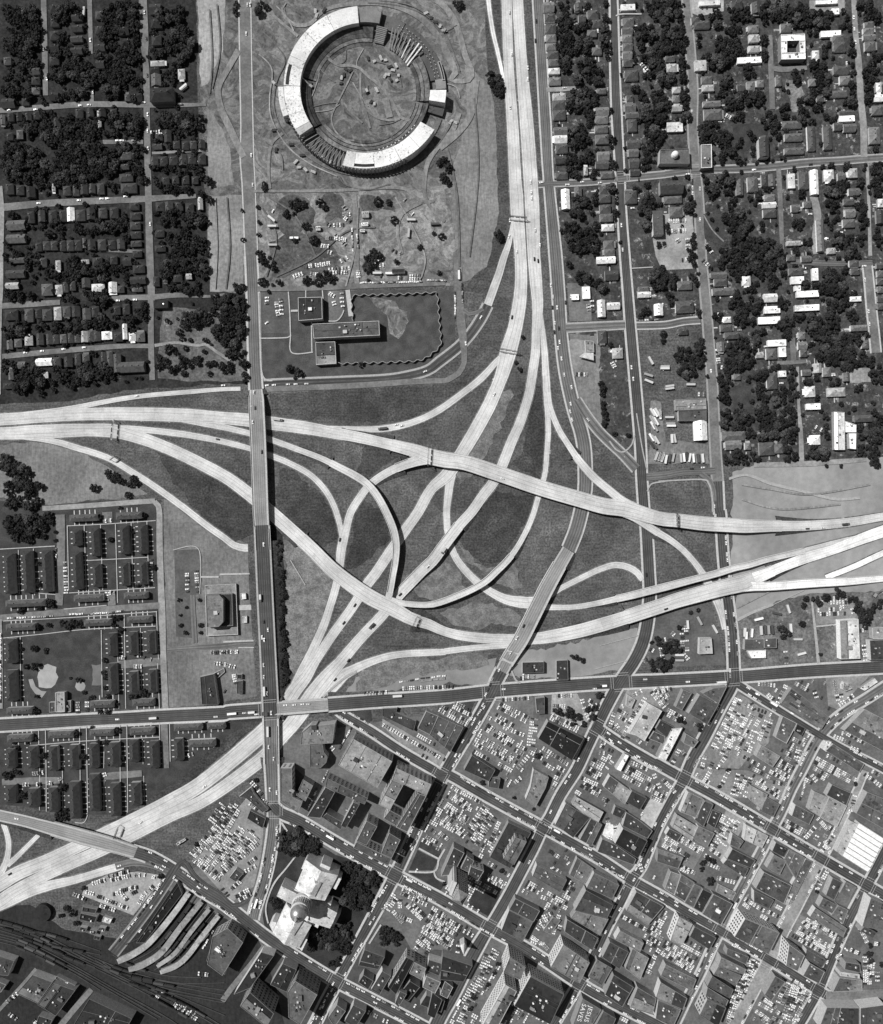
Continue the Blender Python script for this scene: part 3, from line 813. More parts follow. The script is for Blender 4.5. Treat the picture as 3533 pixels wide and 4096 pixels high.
# ---- streets right of the freeway
R('street', 'm', 't20 770 -300 74;780 0 76;808 500 72;838 1000 76;860 1400 66;915 2000 88;t21 940 300 90;960 600 86;995 900 92;1060 1200 94;1122 1400 96;1148 1560 98;1155 1800 98;1145 1900 98;1120 2033 102;t22 1080 150 102;1020 300 102', lanes=5, sw=2)
R('pavement', 's', 't22 1020 300 104 1.5;950 420 108 4;850 600 114 6.4 1;775 750 114 6.8;650 1000 114 6.4;590 1095 110 5;525 1200 108 2.5 0;490 1265 104 1', br='slanting street bridge with dark shadow over the ramps')
R('street', 'k', 't22 1020 300 80.0 1.5;950 420 84.0 4;850 600 90.0 6.4 1;775 750 90.0 6.8;650 1000 90.0 6.4;590 1095 86.0 5;525 1200 84.0 2.5 0;490 1265 80.0 1', lanes=5, nobr=True)
R('street', 'a', 't22 495 1255 92 1;450 1340 88 0;410 1430 84;330 1580 80;250 1715 80;130 1910 80;50 2045 80;t13 1740 118 80;1600 400 74;1490 640 78;1390 850 82;1280 1060 80;1160 1280 72;1060 1460 64;960 1640 72;900 1750 80;830 1880 80;740 2060 78;600 2300 78', lanes=4, sw=2.6)
R('street', 'a', 't20 1350 -300 44;1378 0 48;1388 500 60;1402 900 66;1425 1300 58;1445 1700 56;1468 2033 62;t21 1492 300 64;1515 600 72;1550 1000 74;1592 1500 74;1602 1750 74;1622 2033 74;t22 1640 140 80;1660 500 84;1666 650 86;1650 850 90;1622 1000 92;1585 1100 92;1525 1210 90;1440 1330 88;1350 1490 86;1290 1610 84;1180 1840 80;1085 2045 78;t23 960 210 74;870 390 74;820 470 76;740 640 76;640 830 78;540 1020 78;430 1210 78;390 1270 76;310 1400 92;200 1600 100;100 1800 100;0 1980 100;-150 2300 100', lanes=5, sw=2.4)
R('street', 'l', 't30 205 -300 50;222 0 50;255 400 60;275 700 62;272 1000 62;292 1300 62;322 1600 60;342 2033 62;t31 362 200 62;388 500 64;412 800 64;428 1000 66;442 1300 70;458 1600 72;472 1800 76', lanes=3, sw=2.2, swt=.25)
R('street', 'a', 't31 470 1790 76;484 2033 72;t32 495 0 72;512 300 72;540 600 74;565 800 78;588 1000 78;600 1250 82;600 1345 84;570 1410 84;480 1570 84;370 1785 84;270 1965 82;t33 205 85 80;150 180 74;60 340 70;-20 500 68;t23 1600 780 70;1520 885 70;1440 1050 70;1340 1235 68;1250 1430 66;1150 1640 66;1100 1710 68;1000 1880 68;900 2045 68;760 2300 68', lanes=4, sw=2.6)
R('street', 'm', 't32 2100 1200 70;1787 1395 70;1640 1490 68;1500 1575 68;1370 1680 70;1255 1820 72;1140 2040 70;t33 1060 160 64;985 330 64;905 480 66;850 600 64;750 785 64;640 985 64;560 1130 66;490 1290 64;420 1440 60;330 1640 60;230 1830 60;130 2040 60;0 2300 60', lanes=3, sw=2.6)
R('street', 'L', 't33 1640 20 44;1580 170 46;1500 330 46;1400 540 48;1310 700 60;1190 900 96;1080 1110 100;980 1300 96;900 1480 88;830 1620 88;730 1810 88;610 2040 88;480 2300 88', lanes=5, sw=2)
R('street', 'a', 't33 1850 560 70;1770 720 72;1660 930 72;1550 1130 70;1450 1340 70;1340 1600 70;1270 1765 72;1180 1930 72;1110 2050 72;980 2300 72', lanes=4, sw=2.6)
R('street', 'a', 't12 900 1545 50;980 1610 56;1200 1740 64;1450 1905 66;1700 2050 66;t13 1750 55 70;t23 60 48 70;400 240 72;820 470 74;1100 625 74;1300 740 72;1520 885 72;1787 1035 70;t33 200 1125 68;490 1290 66;700 1415 66;900 1530 66;1270 1765 68;1370 1820 66', lanes=4, sw=2.6)
R('street', 'l', 't33 1330 1806 66;1500 1800 70;1787 1785 70;2400 1760 70', lanes=4)
R('street', 'a', 't22 1235 1700 70;1300 1750 72;1450 1850 74;1700 1995 74;t33 -20 -40 74;205 85 74;500 245 74;905 485 76;1250 690 74;1660 930 74;1787 1005 74;2300 1300 74', lanes=4, sw=2.6)
R('street', 'a', 't32 620 1360 56;800 1475 56;1000 1600 52;1270 1765 52;1500 1895 50;1787 2040 50;2300 2330 50', lanes=3, sw=2)
R('street', 'a', 't13 415 285 80;480 352 84;640 425 82;900 580 84;1150 722 84;1390 850 86;1600 962 84;1787 1060 82;t23 0 1030 82;390 1268 80;700 1440 78;1100 1705 80;1300 1822 78;1600 1975 78;1900 2130 78', lanes=5, sw=2.6)
R('street', 'a', 't03 1050 660 90 2;1200 708 90 0;1380 812 92;1600 965 90;1787 1080 88;t13 200 1205 84;380 1345 84;600 1495 84;920 1690 84;1200 1835 82;1500 1990 82;1800 2150 82', lanes=5, sw=2.4)
R('pavement', 's', 't03 -300 300 86 1;0 375 92 3 0;180 415 92 4.5;300 447 96 5.2;420 480 104 5.6 1;650 545 112 6;850 600 108 5.4;960 632 98 4;1080 668 92 1.6 0', br='slanting street bridge across the lower left freeway')
R('street', 'k', 't03 -300 300 62.0 1;0 375 68.0 3 0;180 415 68.0 4.5;300 447 72.0 5.2;420 480 80.0 5.6 1;650 545 88.0 6;850 600 84.0 5.4;960 632 74.0 4;1080 668 68.0 1.6 0', lanes=5, nobr=True)
R('ramp', 'c', 't03 980 770 60;880 800 62;700 855 60;560 895 64;420 925 74;250 975 84;60 1060 90;-100 1130 90')
R('street', 'm', 't03 920 780 58;1050 748 56;1180 760 52;1290 800 50;1360 830 50', lanes=2)
R('ramp', 'c', 't03 30 440 40;65 540 42;72 640 44;50 750 48;0 840 60;-60 890 60')
R('ramp', 'c', 't03 310 530 34;220 620 36;120 720 40;60 770 44')
R('street', 'a', 't03 1400 780 60;1370 830 66;1285 960 70;1200 1085 70;1100 1220 70;1000 1345 70;900 1470 72', lanes=3, sw=2, swt=.2)
R('street', 'a', 't03 1400 800 44;1460 740 40;1540 850 40;1640 935 40;1760 1010 40;t13 100 1090 40;200 1060 44;245 1000 40', lanes=2)
R('street', 'l', 't13 355 1410 40;260 1540 40;170 1650 42;90 1750 44;20 1850 44', lanes=2)
R('street', 'l', 't03 730 1755 44;620 1880 46;520 2000 48;440 2100 48', lanes=2)
R('street', 'l', 't03 290 1590 24;180 1720 26;80 1830 28;-40 1960 28', lanes=1)
# ---- side streets at the left
R('street', 'l', 't00 345 -300 44;350 20 44;358 400 46;366 760 40', lanes=2)
R('street', 'l', 't00 712 -300 38;715 20 38;722 300 34;725 430 28', lanes=2)
R('street', 'l', 't00 732 715 26;732 820 34', lanes=2)
R('street', 'l', 't00 1130 -300 62;1138 20 64;1145 220 68;1150 350 66;1155 450 44;1165 600 50;1170 1000 50;1180 1500 52;1192 2033 58;t01 1205 300 58;1200 500 46;1205 800 46;1212 985 44', lanes=2)
R('street', 'l', 't00 -300 895 40;0 880 42;400 850 44;720 830 46;1150 835 44;1350 838 36;1640 832 24', lanes=2)
R('street', 'l', 't00 820 1130 34;1140 1130 34', lanes=1)
R('street', 'L', 't00 1210 1218 20;1450 1205 22;1650 1192 22', lanes=1)
R('street', 'l', 't00 -300 1660 56;0 1650 60;300 1622 56;600 1605 54;1150 1582 50;1300 1572 44;1560 1558 34', lanes=2)
R('street', 'L', 't00 0 1480 44;15 1700 44;12 2033 36;t01 12 250 34;5 480 26;0 1100 20', lanes=2)
R('street', 'l', 't01 20 398 44;270 382 46;480 368 40', lanes=2)
R('street', 'l', 't01 890 335 42;1200 328 44;1400 312 40;1660 322 20;1787 305 20', lanes=2)
R('street', 'l', 't01 20 800 42;400 762 42;800 728 42;1000 716 36;1210 716 34', lanes=2)
R('path', 'L', 't01 1230 712 26;1400 690 22;1560 712 20;1640 705 22;1720 760 22;1830 830 26')
R('path', 'l', 't00 800 1990 24;1000 1995 26;1130 2000 24')
# ---- side streets at the right
R('street', 'L', 't20 845 715 34;980 710 36;1120 700 32', lanes=2)
R('street', 'm', 't20 750 1468 38;900 1460 36;1200 1446 36;1430 1420 40;1787 1385 40;t30 60 1382 42;320 1352 44;700 1338 48;950 1318 48;1200 1292 46;1450 1278 44;1640 1262 44;1850 1250 44', lanes=2, sw=1.8, swt=.3)
R('street', 'L', 't30 1545 -300 34;1552 0 40;1568 300 44;1590 500 52;1608 800 52;1628 1000 54;1632 1250 54', lanes=2)
R('street', 'L', 't30 1655 1290 26;1668 1560 24;1676 1800 26;1682 2033 30', lanes=1)
R('street', 'l', 't31 1655 40 62;1672 200 64;1690 400 66;1712 600 68;1728 770 70', lanes=2, sw=2, swt=.4)
R('street', 'l', 't30 885 280 40;893 500 42;900 700 44;905 870 42', lanes=2)
R('street', 'l', 't30 905 545 40;980 555 44;1180 540 34', lanes=2)
R('street', 'l', 't30 955 1345 38;968 1600 38;980 1900 34;985 2000 24', lanes=2)
R('path', 'L', 't30 1230 1560 60;1265 1720 60;1240 1900 44;1250 2020 44')
R('street', 'l', 't31 1062 650 42;1075 850 44', lanes=2)
R('street', 'l', 't31 940 850 30;1060 846 32;1165 838 28', lanes=2)
R('street', 'L', 't31 1105 880 22;1115 1200 22;1130 1390 34;1138 1660 42', lanes=2)
R('street', 'L', 't31 760 1660 36;1000 1655 40;1200 1650 42;1450 1632 40;1650 1618 30', lanes=2)
R('street', 'm', 't31 1050 45 34;1250 55 44;1480 62 40;1700 55 40', lanes=2)
R('street', 'm', 't21 1000 572 56;1200 562 54;1470 548 48', lanes=2, sw=2, swt=.3)
R('street', 'm', 't21 1560 555 44;1787 548 44;t31 200 520 44;335 510 44', lanes=2, sw=1.6)
R('street', 'm', 't21 1085 1140 60;1160 1260 66;1260 1390 66;1360 1490 66;1450 1575 64;1560 1690 74', lanes=2, sw=1.8, swt=.32)
R('street', 'm', 't21 1640 1755 60;1787 1742 58;t31 200 1715 56;340 1712 52;450 1705 60', lanes=3)
R('street', 'm', 't31 330 1735 60;400 1790 60;432 1870 50;440 1950 40', lanes=2)
# ---- housing estate streets
R('street', 'L', 't01 340 2005 38;600 1990 40;900 1968 40;1150 1950 40;1235 1945 40', lanes=2)
R('street', 'L', 't01 1230 1950 40;1262 1985 44;1270 2040 46;t02 1270 200 50;1278 500 50;1290 800 54;1298 1100 50;1310 1400 50;1318 1560 48', lanes=2)
R('street', 'l', 't02 480 20 76;488 300 66;478 600 66;470 740 60', lanes=2)
R('street', 'l', 't02 -300 870 50;0 842 52;500 798 56;900 768 52;1270 742 52', lanes=2)
R('street', 'L', 't02 5 850 26;10 1100 28;10 1560 30', lanes=1)
R('street', 'l', 't02 1305 1660 56;1315 1900 56;1320 2033 50', lanes=2)
R('street', 'l', 't02 885 640 62;892 740 62', lanes=1)
R('street', 'l', 't02 855 0 80;860 85 76', lanes=1)
R('street', 'l', 't02 940 1212 60;1100 1200 66;1275 1185 60', lanes=2)
R('street', 'm', 't02 1530 660 36;1540 850 38;1550 1040 40', lanes=1)
R('street', 'm', 't02 1330 1090 36;1550 1075 40;1787 1060 44;t12 150 1045 44;320 1045 46', lanes=2)
R('street', 'l', 't03 20 110 50;250 100 56;480 95 50', lanes=2)
R('street', 'l', 't03 760 70 30;900 60 60;1130 40 50', lanes=1)
# ---- dirt tracks about the stadium
R('track', 'd', 't10 150 400 50;60 560 44;-10 700 46;10 860 50;90 1040 56;190 1250 50')
R('track', 'd', 't10 290 -20 20;420 120 22;620 290 26')
R('track', 'd', 't10 270 1520 22;480 1520 22;900 1516 24;1400 1490 28;1520 1540 26;1600 1600 26;1700 1600 22')
R('track', 'd', 't10 400 1500 22;388 1350 22;410 1150 24;500 1060 24')
R('track', 'd', 't10 1900 900 40;1840 1050 44;1720 1180 44;1640 1330 36;1630 1560 30;1700 1680 26;1787 1760 24')
R('track', 'd', 't10 1450 2020 26;1410 1850 24;1450 1700 26;1600 1610 28')
R('track', 'd', 't10 500 60 30;520 140 30;600 200 30;720 190 30;820 90 30;1000 40 32;1300 30 44;1540 110 48;1700 250 50;1800 420 56;1870 580 50;1830 640 40;t20 130 620 30;230 640 36;250 560 44;200 440 46;130 200 50;40 60 46;-40 0 44')
R('track', 'd', 't20 0 360 26;70 440 24;120 560 24')
R('track', 'd', 't10 1070 1540 34;1075 1700 36;1080 1850 40;1085 2033 40;t11 1085 100 40;1090 230 36')
R('track', 'd', 't20 290 640 44;250 900 50;150 1050 50;0 1180 46')
R('lane', 'l', 't11 300 262 40;700 258 40;1200 235 44;1787 212 46', lanes=2)
R('path', 'd', 't30 360 1710 10;430 1830 10;520 1920 12')
# ---- walks
for p in ('t11 545 285 9;556 450 9;562 620 9;572 768 9;740 765 10', 't11 325 655 9;540 648 10;562 620 9', 't11 565 437 16;620 435 16', 't11 728 520 9;732 765 9', 't11 683 275 8;683 330 8', 't11 815 275 9;820 340 9',
          't11 860 518 9;930 515 9;970 470 9;985 430 9', 't11 1015 270 36;1040 480 34', 't11 308 290 12;320 650 12;330 900 12;360 980 14;420 990 10',
          't02 535 110 6;800 98 6;1240 68 6', 't02 538 110 6;550 620 6', 't02 672 105 6;690 630 6', 't02 802 100 6;820 620 6', 't02 920 95 6;938 720 6', 't02 1045 85 6;1060 605 6', 't02 1170 75 6;1186 600 6',
          't02 510 645 6;1235 600 6', 't02 510 770 6;850 740 6', 't02 690 385 6;940 372 6;1180 358 6', 't02 30 865 6;600 835 6;1250 790 6', 't02 30 1000 6;330 970 6;700 930 6;1240 905 6', 't02 165 985 6;170 1500 6',
          't02 808 935 6;815 1470 6', 't02 935 950 6;948 1560 6', 't02 990 815 6;1002 1560 6', 't02 1245 790 6;1262 1170 6', 't02 1255 1200 6;1270 1560 6', 't02 260 640 6;445 655 6', 't02 270 290 6;280 660 6', 't02 150 300 5;158 650 5', 't02 0 295 7;440 270 7',
          't02 40 1745 6;640 1700 6;1270 1670 6', 't02 310 1730 6;318 2033 6;t03 320 0;318 350 6', 't02 365 1725 6;370 2033 6;t03 372 350 6', 't02 635 1705 6;640 2033 6;t03 642 400 6', 't02 690 1700 6;695 2033 6;t03 700 350 6', 't02 955 1690 6;958 2033 6;t03 960 380 6', 't02 1010 1690 6;1015 2033 6;t03 1018 350 6',
          't02 1270 1670 6;1275 2000 6', 't02 280 1850 6;700 1815 6;1270 1785 6', 't02 1350 1670 6;1355 1980 6', 't02 1350 1660 6;1787 1630 6', 't02 1120 920 5;1120 1150 5', 't02 1125 1250 5;1128 1400 5',
          't03 700 370 6;670 430 6;600 430 6', 't03 500 20 6;505 330 6', 't03 830 90 5;830 330 5', 't03 1145 60 5;1150 260 5', 't02 505 1990 5;505 2033 5', 't02 830 1900 5;828 2033 5', 't02 1135 1800 5;1140 2000 5',
          't13 490 430 16;535 500 16', 't13 600 700 12;530 790 12;440 900 14;390 1010 12;365 1120 12;385 1230 12', 't13 1580 635 14;1740 720 14', 't13 1500 820 14;1700 818 14;1740 720 16;1787 640 14', 't13 1700 818 14;1720 870 14;1787 900 14',
          't02 1380 300 6;1580 295 6;1590 650 6', 't02 1595 515 14;1740 515 14', 't12 0 495 14;285 488 12', 't12 30 1030 14;310 1018 12', 't12 130 760 40;300 755 44', 't12 150 1075 8;325 1075 8',
          't20 1395 130 10;1450 115 12;1600 115 10', 't21 1520 100 8;1690 90 8', 't13 1280 1240 14;1180 1400 14', 't13 1000 330 8;1080 365 8'):
    R('footpath', 's', p)
for p in ('t21 1560 1250 10;1600 1500 10;1640 1690 10', 't21 1345 1470 12;1400 1540 12;1460 1555 12;1520 1500 12;1545 1420 12', 't21 1465 1590 6;1550 1575 6;1555 1670 6;1465 1600 6', 't31 0 1790 12;340 1775 12;400 1810 14;425 1900 12;430 2033 12',
          't21 1645 1870 12;1680 1810 12;1787 1790 12', 't12 820 1470 16;900 1390 16;1000 1310 16;1085 1265 16', 't12 560 380 8;680 580 8', 't22 1230 1245 6;1480 1180 6', 't22 1270 1060 5;1570 980 5',
          't32 620 860 24;760 790 22;910 735 20', 't32 910 735 6;1160 620 6', 't31 560 1770 20;700 1740 20;900 1810 26;1150 1870 22;1400 1930 24;1600 1920 20', 't32 1215 680 14;1250 1000 22;1270 1200 26', 't22 570 1260 14;600 1330 14;640 1360 12'):
    R('kerb_strip', 'w', p)
RAIL = []
# railway platforms and tracks
for p in ('t03 -100 1180;300 1300;700 1500;1000 1640;1400 1800;1787 1960', 't03 -100 1230;300 1350;700 1540;1100 1730;1500 1920;1700 2033', 't03 -100 1290;200 1370;560 1550;900 1740;1300 1960;1450 2060',
          't03 -100 1330;200 1410;560 1590;860 1760;1250 1990', 't03 760 1520;950 1620;1300 1690;1787 1760', 't03 700 1480;1000 1600;1400 1700;1787 1700', 't03 300 1380;800 1480', 't03 1000 1400;1200 1290;1400 1100;1500 980', 't03 1060 1530;1250 1420;1420 1220;1560 1020',
          't03 -100 1205;300 1325;700 1520;1050 1690;1450 1860;1750 2033', 't03 -100 1255;300 1380;700 1560;1100 1755;1450 1945;1600 2040', 't03 -100 1310;200 1392;560 1570;880 1750;1280 1975', 't03 -100 1355;200 1435;560 1612;800 1760', 't03 820 1540;1000 1640;1350 1720;1787 1800', 't03 780 1560;1100 1720;1787 1860', 't03 640 1500;900 1600;1300 1740;1787 1840',
          't03 0 1240;250 1290;450 1330;800 1450', 't03 200 1360;500 1480;760 1580', 't03 1120 1400;1300 1250;1450 1060', 't03 1220 1520;1370 1390;1500 1210', 't03 1230 1600;1400 1490;1580 1270;1680 1130', 't03 1320 1600;1480 1480;1640 1330;1760 1180', 't03 900 1480;1050 1560;1300 1640;1600 1660',
          't03 1160 1580;1340 1460;1480 1290;1640 1080', 't03 1260 1590;1440 1440;1560 1310;1700 1140'):
    RAIL.append(R('rail_track', 'v', p.replace(';', ' 8;', 1)))
# ---------------------------------------------------------------- zones used to say which one
for q in ("40 60 in the top left corner blocks|120 60 beside the leftmost top side street|240 60 left of the bare graded strip|60 160 in the shaded left edge blocks|200 160 near the dead end side street|350 110 beside the dark hipped hall|370 250 along the bare strip edge"
          "|60 260 in the dense left woods|180 290 below the dense left woods|60 350 above the left edge sheds|220 350 in the middle left block|370 350 left of the strip gap|50 440 beside the left edge sheds|170 430 in the block below the sheds|270 450 beside the middle left street|360 500 behind the bare graded strip"
          "|60 570 in the left lawn block|200 570 along the lower left street|60 680 in the row above the freeway|200 690 left of the L-shaped block|380 640 on the scrubby slope|470 640 beside the long street bridge head|60 740 above the freeway at left|270 740 behind the L-shaped block"
          "|730 180 around the round stadium|560 480 in the works yard left|700 470 among the works yard cars|860 470 right of the works yard|640 560 along the works yard edge|600 690 on the walled building grounds|890 330 below the round stadium|1000 160 between stadium and freeway|1000 450 beside the widening freeway"
          "|1150 60 top right of the freeway|1150 170 by the pale short side street|1150 300 along the freeway side street|1220 100 behind the freeway side houses|1300 80 along the tall tree street|1300 200 opposite the pale lawn lots|1220 330 above the crossing avenue|1190 430 below the crossing avenue|1290 430 beside the long white shed"
          "|1390 60 left of the square school|1390 180 above the domed church|1380 300 around the domed church|1480 60 above the white long hall|1480 160 by the thick tree clump|1490 280 around the dark steep roof|1600 60 above the square school|1610 180 around the bare playground|1620 280 by the paired apartment rows|1720 60 in the top right corner|1730 180 along the right edge street|1740 290 near the right corner crossing"
          "|1380 400 beside the chevron car park|1480 400 on the open diagonal path lot|1540 400 left of the narrow street|1640 390 around the long white hall|1740 400 on the right edge blocks|1520 500 in the big tree mass|1640 490 by the long narrow shed|1750 500 opposite the right edge houses"
          "|1200 560 beside the small white sheds|1340 560 near the paired white sheds|1450 580 right of the tall street|1550 600 between the white flats|1640 600 around the white flats|1730 620 beside the right edge road|1330 720 on the trailer lot edge|1470 720 above the dark lawn|1560 730 by the white L-shaped hall|1680 700 in the deep green wood|1760 740 at the wood's right edge"
          "|1230 780 on the fuel station strip|1390 830 around the white gabled shed|1500 830 beside the dark square lawn|1600 840 by the white U-shaped school|1730 860 right of the white school|1430 980 at the trailer yard|1680 960 above the bare earth bank"
          "|40 930 on the rough slope|200 980 above the housing estate|60 1080 in the estate's left column|220 1080 in the upper estate rows|220 1210 beside the estate street|60 1300 round the estate ball field|250 1300 right of the ball field|150 1420 by the estate's white hall|370 1150 beside the estate school|450 1250 around the stepped school hall|450 1380 on the bare lot"
          "|60 1520 below the wide avenue left|200 1540 in the lower estate rows|360 1500 at the estate's right corner|60 1620 left end of lower estate|220 1620 above the slanting bridge|560 1200 on the long bridge bank|850 1150 inside the interchange loops|1080 1360 under the slanting street bridge|1200 1230 right of the slanting bridge"
          "|1370 1280 at the truck service lot|1550 1290 beside the dark motor depot|1700 1270 by the wide grey warehouse|1560 1400 below the wide avenue right|1720 1400 near the curved right street|640 1510 beside the L-shaped tower|720 1570 at the pillared office block|830 1600 round the courtyard offices|690 1650 among the linked courts|770 1690 by the twin roofed hall"
          "|870 1480 near the two-tone flat hall|1000 1480 round the big angled car park|1120 1470 by the black square roof|1080 1560 in front of the curved drive|950 1660 at the herringbone car park|1040 1700 beside the pale walled block|930 1780 round the pyramid topped tower|1230 1420 by the bright slab roof|1310 1500 beside the white wedge roof|1260 1560 in the crossing block"
          "|1200 1640 behind the striped roof|1290 1670 beside the black block|1420 1440 by the stepped grey roofs|1500 1480 in the big right car park|1580 1500 beside the vaulted shed|1700 1500 by the huge pale roof|1400 1600 on the sloping car rows|1500 1560 by the four-lane crossing|1660 1600 by the dark corner store|1740 1680 by the white sawtooth roof"
          "|600 1700 on the domed building's lawn|700 1760 right of the domed building|620 1830 around the gold domed hall|470 1700 on the triangular car park|460 1830 at the car park tip|730 1880 at the dark park corner|850 1840 in the packed car park|800 1920 below the packed cars|1000 1900 by the pointed steeple|1160 1820 by the row of flat shops|1120 1880 round the chequered front"
          "|1260 1740 beside the white-fronted hall|1330 1770 behind the long shops|1390 1730 on the two-row lot|1470 1780 beside the curved tree row|1560 1740 by the skylit roof|1640 1770 along the pale boulevard|1720 1800 in the lower right lots|1420 1860 by the cornered arcade|1530 1870 below the gridded front|1640 1900 by the dotted front|1740 1920 by the fan shaped block"
          "|560 1960 by the pillared court offices|450 1900 beside the platform sheds|380 1880 at the railway platforms|230 1820 on the fan shaped lot|180 1870 by the rail sheds|60 1880 beside the round pit|60 1960 in the bottom left works|180 1990 right of the bottom left lane|300 2040 at the rail oval lot|680 2010 along the lower shop street|760 1960 among the dark shops|900 1960 by the boulevard church"
          "|1030 1990 at the two slab towers|1090 2010 round the black court roof|1190 2020 beside the lettered roof|1270 1980 below the market street|1330 2030 by the bottom row shops|1440 2000 left of the bottom arcade|1490 2010 beside the slanting parade|1600 2020 in the bottom right lots|1740 2030 at the bottom right corner").split('|'):
    a = q.split(' ', 2)
    p = W('D', float(a[0]), float(a[1]))
    ZONES.append((p[0], p[1], a[2]))


def tword(t):
    return ['black', 'dark', 'dark', 'grey', 'grey', 'pale grey', 'pale grey', 'whitish', 'white', 'bright white'][t]


LROT = math.radians(2.6)
WALL = [.3, .4, .5, .6, .7]


def house(t, x, y, w, h, tone, hh=3.2, rz=LROT, kind='house', form=None, grp='houses of the neighbourhood'):
    """small pitched-roof building, drawn by its roof outline."""
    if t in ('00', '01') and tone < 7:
        tone = max(0, tone - 2)  # left blocks: the picture's leftward darkening put into the roof tone
    w, d = w * M * .97, h * M * .97
    rh = min(w, d) * .28
    z = hh + rh * .4
    X, Y = W(t, x, y, z)
    form = form or random.choice(['hip', 'hip', 'gable'])
    if tone >= 8 and max(w, d) > 16 and form != 'gable':
        form = 'flat'
    hor = w >= d
    L, S = (w, d) if hor else (d, w)
    a = rz if hor else rz + math.pi / 2
    lay = {'hip': 'hipped', 'gable': 'gabled', 'flat': 'flat-roofed'}[form]
    nm = 'house' if kind == 'house' else kind.replace(' ', '_')
    o = thing(nm, kind, (X, Y, .05), a)
    want(o, '%s %s %s' % (tword(tone), lay, kind), X, Y, group=grp)
    gmark(X, Y, S * .5, 2)
    for q in np.arange(-L / 2 + S / 2, L / 2 - S / 2 + .1, S / 2):
        gmark(X + q * math.cos(a), Y + q * math.sin(a), S * .5, 2)
    wm = mat('wall', random.choice(WALL) * (.35 if t in ('00', '01') else .7 if tone < 3 else 1))  # wall colour carries the same leftward darkening
    rm = mat('shingle', TONE[tone] * (.72 if t in ('20', '30', '21', '31') and 2 < tone < 7 else 1))
    b = MB()
    e = .35 if t in ('00', '01', '02', '03') else .15
    if form == 'flat':
        b.prism([(-L / 2, -S / 2), (L / 2, -S / 2), (L / 2, S / 2), (-L / 2, S / 2)], 0, hh, top=False)
        b.build('wall', wm, o)
        b = MB()
        b.prism([(-L / 2 - .1, -S / 2 - .1), (L / 2 + .1, -S / 2 - .1), (L / 2 + .1, S / 2 + .1), (-L / 2 - .1, S / 2 + .1)], hh, hh + .35)
        ro = b.build('roof', mat('roof_gravel', TONE[tone]), o)
        b = MB()
        b.box(L * .2, 0, hh + .35, hh + 1.1, 1.4, 1.2)
        b.build('vent', mat('metal', .5), ro)
        return o
    b.prism([(-L / 2 + e, -S / 2 + e), (L / 2 - e, -S / 2 + e), (L / 2 - e, S / 2 - e), (-L / 2 + e, S / 2 - e)], 0, hh, top=False)
    if form == 'gable':
        for sx in (-1, 1):
            x0 = sx * (L / 2 - e)
            f = [(0, 1, 2)] if sx > 0 else [(2, 1, 0)]
            b.add([(x0, -S / 2 + e, hh), (x0, S / 2 - e, hh), (x0, 0, hh + rh * .93)], f)
    b.build('wall', wm, o)
    r = S / 2 * (.92 if form == 'hip' else 0)
    if L - S < .8 and form == 'hip':
        r = L / 2 - .4
    b = MB()
    z0, z1 = hh - .05, hh + rh
    V = [(-L / 2, -S / 2, z0), (L / 2, -S / 2, z0), (L / 2, S / 2, z0), (-L / 2, S / 2, z0), (-L / 2 + r, 0, z1), (L / 2 - r, 0, z1)]
    F = [(0, 1, 5, 4), (2, 3, 4, 5), (1, 2, 5), (3, 0, 4), (3, 2, 1, 0)]
    if form == 'gable':
        F = [(0, 1, 5, 4), (2, 3, 4, 5), (1, 2, 5), (3, 0, 4)]
    b.add(V, F)
    ro = b.build('roof', rm, o)
    if kind == 'house':
        b = MB()
        b.box(random.uniform(-.2, .25) * L, S * .14, hh + rh * .4, hh + rh + .9, .8, .8)
        b.build('chimney', mat('wall', .2), ro)
        if tone > 2 and random.random() < .5:
            # a lower porch roof on one end
            b = MB()
            pw = S * random.uniform(.5, .9)
            s = random.choice((-1, 1))
            x0, x1 = s * (L / 2 - .3), s * (L / 2 + 2.2)
            V = [(x0, -pw / 2, hh - .1), (x1, -pw / 2, hh - .7), (x1, pw / 2, hh - .7), (x0, pw / 2, hh - .1), (x0, -pw / 2, hh - .3), (x1, -pw / 2, hh - .9), (x1, pw / 2, hh - .9), (x0, pw / 2, hh - .3)]
            F = [(0, 1, 2, 3), (7, 6, 5, 4), (0, 4, 5, 1), (1, 5, 6, 2), (2, 6, 7, 3)]
            if s < 0:
                F = [f[::-1] for f in F]
            b.add(V, F)
            for sy in (-1, 1):
                b.box(s * (L / 2 + 2.0), sy * (pw / 2 - .2), 0, hh - .85, .25, .25)
            b.build('porch', mat('shingle', TONE[min(tone + 1, 9)]), o)
    else:
        for q in (-.28, .05, .3):
            b = MB()
            b.box(q * L, S * .1, hh + rh * .5, hh + rh + .8, .9, .7)
            b.build('chimney', mat('wall', .12), ro)
    return o


def houses(t, s, **kw):
    for q in s.split(';'):
        v = q.split(',')
        if len(v) < 5:
            continue
        house(t, float(v[0]), float(v[1]), float(v[2]), float(v[3]), int(v[4]), **kw)


def hrow(t, x0, y0, x1, y1, w, h, tones):
    n = len(tones)
    for i, c in enumerate(tones):
        if c == '-':
            continue
        u = i / max(1, n - 1)
        house(t, x0 + (x1 - x0) * u + random.uniform(-4, 4), y0 + (y1 - y0) * u + random.uniform(-6, 6), w * random.uniform(.88, 1.08), h * random.uniform(.85, 1.1), int(c))


WIN = {}


def winmesh(tone):
    if tone not in WIN:
        WIN[tone] = mesh('window', [(-.5, -.5, -.5), (.5, -.5, -.5), (.5, .5, -.5), (-.5, .5, -.5), (-.5, -.5, .5), (.5, -.5, .5), (.5, .5, .5), (-.5, .5, .5)], BOXF, [mat('glass', tone)])
    return WIN[tone]


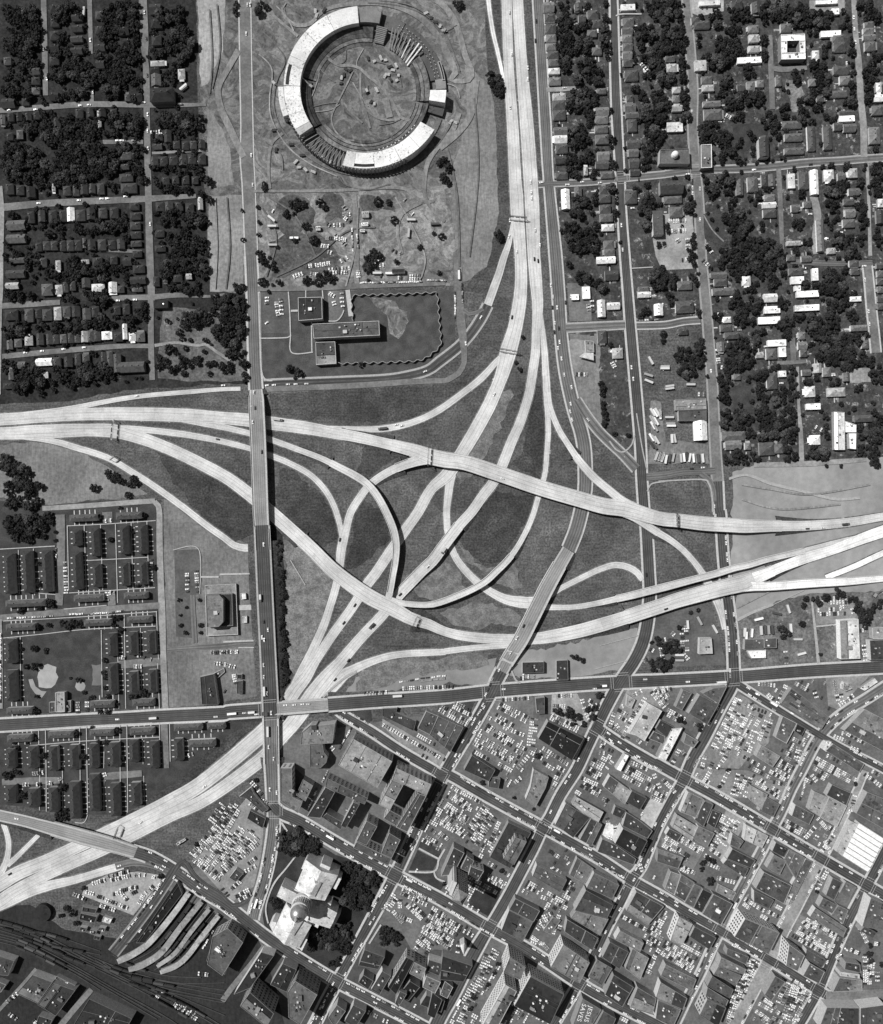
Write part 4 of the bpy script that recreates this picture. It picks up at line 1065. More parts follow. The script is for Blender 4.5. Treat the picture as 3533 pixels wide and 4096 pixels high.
def building(t, pts, hgt, tone, look=None, wall=None, win=None, units=None, z0=0.0, name='building', cat='building', rim=None, loc_zone=None, wtone=.03):
    """flat-roofed block given by its roof outline in the photo; returns the thing."""
    q = [float(v) for v in pts.replace(';', ' ').replace(',', ' ').split()]
    P = [W(t, q[i], q[i + 1], hgt) for i in range(0, len(q), 2)]
    if len(P) == 3:
        P.append((P[0][0] + P[2][0] - P[1][0], P[0][1] + P[2][1] - P[1][1]))
    P = ccw(P)
    P = [(x + (cxx - x) * .004, y + (cyy - y) * .004) for cxx, cyy in [(sum(p[0] for p in P) / len(P), sum(p[1] for p in P) / len(P))] for x, y in P]
    hgt += (len(PEND) % 37) * .012
    cx, cy = sum(p[0] for p in P) / len(P), sum(p[1] for p in P) / len(P)
    A = abs(sum(P[i][0] * P[(i + 1) % len(P)][1] - P[(i + 1) % len(P)][0] * P[i][1] for i in range(len(P)))) / 2
    o = thing(name, cat, (cx, cy, z0))
    size = 'small' if A < 350 else 'large' if A > 1800 else ''
    lk = look or ('%s %s flat-roofed block' % (size, tword(tone))).strip()
    want(o, lk, cx, cy, zone=loc_zone)
    P = [(x - cx, y - cy) for x, y in P]
    h = hgt - z0
    wt = wall if wall is not None else random.choice([.25, .32, .4, .5])
    b = MB()
    b.prism(P, .03, h - .02, top=False)
    b.build('wall', mat('wall', wt), o)
    I = inset(P, .45)
    n = len(P)
    b = MB()
    b.prism(I, h - 1.2, h - .75)
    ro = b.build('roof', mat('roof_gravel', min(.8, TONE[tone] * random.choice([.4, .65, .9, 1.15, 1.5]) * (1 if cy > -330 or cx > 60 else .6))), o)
    # parapet: a ring standing on the wall head
    b = MB()
    V = [(x, y, h - .02) for x, y in P] + [(x, y, h + .05) for x, y in P] + [(x, y, h + .05) for x, y in I] + [(x, y, h - .8) for x, y in I]
    F = []
    for k in range(n):
        j = (k + 1) % n
        for a in range(3):
            F.append((a * n + k, a * n + j, (a + 1) * n + j, (a + 1) * n + k))
    b.add(V, F)
    rt = rim if rim is not None else min(.5, TONE[tone] * 1.5 + .05)
    b.build('parapet', mat('wall', rt), o)
    for i in range(n):
        a, c = P[i], P[(i + 1) % n]
        L = math.hypot(c[0] - a[0], c[1] - a[1])
        for k in range(int(L / 4) + 1):
            u = k * 4 / max(L, 1)
            gmark(cx + a[0] + (c[0] - a[0]) * u, cy + a[1] + (c[1] - a[1]) * u, 3, 2)
            gmark(cx + (a[0] + (c[0] - a[0]) * u) * .6, cy + (a[1] + (c[1] - a[1]) * u) * .6, 3.5, 2)
    # rooftop plant
    m = units if units is not None else min(14, 2 + int(A / 110))
    e1 = np.array(P[1]) - np.array(P[0])
    ang = math.atan2(e1[1], e1[0])
    if n == 4 and A > 420 and units is None:
        for k in range(1 + (A > 900)):
            u = random.uniform(.25, .75)
            s_ = random.random() < .6
            i0, i1, i2, i3 = (0, 1, 2, 3) if s_ else (1, 2, 3, 0)
            q0 = [I[i0][a] + (I[i1][a] - I[i0][a]) * u for a in (0, 1)]
            q1 = [I[i3][a] + (I[i2][a] - I[i3][a]) * u for a in (0, 1)]
            b = MB()
            b.beam((q0[0], q0[1], h - .76), (q1[0], q1[1], h - .76), .5, random.uniform(.4, 1.0))
            b.build('party_wall', mat('wall', random.choice([.05, .08, .2])), ro)
            if random.random() < .6 and k == 0:      # newly tarred half
                lo = [I[i0], q0, q1, I[i3]]
                b = MB()
                b.add([(x, y, h - .745) for x, y in (lo if ccw(lo) == lo else lo[::-1])], [(0, 1, 2, 3)])
                b.build('roof_felt', mat('roof_gravel', TONE[tone] * random.choice([.5, .6, 1.5, 1.7])), ro)
    for k in range(m):
        ws = rng.dirichlet(np.ones(n))
        x, y = sum(ws[i] * P[i][0] for i in range(n)) * .8, sum(ws[i] * P[i][1] for i in range(n)) * .8
        b = MB()
        big = k == 0 and A > 700
        ww, dd, uh = (random.uniform(4, 7), random.uniform(3, 5), random.uniform(2, 3)) if big else (random.uniform(1, 2.2), random.uniform(1, 2.2), random.uniform(.8, 1.6))
        b.box(x, y, h - .74, h - .74 + uh, ww, dd, ang)
        if not big and k % 4 == 3:
            b = MB()
            b.cyl(x, y, h - .74, h + random.uniform(.3, 1.6), random.uniform(.5, 1.1), n=10)
        b.build('stair_head' if big else 'tank' if k % 4 == 3 else 'skylight' if k % 4 == 2 else 'vent', mat('wall' if big else 'paint', random.choice([.04, .1, .2, .4, .65])), ro)
    # windows on the walls that face the middle of the picture (the ones seen)
    if win or (win is None and hgt >= 17):
        st, bay = win or (4.0, 5.0)
        cnt = 0
        left = MB()
        for i in range(n):
            a, c = np.array(P[i]), np.array(P[(i + 1) % n])
            d = c - a
            L = np.linalg.norm(d)
            if L < 6:
                continue
            d = d / L
            nn = np.array((d[1], -d[0]))
            mid = (a + c) / 2 + np.array((cx, cy))
            if nn @ mid > 0:
                continue
            nb, ns = int(L / bay), int((h - 3) / st)
            for s in range(ns):
                for k in range(nb):
                    p = a + d * (L * (k + .5) / nb) + nn * .02
                    zz = 2.6 + s * st + st / 2
                    if zz + st / 2 > h - .3:
                        continue
                    if cnt < 60:
                        wd = ob('window', winmesh(wtone), o, (p[0], p[1], zz), math.atan2(d[1], d[0]), (bay * .5, .14, st * .55))
                        cnt += 1
                    else:
                        left.box(p[0], p[1], zz - st * .275, zz + st * .275, bay * .5, .14, math.atan2(d[1], d[0]))
        if left.V:
            w2 = left.build('window_grid', mat('glass', wtone), o)
            w2['kind'] = 'stuff'
    return o


def blds(t, s, **kw):
    for q in s.split('\n'):
        q = q.strip()
        if not q:
            continue
        a, b = q.split('|')
        v = b.split()
        building(t, a, float(v[0]), int(v[1]), look=' '.join(v[2:]) or None, **kw)
# ---------------------------------------------------------------- houses
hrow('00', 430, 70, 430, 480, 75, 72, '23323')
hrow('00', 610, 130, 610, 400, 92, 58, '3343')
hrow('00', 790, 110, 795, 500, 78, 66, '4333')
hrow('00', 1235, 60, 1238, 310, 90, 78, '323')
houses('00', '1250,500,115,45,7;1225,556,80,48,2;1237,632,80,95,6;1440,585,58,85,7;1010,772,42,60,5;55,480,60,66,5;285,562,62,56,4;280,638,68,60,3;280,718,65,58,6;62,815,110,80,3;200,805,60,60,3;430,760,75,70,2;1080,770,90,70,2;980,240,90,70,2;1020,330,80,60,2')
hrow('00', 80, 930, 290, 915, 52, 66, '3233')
houses('00', '20,950,40,80,6;155,1065,52,74,6;75,1080,50,60,3;785,900,30,50,7;788,985,34,60,7;1250,1160,76,50,4;1330,1080,58,100,3;1260,1085,60,56,3;1000,1230,96,70,5;985,1322,78,46,4;1000,1408,110,62,4;1020,1490,130,80,4;425,1490,28,62,7;450,970,60,70,3')
hrow('00', 625, 900, 900, 890, 56, 70, '3323')
hrow('00', 1400, 1150, 1600, 1145, 56, 72, '3343')
hrow('00', 1222, 1275, 1600, 1258, 66, 82, '433433')
hrow('00', 1310, 1430, 1550, 1425, 58, 66, '3333')
hrow('00', 530, 1505, 800, 1500, 58, 88, '44344')
hrow('00', 70, 1500, 240, 1520, 70, 90, '332')
hrow('00', 240, 1722, 500, 1712, 60, 100, '3433')
houses('00', '560,1702,62,112,9;125,1785,148,80,6;125,1893,152,72,6;668,1930,26,80,6;1590,1620,42,92,7', form='gable')
hrow('00', 632, 1702, 900, 1690, 72, 96, '4343')
hrow('00', 1065, 1640, 1085, 2010, 84, 56, '334343')
hrow('00', 305, 1955, 620, 1948, 54, 80, '344343')
hrow('00', 725, 1945, 960, 1940, 62, 82, '3434')
hrow('00', 1265, 1640, 1500, 1640, 66, 72, '3433')
hrow('00', 1265, 1845, 1268, 1970, 84, 60, '33')
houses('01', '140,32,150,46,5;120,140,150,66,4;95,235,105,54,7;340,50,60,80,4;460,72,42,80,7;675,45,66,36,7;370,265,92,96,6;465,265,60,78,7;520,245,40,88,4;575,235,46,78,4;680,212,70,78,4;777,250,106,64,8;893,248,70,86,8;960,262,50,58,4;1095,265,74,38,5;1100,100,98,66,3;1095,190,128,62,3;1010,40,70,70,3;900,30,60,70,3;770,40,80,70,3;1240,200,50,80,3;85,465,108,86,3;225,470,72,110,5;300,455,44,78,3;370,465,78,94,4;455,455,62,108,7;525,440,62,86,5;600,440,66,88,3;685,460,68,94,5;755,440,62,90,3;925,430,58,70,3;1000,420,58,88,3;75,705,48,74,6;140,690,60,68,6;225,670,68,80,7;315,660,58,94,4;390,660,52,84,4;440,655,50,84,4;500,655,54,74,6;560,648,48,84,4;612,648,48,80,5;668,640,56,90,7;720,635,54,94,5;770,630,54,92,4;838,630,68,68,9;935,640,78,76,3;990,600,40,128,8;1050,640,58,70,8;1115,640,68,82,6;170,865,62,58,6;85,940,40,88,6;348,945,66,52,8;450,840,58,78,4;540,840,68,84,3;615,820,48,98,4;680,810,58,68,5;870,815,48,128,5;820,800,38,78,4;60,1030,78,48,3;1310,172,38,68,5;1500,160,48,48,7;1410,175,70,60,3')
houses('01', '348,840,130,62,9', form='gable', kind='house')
houses('20', '865,48,90,78,6;875,135,88,68,4;885,220,84,76,4;885,300,84,64,6;885,365,84,52,6;900,430,88,58,4;905,490,84,54,5;908,560,94,48,8;912,640,104,56,6;950,765,108,58,7;945,830,104,70,4;950,905,104,78,4;960,1040,108,74,5;960,1100,104,68,8;970,1175,98,68,4;970,1390,98,58,4;1100,55,60,66,4;1220,110,86,76,4;1130,140,58,58,4;1210,260,78,58,5;1250,400,78,58,5;1285,720,78,44,5;1290,880,108,66,6;1285,945,112,58,6;1285,1020,108,58,5;1290,1100,108,76,5;1300,1235,96,74,6;1290,1305,106,58,4;1330,1385,108,54,5;1300,1510,68,66,4;1310,1570,98,66,4;1315,1655,92,66,4;1325,1725,106,62,5;1335,1805,104,56,8;1345,1940,82,68,5;1350,2000,88,54,5;1160,1355,34,72,7;1100,1520,58,78,5;1500,170,92,70,5;1490,240,88,52,5;1490,300,84,56,6;1495,365,84,56,5;1490,430,78,54,6;1495,490,78,52,4;1525,590,110,84,4;1510,780,58,58,4;1515,850,86,70,5;1530,910,106,48,5;1530,990,78,100,4;1540,1140,106,64,4;1540,1210,78,66,5;1545,1290,78,76,4;1550,1365,78,52,3;1520,1560,98,104,4;960,1265,90,60,3;1250,180,80,60,4')
houses('20', '1000,1580,68,162,9', form='gable', kind='shed', grp='long sheds')
houses('20', '1495,55,115,48,8', form='flat')
houses('30', '727,475,198,48,9;1375,265,162,48,9;1340,15,178,30,9;1410,88,60,46,9;410,20,168,40,8;340,515,94,84,7;1500,940,128,46,9', form='flat', kind='hall', grp='white flat-roofed halls')
houses('30', '760,225,88,58,6;765,300,84,64,7;765,385,94,52,7;110,535,84,68,7;100,460,80,40,4;390,630,88,58,5;400,695,98,52,7;430,820,148,44,6;440,905,148,88,5;150,710,68,48,7;145,780,58,54,6;150,850,84,62,7;135,1005,128,76,8;1020,215,88,68,5;1255,430,58,68,8;1435,300,98,58,5;1450,365,98,76,4;1460,550,128,66,4;1490,630,88,68,6;1440,740,138,52,5;1500,895,120,40,4;1525,1010,98,66,5;660,690,58,58,4;740,680,66,78,6;815,660,58,58,6;960,640,48,78,5;1230,650,58,58,6;850,1150,70,150,4;1680,190,78,48,5;1675,240,88,44,6;1680,290,98,44,6;1690,360,88,76,5;1755,690,48,78,8;1750,775,78,58,9;1745,870,88,76,5;1060,1435,58,118,8;755,1460,84,118,5;850,1430,56,98,3;905,1430,54,98,5;1160,1430,78,138,4;1360,1390,84,96,8;1550,1370,78,76,7;1460,1400,60,60,5;1560,1520,88,56,5;120,1580,148,58,5;145,1680,108,86,5;890,1565,88,48,6;885,1625,108,48,8;890,1690,108,66,4;1080,1930,118,38,7;1520,1600,88,48,4;1530,1690,78,66,6;1520,1770,98,66,5;1380,1990,66,48,7;1770,1610,48,68,8;1765,1720,58,108,3;1090,1650,58,58,5;1190,1620,66,48,5;1290,780,60,50,4;630,30,90,70,3;780,60,70,90,4;350,190,130,60,4;300,160,70,60,4;1430,1000,60,60,4')
houses('30', '1245,1445,64,200,9;1290,1870,58,258,6;650,1490,56,118,5', form='gable', kind='shed', grp='long sheds')
houses('30', '1065,985,162,58,5;1080,1085,148,58,5;1085,1195,162,50,5;1220,1095,64,196,4;1350,1090,68,188,4;1725,1070,88,136,6', form='hip', kind='apartment row', grp='paired apartment rows')
houses('21', '1365,150,106,76,3;1290,640,74,106,4;1415,770,84,84,7;1620,260,88,38,5;1620,305,94,48,8')
houses('21', '1163,290,62,98,9;1075,325,58,44,9', form='flat', kind='shed', grp='white sheds')
houses('21', '1320,30,154,56,9;1285,415,64,138,8;1380,395,104,58,8;1740,425,72,94,9', form='gable', kind='shed', grp='white sheds')
houses('31', '1110,190,104,58,9;1250,145,48,98,9;1110,255,48,40,9;1190,300,178,50,9;1185,410,198,48,9;908,425,128,56,9;885,510,178,56,9;945,690,150,50,9;990,760,58,80,9;1235,1195,114,48,9;990,935,58,48,9', form='flat', kind='hall', grp='white flat-roofed halls')
houses('31', '1100,120,118,56,4;895,330,108,68,8;705,195,68,78,8;485,150,128,48,5;500,205,108,58,4;525,280,188,56,5;550,505,68,48,8;545,570,98,56,4;590,630,118,56,4;500,720,58,78,6;215,230,118,68,5;215,400,148,96,4;905,775,86,88,5;810,785,58,48,7;1145,630,58,58,6;1150,710,72,62,6;1160,770,58,58,4;910,990,86,136,4;1270,890,66,78,7;1345,920,66,76,6;1210,1075,88,88,8;1420,1080,148,72,7;1635,1290,148,56,4;600,1430,188,76,5;600,1500,128,78,6;715,1510,48,58,6;870,1530,126,106,4;960,1530,78,76,5;1250,1460,88,78,9;1650,700,58,66,5;1560,60,78,56,4;1570,120,70,50,4;1570,340,98,40,9;1600,570,138,48,6;630,960,58,48,5;200,600,78,48,3;1060,10,70,50,5;1180,20,80,50,5;1500,960,50,70,5;1180,925,70,50,5')
houses('31', '340,1385,110,162,9', form='gable', kind='shed', grp='white sheds')
hrow('31', 1765, 70, 1778, 400, 58, 48, '454544')
EST = dict(kind='apartment row', form='hip', hh=6.0, grp='estate apartment rows')
houses('02', '70,490,80,330,1;215,475,74,340,1;370,470,80,340,1;605,205,66,130,1;755,240,68,228,1;610,465,70,306,1;765,505,66,188,1;985,220,70,238,1;1130,215,70,238,1;990,495,62,188,1;1135,485,62,188,1;80,1105,84,200,1;85,1380,88,250,1;885,1055,70,188,1;1050,1045,70,190,1;1195,1035,70,188,1;890,1325,70,250,1;1055,1360,70,188,1;1205,1345,66,190,1;660,46,228,58,3;1020,28,208,58,3;200,725,328,58,3;700,685,238,58,3;1075,665,192,54,3;160,915,238,54,3;770,880,218,54,3;1105,855,198,54,3;150,1580,208,54,3;805,1530,198,58,3;1135,1515,178,58,3;150,1800,198,58,3;480,1770,208,58,3;805,1755,198,58,3;1125,1745,198,58,3;1490,1710,228,56,3;1715,1700,148,54,3;80,1960,74,160,1;255,1950,74,180,1;420,1960,70,200,1;585,1950,74,200,1;740,1940,70,200,1;905,1930,78,200,1;1060,1900,74,180,1;1220,1930,74,220,1;1415,1890,70,180,1;1600,1840,218,62,3', **EST)
houses('03', '80,210,84,150,1;260,240,84,150,1;420,255,76,200,1;590,260,84,300,1;745,200,84,300,1;910,255,76,268,1;1075,210,76,188,1', **EST)
# ---------------------------------------------------------------- flat-roofed blocks
def B(t, s, **kw):
    blds(t, s, **kw)
B('11', '''620,330 810,325 815,500 625,515|9 3 square dark-roofed hall with pale rim
735,540 1265,515 1270,630 745,655|11 5 long grey slab block with vents
760,685 915,680 925,855 765,865|6 5 low grey block with stained roof''', rim=.5, wall=.3)
B('12', '''650,1750 720,1690 765,1690 765,1700 915,1680 895,1835 640,1850|15 4
715,1850 815,1845 825,1905 855,1945 845,1990 800,2033 715,2033|12 3
1060,1800 1370,1980 1250,2190 940,2010|27 5 pillared office block with penthouses
1640,1580 1735,1620 1670,1770 1570,1720|8 5
1735,1620 1935,1710 1830,1910 1665,1770|9 3
1290,1560 1410,1555 1400,1590 1560,1660 1540,1740 1290,1620|5 1
1590,1330 1787,1310 1787,1330 1590,1350|1 5 low pale loading kerb''')
B('12', '''165,645 205,645 210,690 170,695|3 8 small white square kiosk
175,830 215,825 215,880 180,882|3 7 small pale square kiosk
135,1290 175,1290 175,1325 140,1325|4 1
135,1345 180,1340 178,1445 135,1445|4 1''', units=0)
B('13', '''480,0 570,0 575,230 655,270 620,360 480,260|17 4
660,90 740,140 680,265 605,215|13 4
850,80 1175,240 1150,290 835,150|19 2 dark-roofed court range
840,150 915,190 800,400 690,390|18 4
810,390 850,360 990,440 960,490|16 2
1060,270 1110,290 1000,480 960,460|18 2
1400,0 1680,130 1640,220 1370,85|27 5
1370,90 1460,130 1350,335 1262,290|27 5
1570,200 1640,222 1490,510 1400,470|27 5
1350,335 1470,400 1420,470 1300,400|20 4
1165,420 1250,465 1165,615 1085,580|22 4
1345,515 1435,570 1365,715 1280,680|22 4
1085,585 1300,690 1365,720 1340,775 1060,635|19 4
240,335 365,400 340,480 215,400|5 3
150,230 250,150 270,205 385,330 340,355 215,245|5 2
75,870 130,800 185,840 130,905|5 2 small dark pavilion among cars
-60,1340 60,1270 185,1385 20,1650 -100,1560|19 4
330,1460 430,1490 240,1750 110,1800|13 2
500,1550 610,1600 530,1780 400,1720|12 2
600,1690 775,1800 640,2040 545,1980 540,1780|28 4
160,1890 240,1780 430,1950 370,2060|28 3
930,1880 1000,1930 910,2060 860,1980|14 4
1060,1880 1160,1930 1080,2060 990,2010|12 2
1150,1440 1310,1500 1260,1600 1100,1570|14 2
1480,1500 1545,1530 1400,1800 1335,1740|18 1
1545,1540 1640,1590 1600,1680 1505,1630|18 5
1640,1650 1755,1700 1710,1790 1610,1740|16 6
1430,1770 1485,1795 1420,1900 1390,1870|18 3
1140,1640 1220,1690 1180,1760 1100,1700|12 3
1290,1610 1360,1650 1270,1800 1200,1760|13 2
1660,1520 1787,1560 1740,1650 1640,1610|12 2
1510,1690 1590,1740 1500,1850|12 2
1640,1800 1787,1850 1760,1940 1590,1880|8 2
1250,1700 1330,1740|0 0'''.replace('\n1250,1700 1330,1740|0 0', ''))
B('23', '''390,65 480,90 465,165 385,150|8 2
745,10 865,75 840,160 760,310 680,250 720,150|9 4
545,430 725,515 560,800 395,710|8 1 low dark podium with pale edge
600,550 690,585 590,770 505,720|19 3 pale walled slab over dark podium
110,630 195,675 105,850 8,860|15 5 grey wing of pyramid topped tower
245,780 350,820 300,900 222,860|18 5 square wing of pyramid topped tower
215,700 272,735 232,830 165,800|14 4 middle wing of pyramid topped tower
600,1035 795,1135 745,1225 550,1125|11 4
550,1128 740,1225 660,1380 488,1290|11 3
770,770 1010,890 960,990 735,860|10 2
1000,280 1195,395 1060,555 915,450|9 2 dark ribbed garage roof
1085,230 1300,350 1250,450 1050,290|8 6
1200,400 1290,450 1205,620 1110,570|9 3
1350,60 1520,185 1470,290 1300,150|8 5
1525,180 1645,240 1590,335 1480,270|10 1
1395,300 1480,340 1440,400 1370,370|6 1
1455,480 1650,580 1575,720 1390,600|16 1
1290,560 1390,605 1560,725 1540,770 1250,665|8 4
1480,350 1590,420 1690,500 1650,560 1450,460|7 4
1090,710 1220,800 1150,920 1030,850|6 4
1225,830 1425,930 1370,1040 1165,950|12 3
1160,970 1380,1090 1330,1190 1070,1130|12 1
1080,1135 1340,1200 1270,1330 1040,1190|9 4
1010,1200 1160,1290 1120,1390 990,1300|9 4
1160,1290 1260,1350 1215,1450 1120,1390|9 3
1560,980 1780,1100 1650,1250 1480,1130|8 4
1430,1290 1620,1390 1590,1460 1390,1360|9 4
1350,1380 1500,1460 1430,1600 1290,1500|11 2
1530,1430 1660,1510 1590,1680 1470,1590|9 5
1250,1520 1370,1590 1290,1730 1180,1660|9 3
1380,1640 1540,1740 1450,1900 1310,1800|12 3
1570,1740 1720,1830 1690,1960 1510,1900|12 4
40,1690 105,1740 60,1830 0,1800|9 6
20,1490 260,1570 190,1700 0,1680|13 1
-60,1780 20,1840 -40,1990 -100,1960|12 2
900,1180 960,1210 880,1320|3 4''')
B('23', '''980,1400 1190,1545 1110,1710 880,1580|20 4 block with chequered pale front
555,1500 682,1580 640,1680 505,1620|26 3 upper slab tower with pale front
520,1720 612,1775 440,2100 330,2060|24 6 long slab tower with ribbed front
720,1655 988,1800 880,2040 590,1890|24 1 black-roofed block with ribbed fronts''', win=(3.6, 3.4), wall=.55, wtone=.05)
B('23', '''1135,1830 1285,1920 1200,2060 1050,2060|12 3 block with white words on roof
1300,1930 1400,1990 1370,2060 1230,2060|12 2''', units=0)
B('33', '''240,190 365,250 310,400 175,350|8 5
370,260 440,290 360,470 290,410|8 3
430,330 500,360 450,480 390,440|5 3
150,370 320,470 270,580 110,470|8 5
320,460 450,520 390,630 270,560|8 4
90,480 190,530 150,590 60,530|7 4
0,640 200,710 160,800 -10,745|8 4
180,840 290,910 215,1060 130,1010|8 4
100,820 185,850 130,1010 50,960|8 6
290,920 350,950 285,1110 210,1070|8 4
355,960 435,1000 350,1150 280,1110|8 2
440,1000 595,1080 500,1250 350,1160|10 5
480,920 620,990 590,1050 460,980|3 5
590,640 775,735 735,795 545,720|8 3
545,725 720,800 685,870 515,760|8 2
700,450 875,540 825,635 680,570|7 6
590,520 680,580 640,640 570,610|7 3
935,590 1038,640 1000,710 905,660|9 1
1042,645 1165,710 1095,880 1000,720|8 3
920,685 1020,740 965,850 862,790|8 4
840,825 1062,935 1000,1080 772,955|10 5 grey roof dotted with skylights
1172,720 1228,745 1070,1060 1020,1000|5 3 long narrow grey shed
760,970 920,1050 880,1120 760,1060|7 2
740,140 870,210 820,330 725,250|8 5
865,230 965,290 915,390 800,340|8 3
1090,290 1240,370 1200,450 1060,380|8 4
1240,185 1355,235 1290,390 1195,330|7 5
1360,225 1500,300 1420,470 1285,390|8 6
1380,130 1535,200 1495,300 1335,215|7 4
1660,190 1800,245 1800,490 1570,360|9 4
1530,420 1590,448 1475,690 1410,660|7 6
1385,870 1465,910 1400,1050 1330,1010|8 3
1490,900 1575,945 1520,1040 1440,990|9 3
1310,1030 1425,1090 1390,1160 1275,1100|8 3
1430,1090 1512,1130 1470,1240 1375,1170|8 4
1250,1110 1500,1275 1470,1345 1205,1180|7 4
1180,1440 1340,1530 1300,1590 1165,1510|9 1
1205,1550 1325,1620 1280,1715 1150,1650|11 5
1690,1030 1800,1080 1800,1290 1620,1260|14 3
1640,1255 1740,1310 1710,1355 1605,1295|11 1
1490,1540 1605,1560 1610,1630 1480,1600|11 4
1450,1620 1600,1640 1600,1672 1445,1650|11 8
1440,1665 1622,1685 1622,1770 1385,1780|12 5
1340,1900 1600,1905 1600,2060 1280,2060|14 4
1605,1905 1800,1880 1800,2060 1605,2060|14 5
290,1260 462,1350 410,1445 250,1340|13 2
60,1560 305,1680 270,1770 20,1650|10 4
20,1700 232,1830 200,1920 -20,1830|10 4
0,1840 182,1920 120,2060 -20,1990|10 4
500,1500 702,1600 680,1640 480,1570|11 4
480,1572 662,1650 622,1720 440,1640|11 3
430,1650 600,1760 570,1830 390,1730|11 2
392,1740 560,1845 535,1900 370,1835|12 4
390,1835 540,1905 480,2060 330,1960|17 2
930,1650 1012,1700 900,1850 845,1800|11 4
550,1430 720,1500 700,1560 540,1480|9 3
480,190 500,160 530,230|1 4
1010,1020 1075,1000 1030,1090 1000,1080|6 6'''.replace('\n480,190 500,160 530,230|1 4', ''))
B('33', '''690,1195 965,1310 880,1480 605,1340|21 4 large block with white gridded front
1040,1400 1165,1490 1110,1615 1015,1570|19 5 block with dotted pale front
165,1180 275,1240 190,1410 95,1370|13 5 block with pale arcaded front''', win=(4, 4), wall=.6, wtone=.05)
B('22', '''860,1660 1145,1800 1050,1975 780,1800|11 0 large black square-roofed block
760,1480 832,1470 832,1600 770,1602|7 2
655,1195 827,1190 827,1275 655,1282|6 1
925,1180 1015,1175 1020,1335 925,1338|5 3
1490,1450 1552,1490 1520,1560 1478,1540|5 6
1650,1515 1765,1580 1625,1820 1560,1775 1500,1760|10 8 bright white slab roof with notch
1470,1920 1502,1935 1435,2060 1395,2040|7 9
255,1930 440,2050 390,2140 190,2050|10 2
1700,1740 1787,1780 1787,1850 1660,1800|6 5''')
B('32', '''330,1450 480,1530 390,1690 240,1600|9 3
200,1410 268,1440 190,1575 138,1550|8 4
440,1400 548,1385 480,1525 350,1440|9 4
330,1000 425,1000 435,1125 325,1130|6 6
690,1012 838,1010 838,1092 685,1095|6 3
842,1005 942,1000 942,1080 846,1082|6 4
705,1100 857,1095 857,1160 740,1162|5 9
1255,905 1410,890 1415,900 1260,915|2 7 long low pale canopy
1700,920 1800,915 1800,1008 1705,1008|7 8
1680,1020 1800,1015 1800,1175 1690,1178|8 2
1060,1395 1360,1630 1300,1725 975,1520|8 3 long grey works with ridge lights
990,1620 1105,1680 1020,1840 930,1790|7 6 pale shed with vent rows
1105,1682 1172,1720 1140,1780 1080,1740|6 1
820,1850 972,1940 910,2028 775,1940|7 5
1640,1565 1800,1650 1800,1910 1475,1735|8 5 huge pale flat roof
1390,1840 1640,2000 1600,2070 1330,1895|8 4
1330,1820 1378,1825 1335,1905 1300,1880|6 9
1475,1350 1545,1400 1490,1425 1465,1410|5 6
222,1760 322,1820 282,1875 200,1835|9 5
1600,1400 1720,1320 1745,1350 1640,1420|4 7
20,1650 130,1710 80,1800 -20,1720|8 2''')
B('32', '''110,1720 195,1712 60,1975 -5,1950|9 8 white wedge roof with vents''', units=7)
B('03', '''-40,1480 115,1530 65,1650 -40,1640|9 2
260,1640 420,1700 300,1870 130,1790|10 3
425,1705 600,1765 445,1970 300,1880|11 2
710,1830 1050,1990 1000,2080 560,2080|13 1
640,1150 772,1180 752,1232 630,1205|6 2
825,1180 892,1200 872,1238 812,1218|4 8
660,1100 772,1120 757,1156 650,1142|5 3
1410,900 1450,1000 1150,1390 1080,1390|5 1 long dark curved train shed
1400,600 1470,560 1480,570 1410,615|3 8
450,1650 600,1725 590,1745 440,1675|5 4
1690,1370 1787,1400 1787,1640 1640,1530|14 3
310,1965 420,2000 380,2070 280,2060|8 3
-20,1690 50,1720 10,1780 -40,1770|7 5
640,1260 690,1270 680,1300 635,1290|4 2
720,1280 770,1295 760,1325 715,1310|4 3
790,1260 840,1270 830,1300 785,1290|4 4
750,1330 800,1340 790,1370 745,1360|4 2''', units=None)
B('31', '''1395,1235 1480,1240 1485,1540 1400,1540|5 9 long wing of white U-shaped school
1486,1310 1575,1340 1575,1400 1486,1400|5 9 middle wing of white U-shaped school
1515,1405 1575,1405 1572,1535 1520,1530|5 9 short wing of white U-shaped school
135,1140 380,1130 385,1215 140,1225|6 5
160,1228 385,1218 385,1305 165,1310|6 2''')
B('30', '''340,1150 425,1145 428,1330 342,1335|8 6 grey flat block with two skylights
975,275 1165,268 1168,320 975,325|8 9 front range of square courtyard school
975,326 1024,325 1024,415 977,418|8 9 left range of square courtyard school
1122,322 1168,321 1170,415 1125,416|8 9 right range of square courtyard school
977,419 1170,417 1172,468 978,472|8 9 rear range of square courtyard school''', rim=.8, wall=.2)
B('02', '''440,1435 512,1432 515,1588 442,1590|7 8 white slab hall of the estate
392,1510 438,1508 438,1590 392,1592|4 5
516,1500 562,1498 562,1588 518,1590|4 6
1590,1310 1700,1285 1735,1530 1605,1530|7 1
1690,1285 1780,1240 1787,1270 1730,1320|2 6''')
B('00', '''1430,705 1475,668 1485,682 1440,718|3 8 white parked trailer shed''', units=0)
houses('00', '1280,745,190,115,1', hh=8, form='hip', kind='church', grp='churches')
houses('30', '110,1480,185,105,2;650,1120,0,0,1'.split(';')[0] + ';845,1170,80,150,3', hh=7, form='gable', kind='church', grp='churches')
houses('01', '1040,880,215,85,5;930,850,60,150,5', hh=5, form='gable', kind='apartment row', grp='paired apartment rows')
houses('01', '1275,380,115,62,2', hh=5, form='flat', kind='hall', grp='dark halls')
houses('20', '1735,1765,80,195,3', hh=7, form='flat', kind='hall', grp='dark halls')
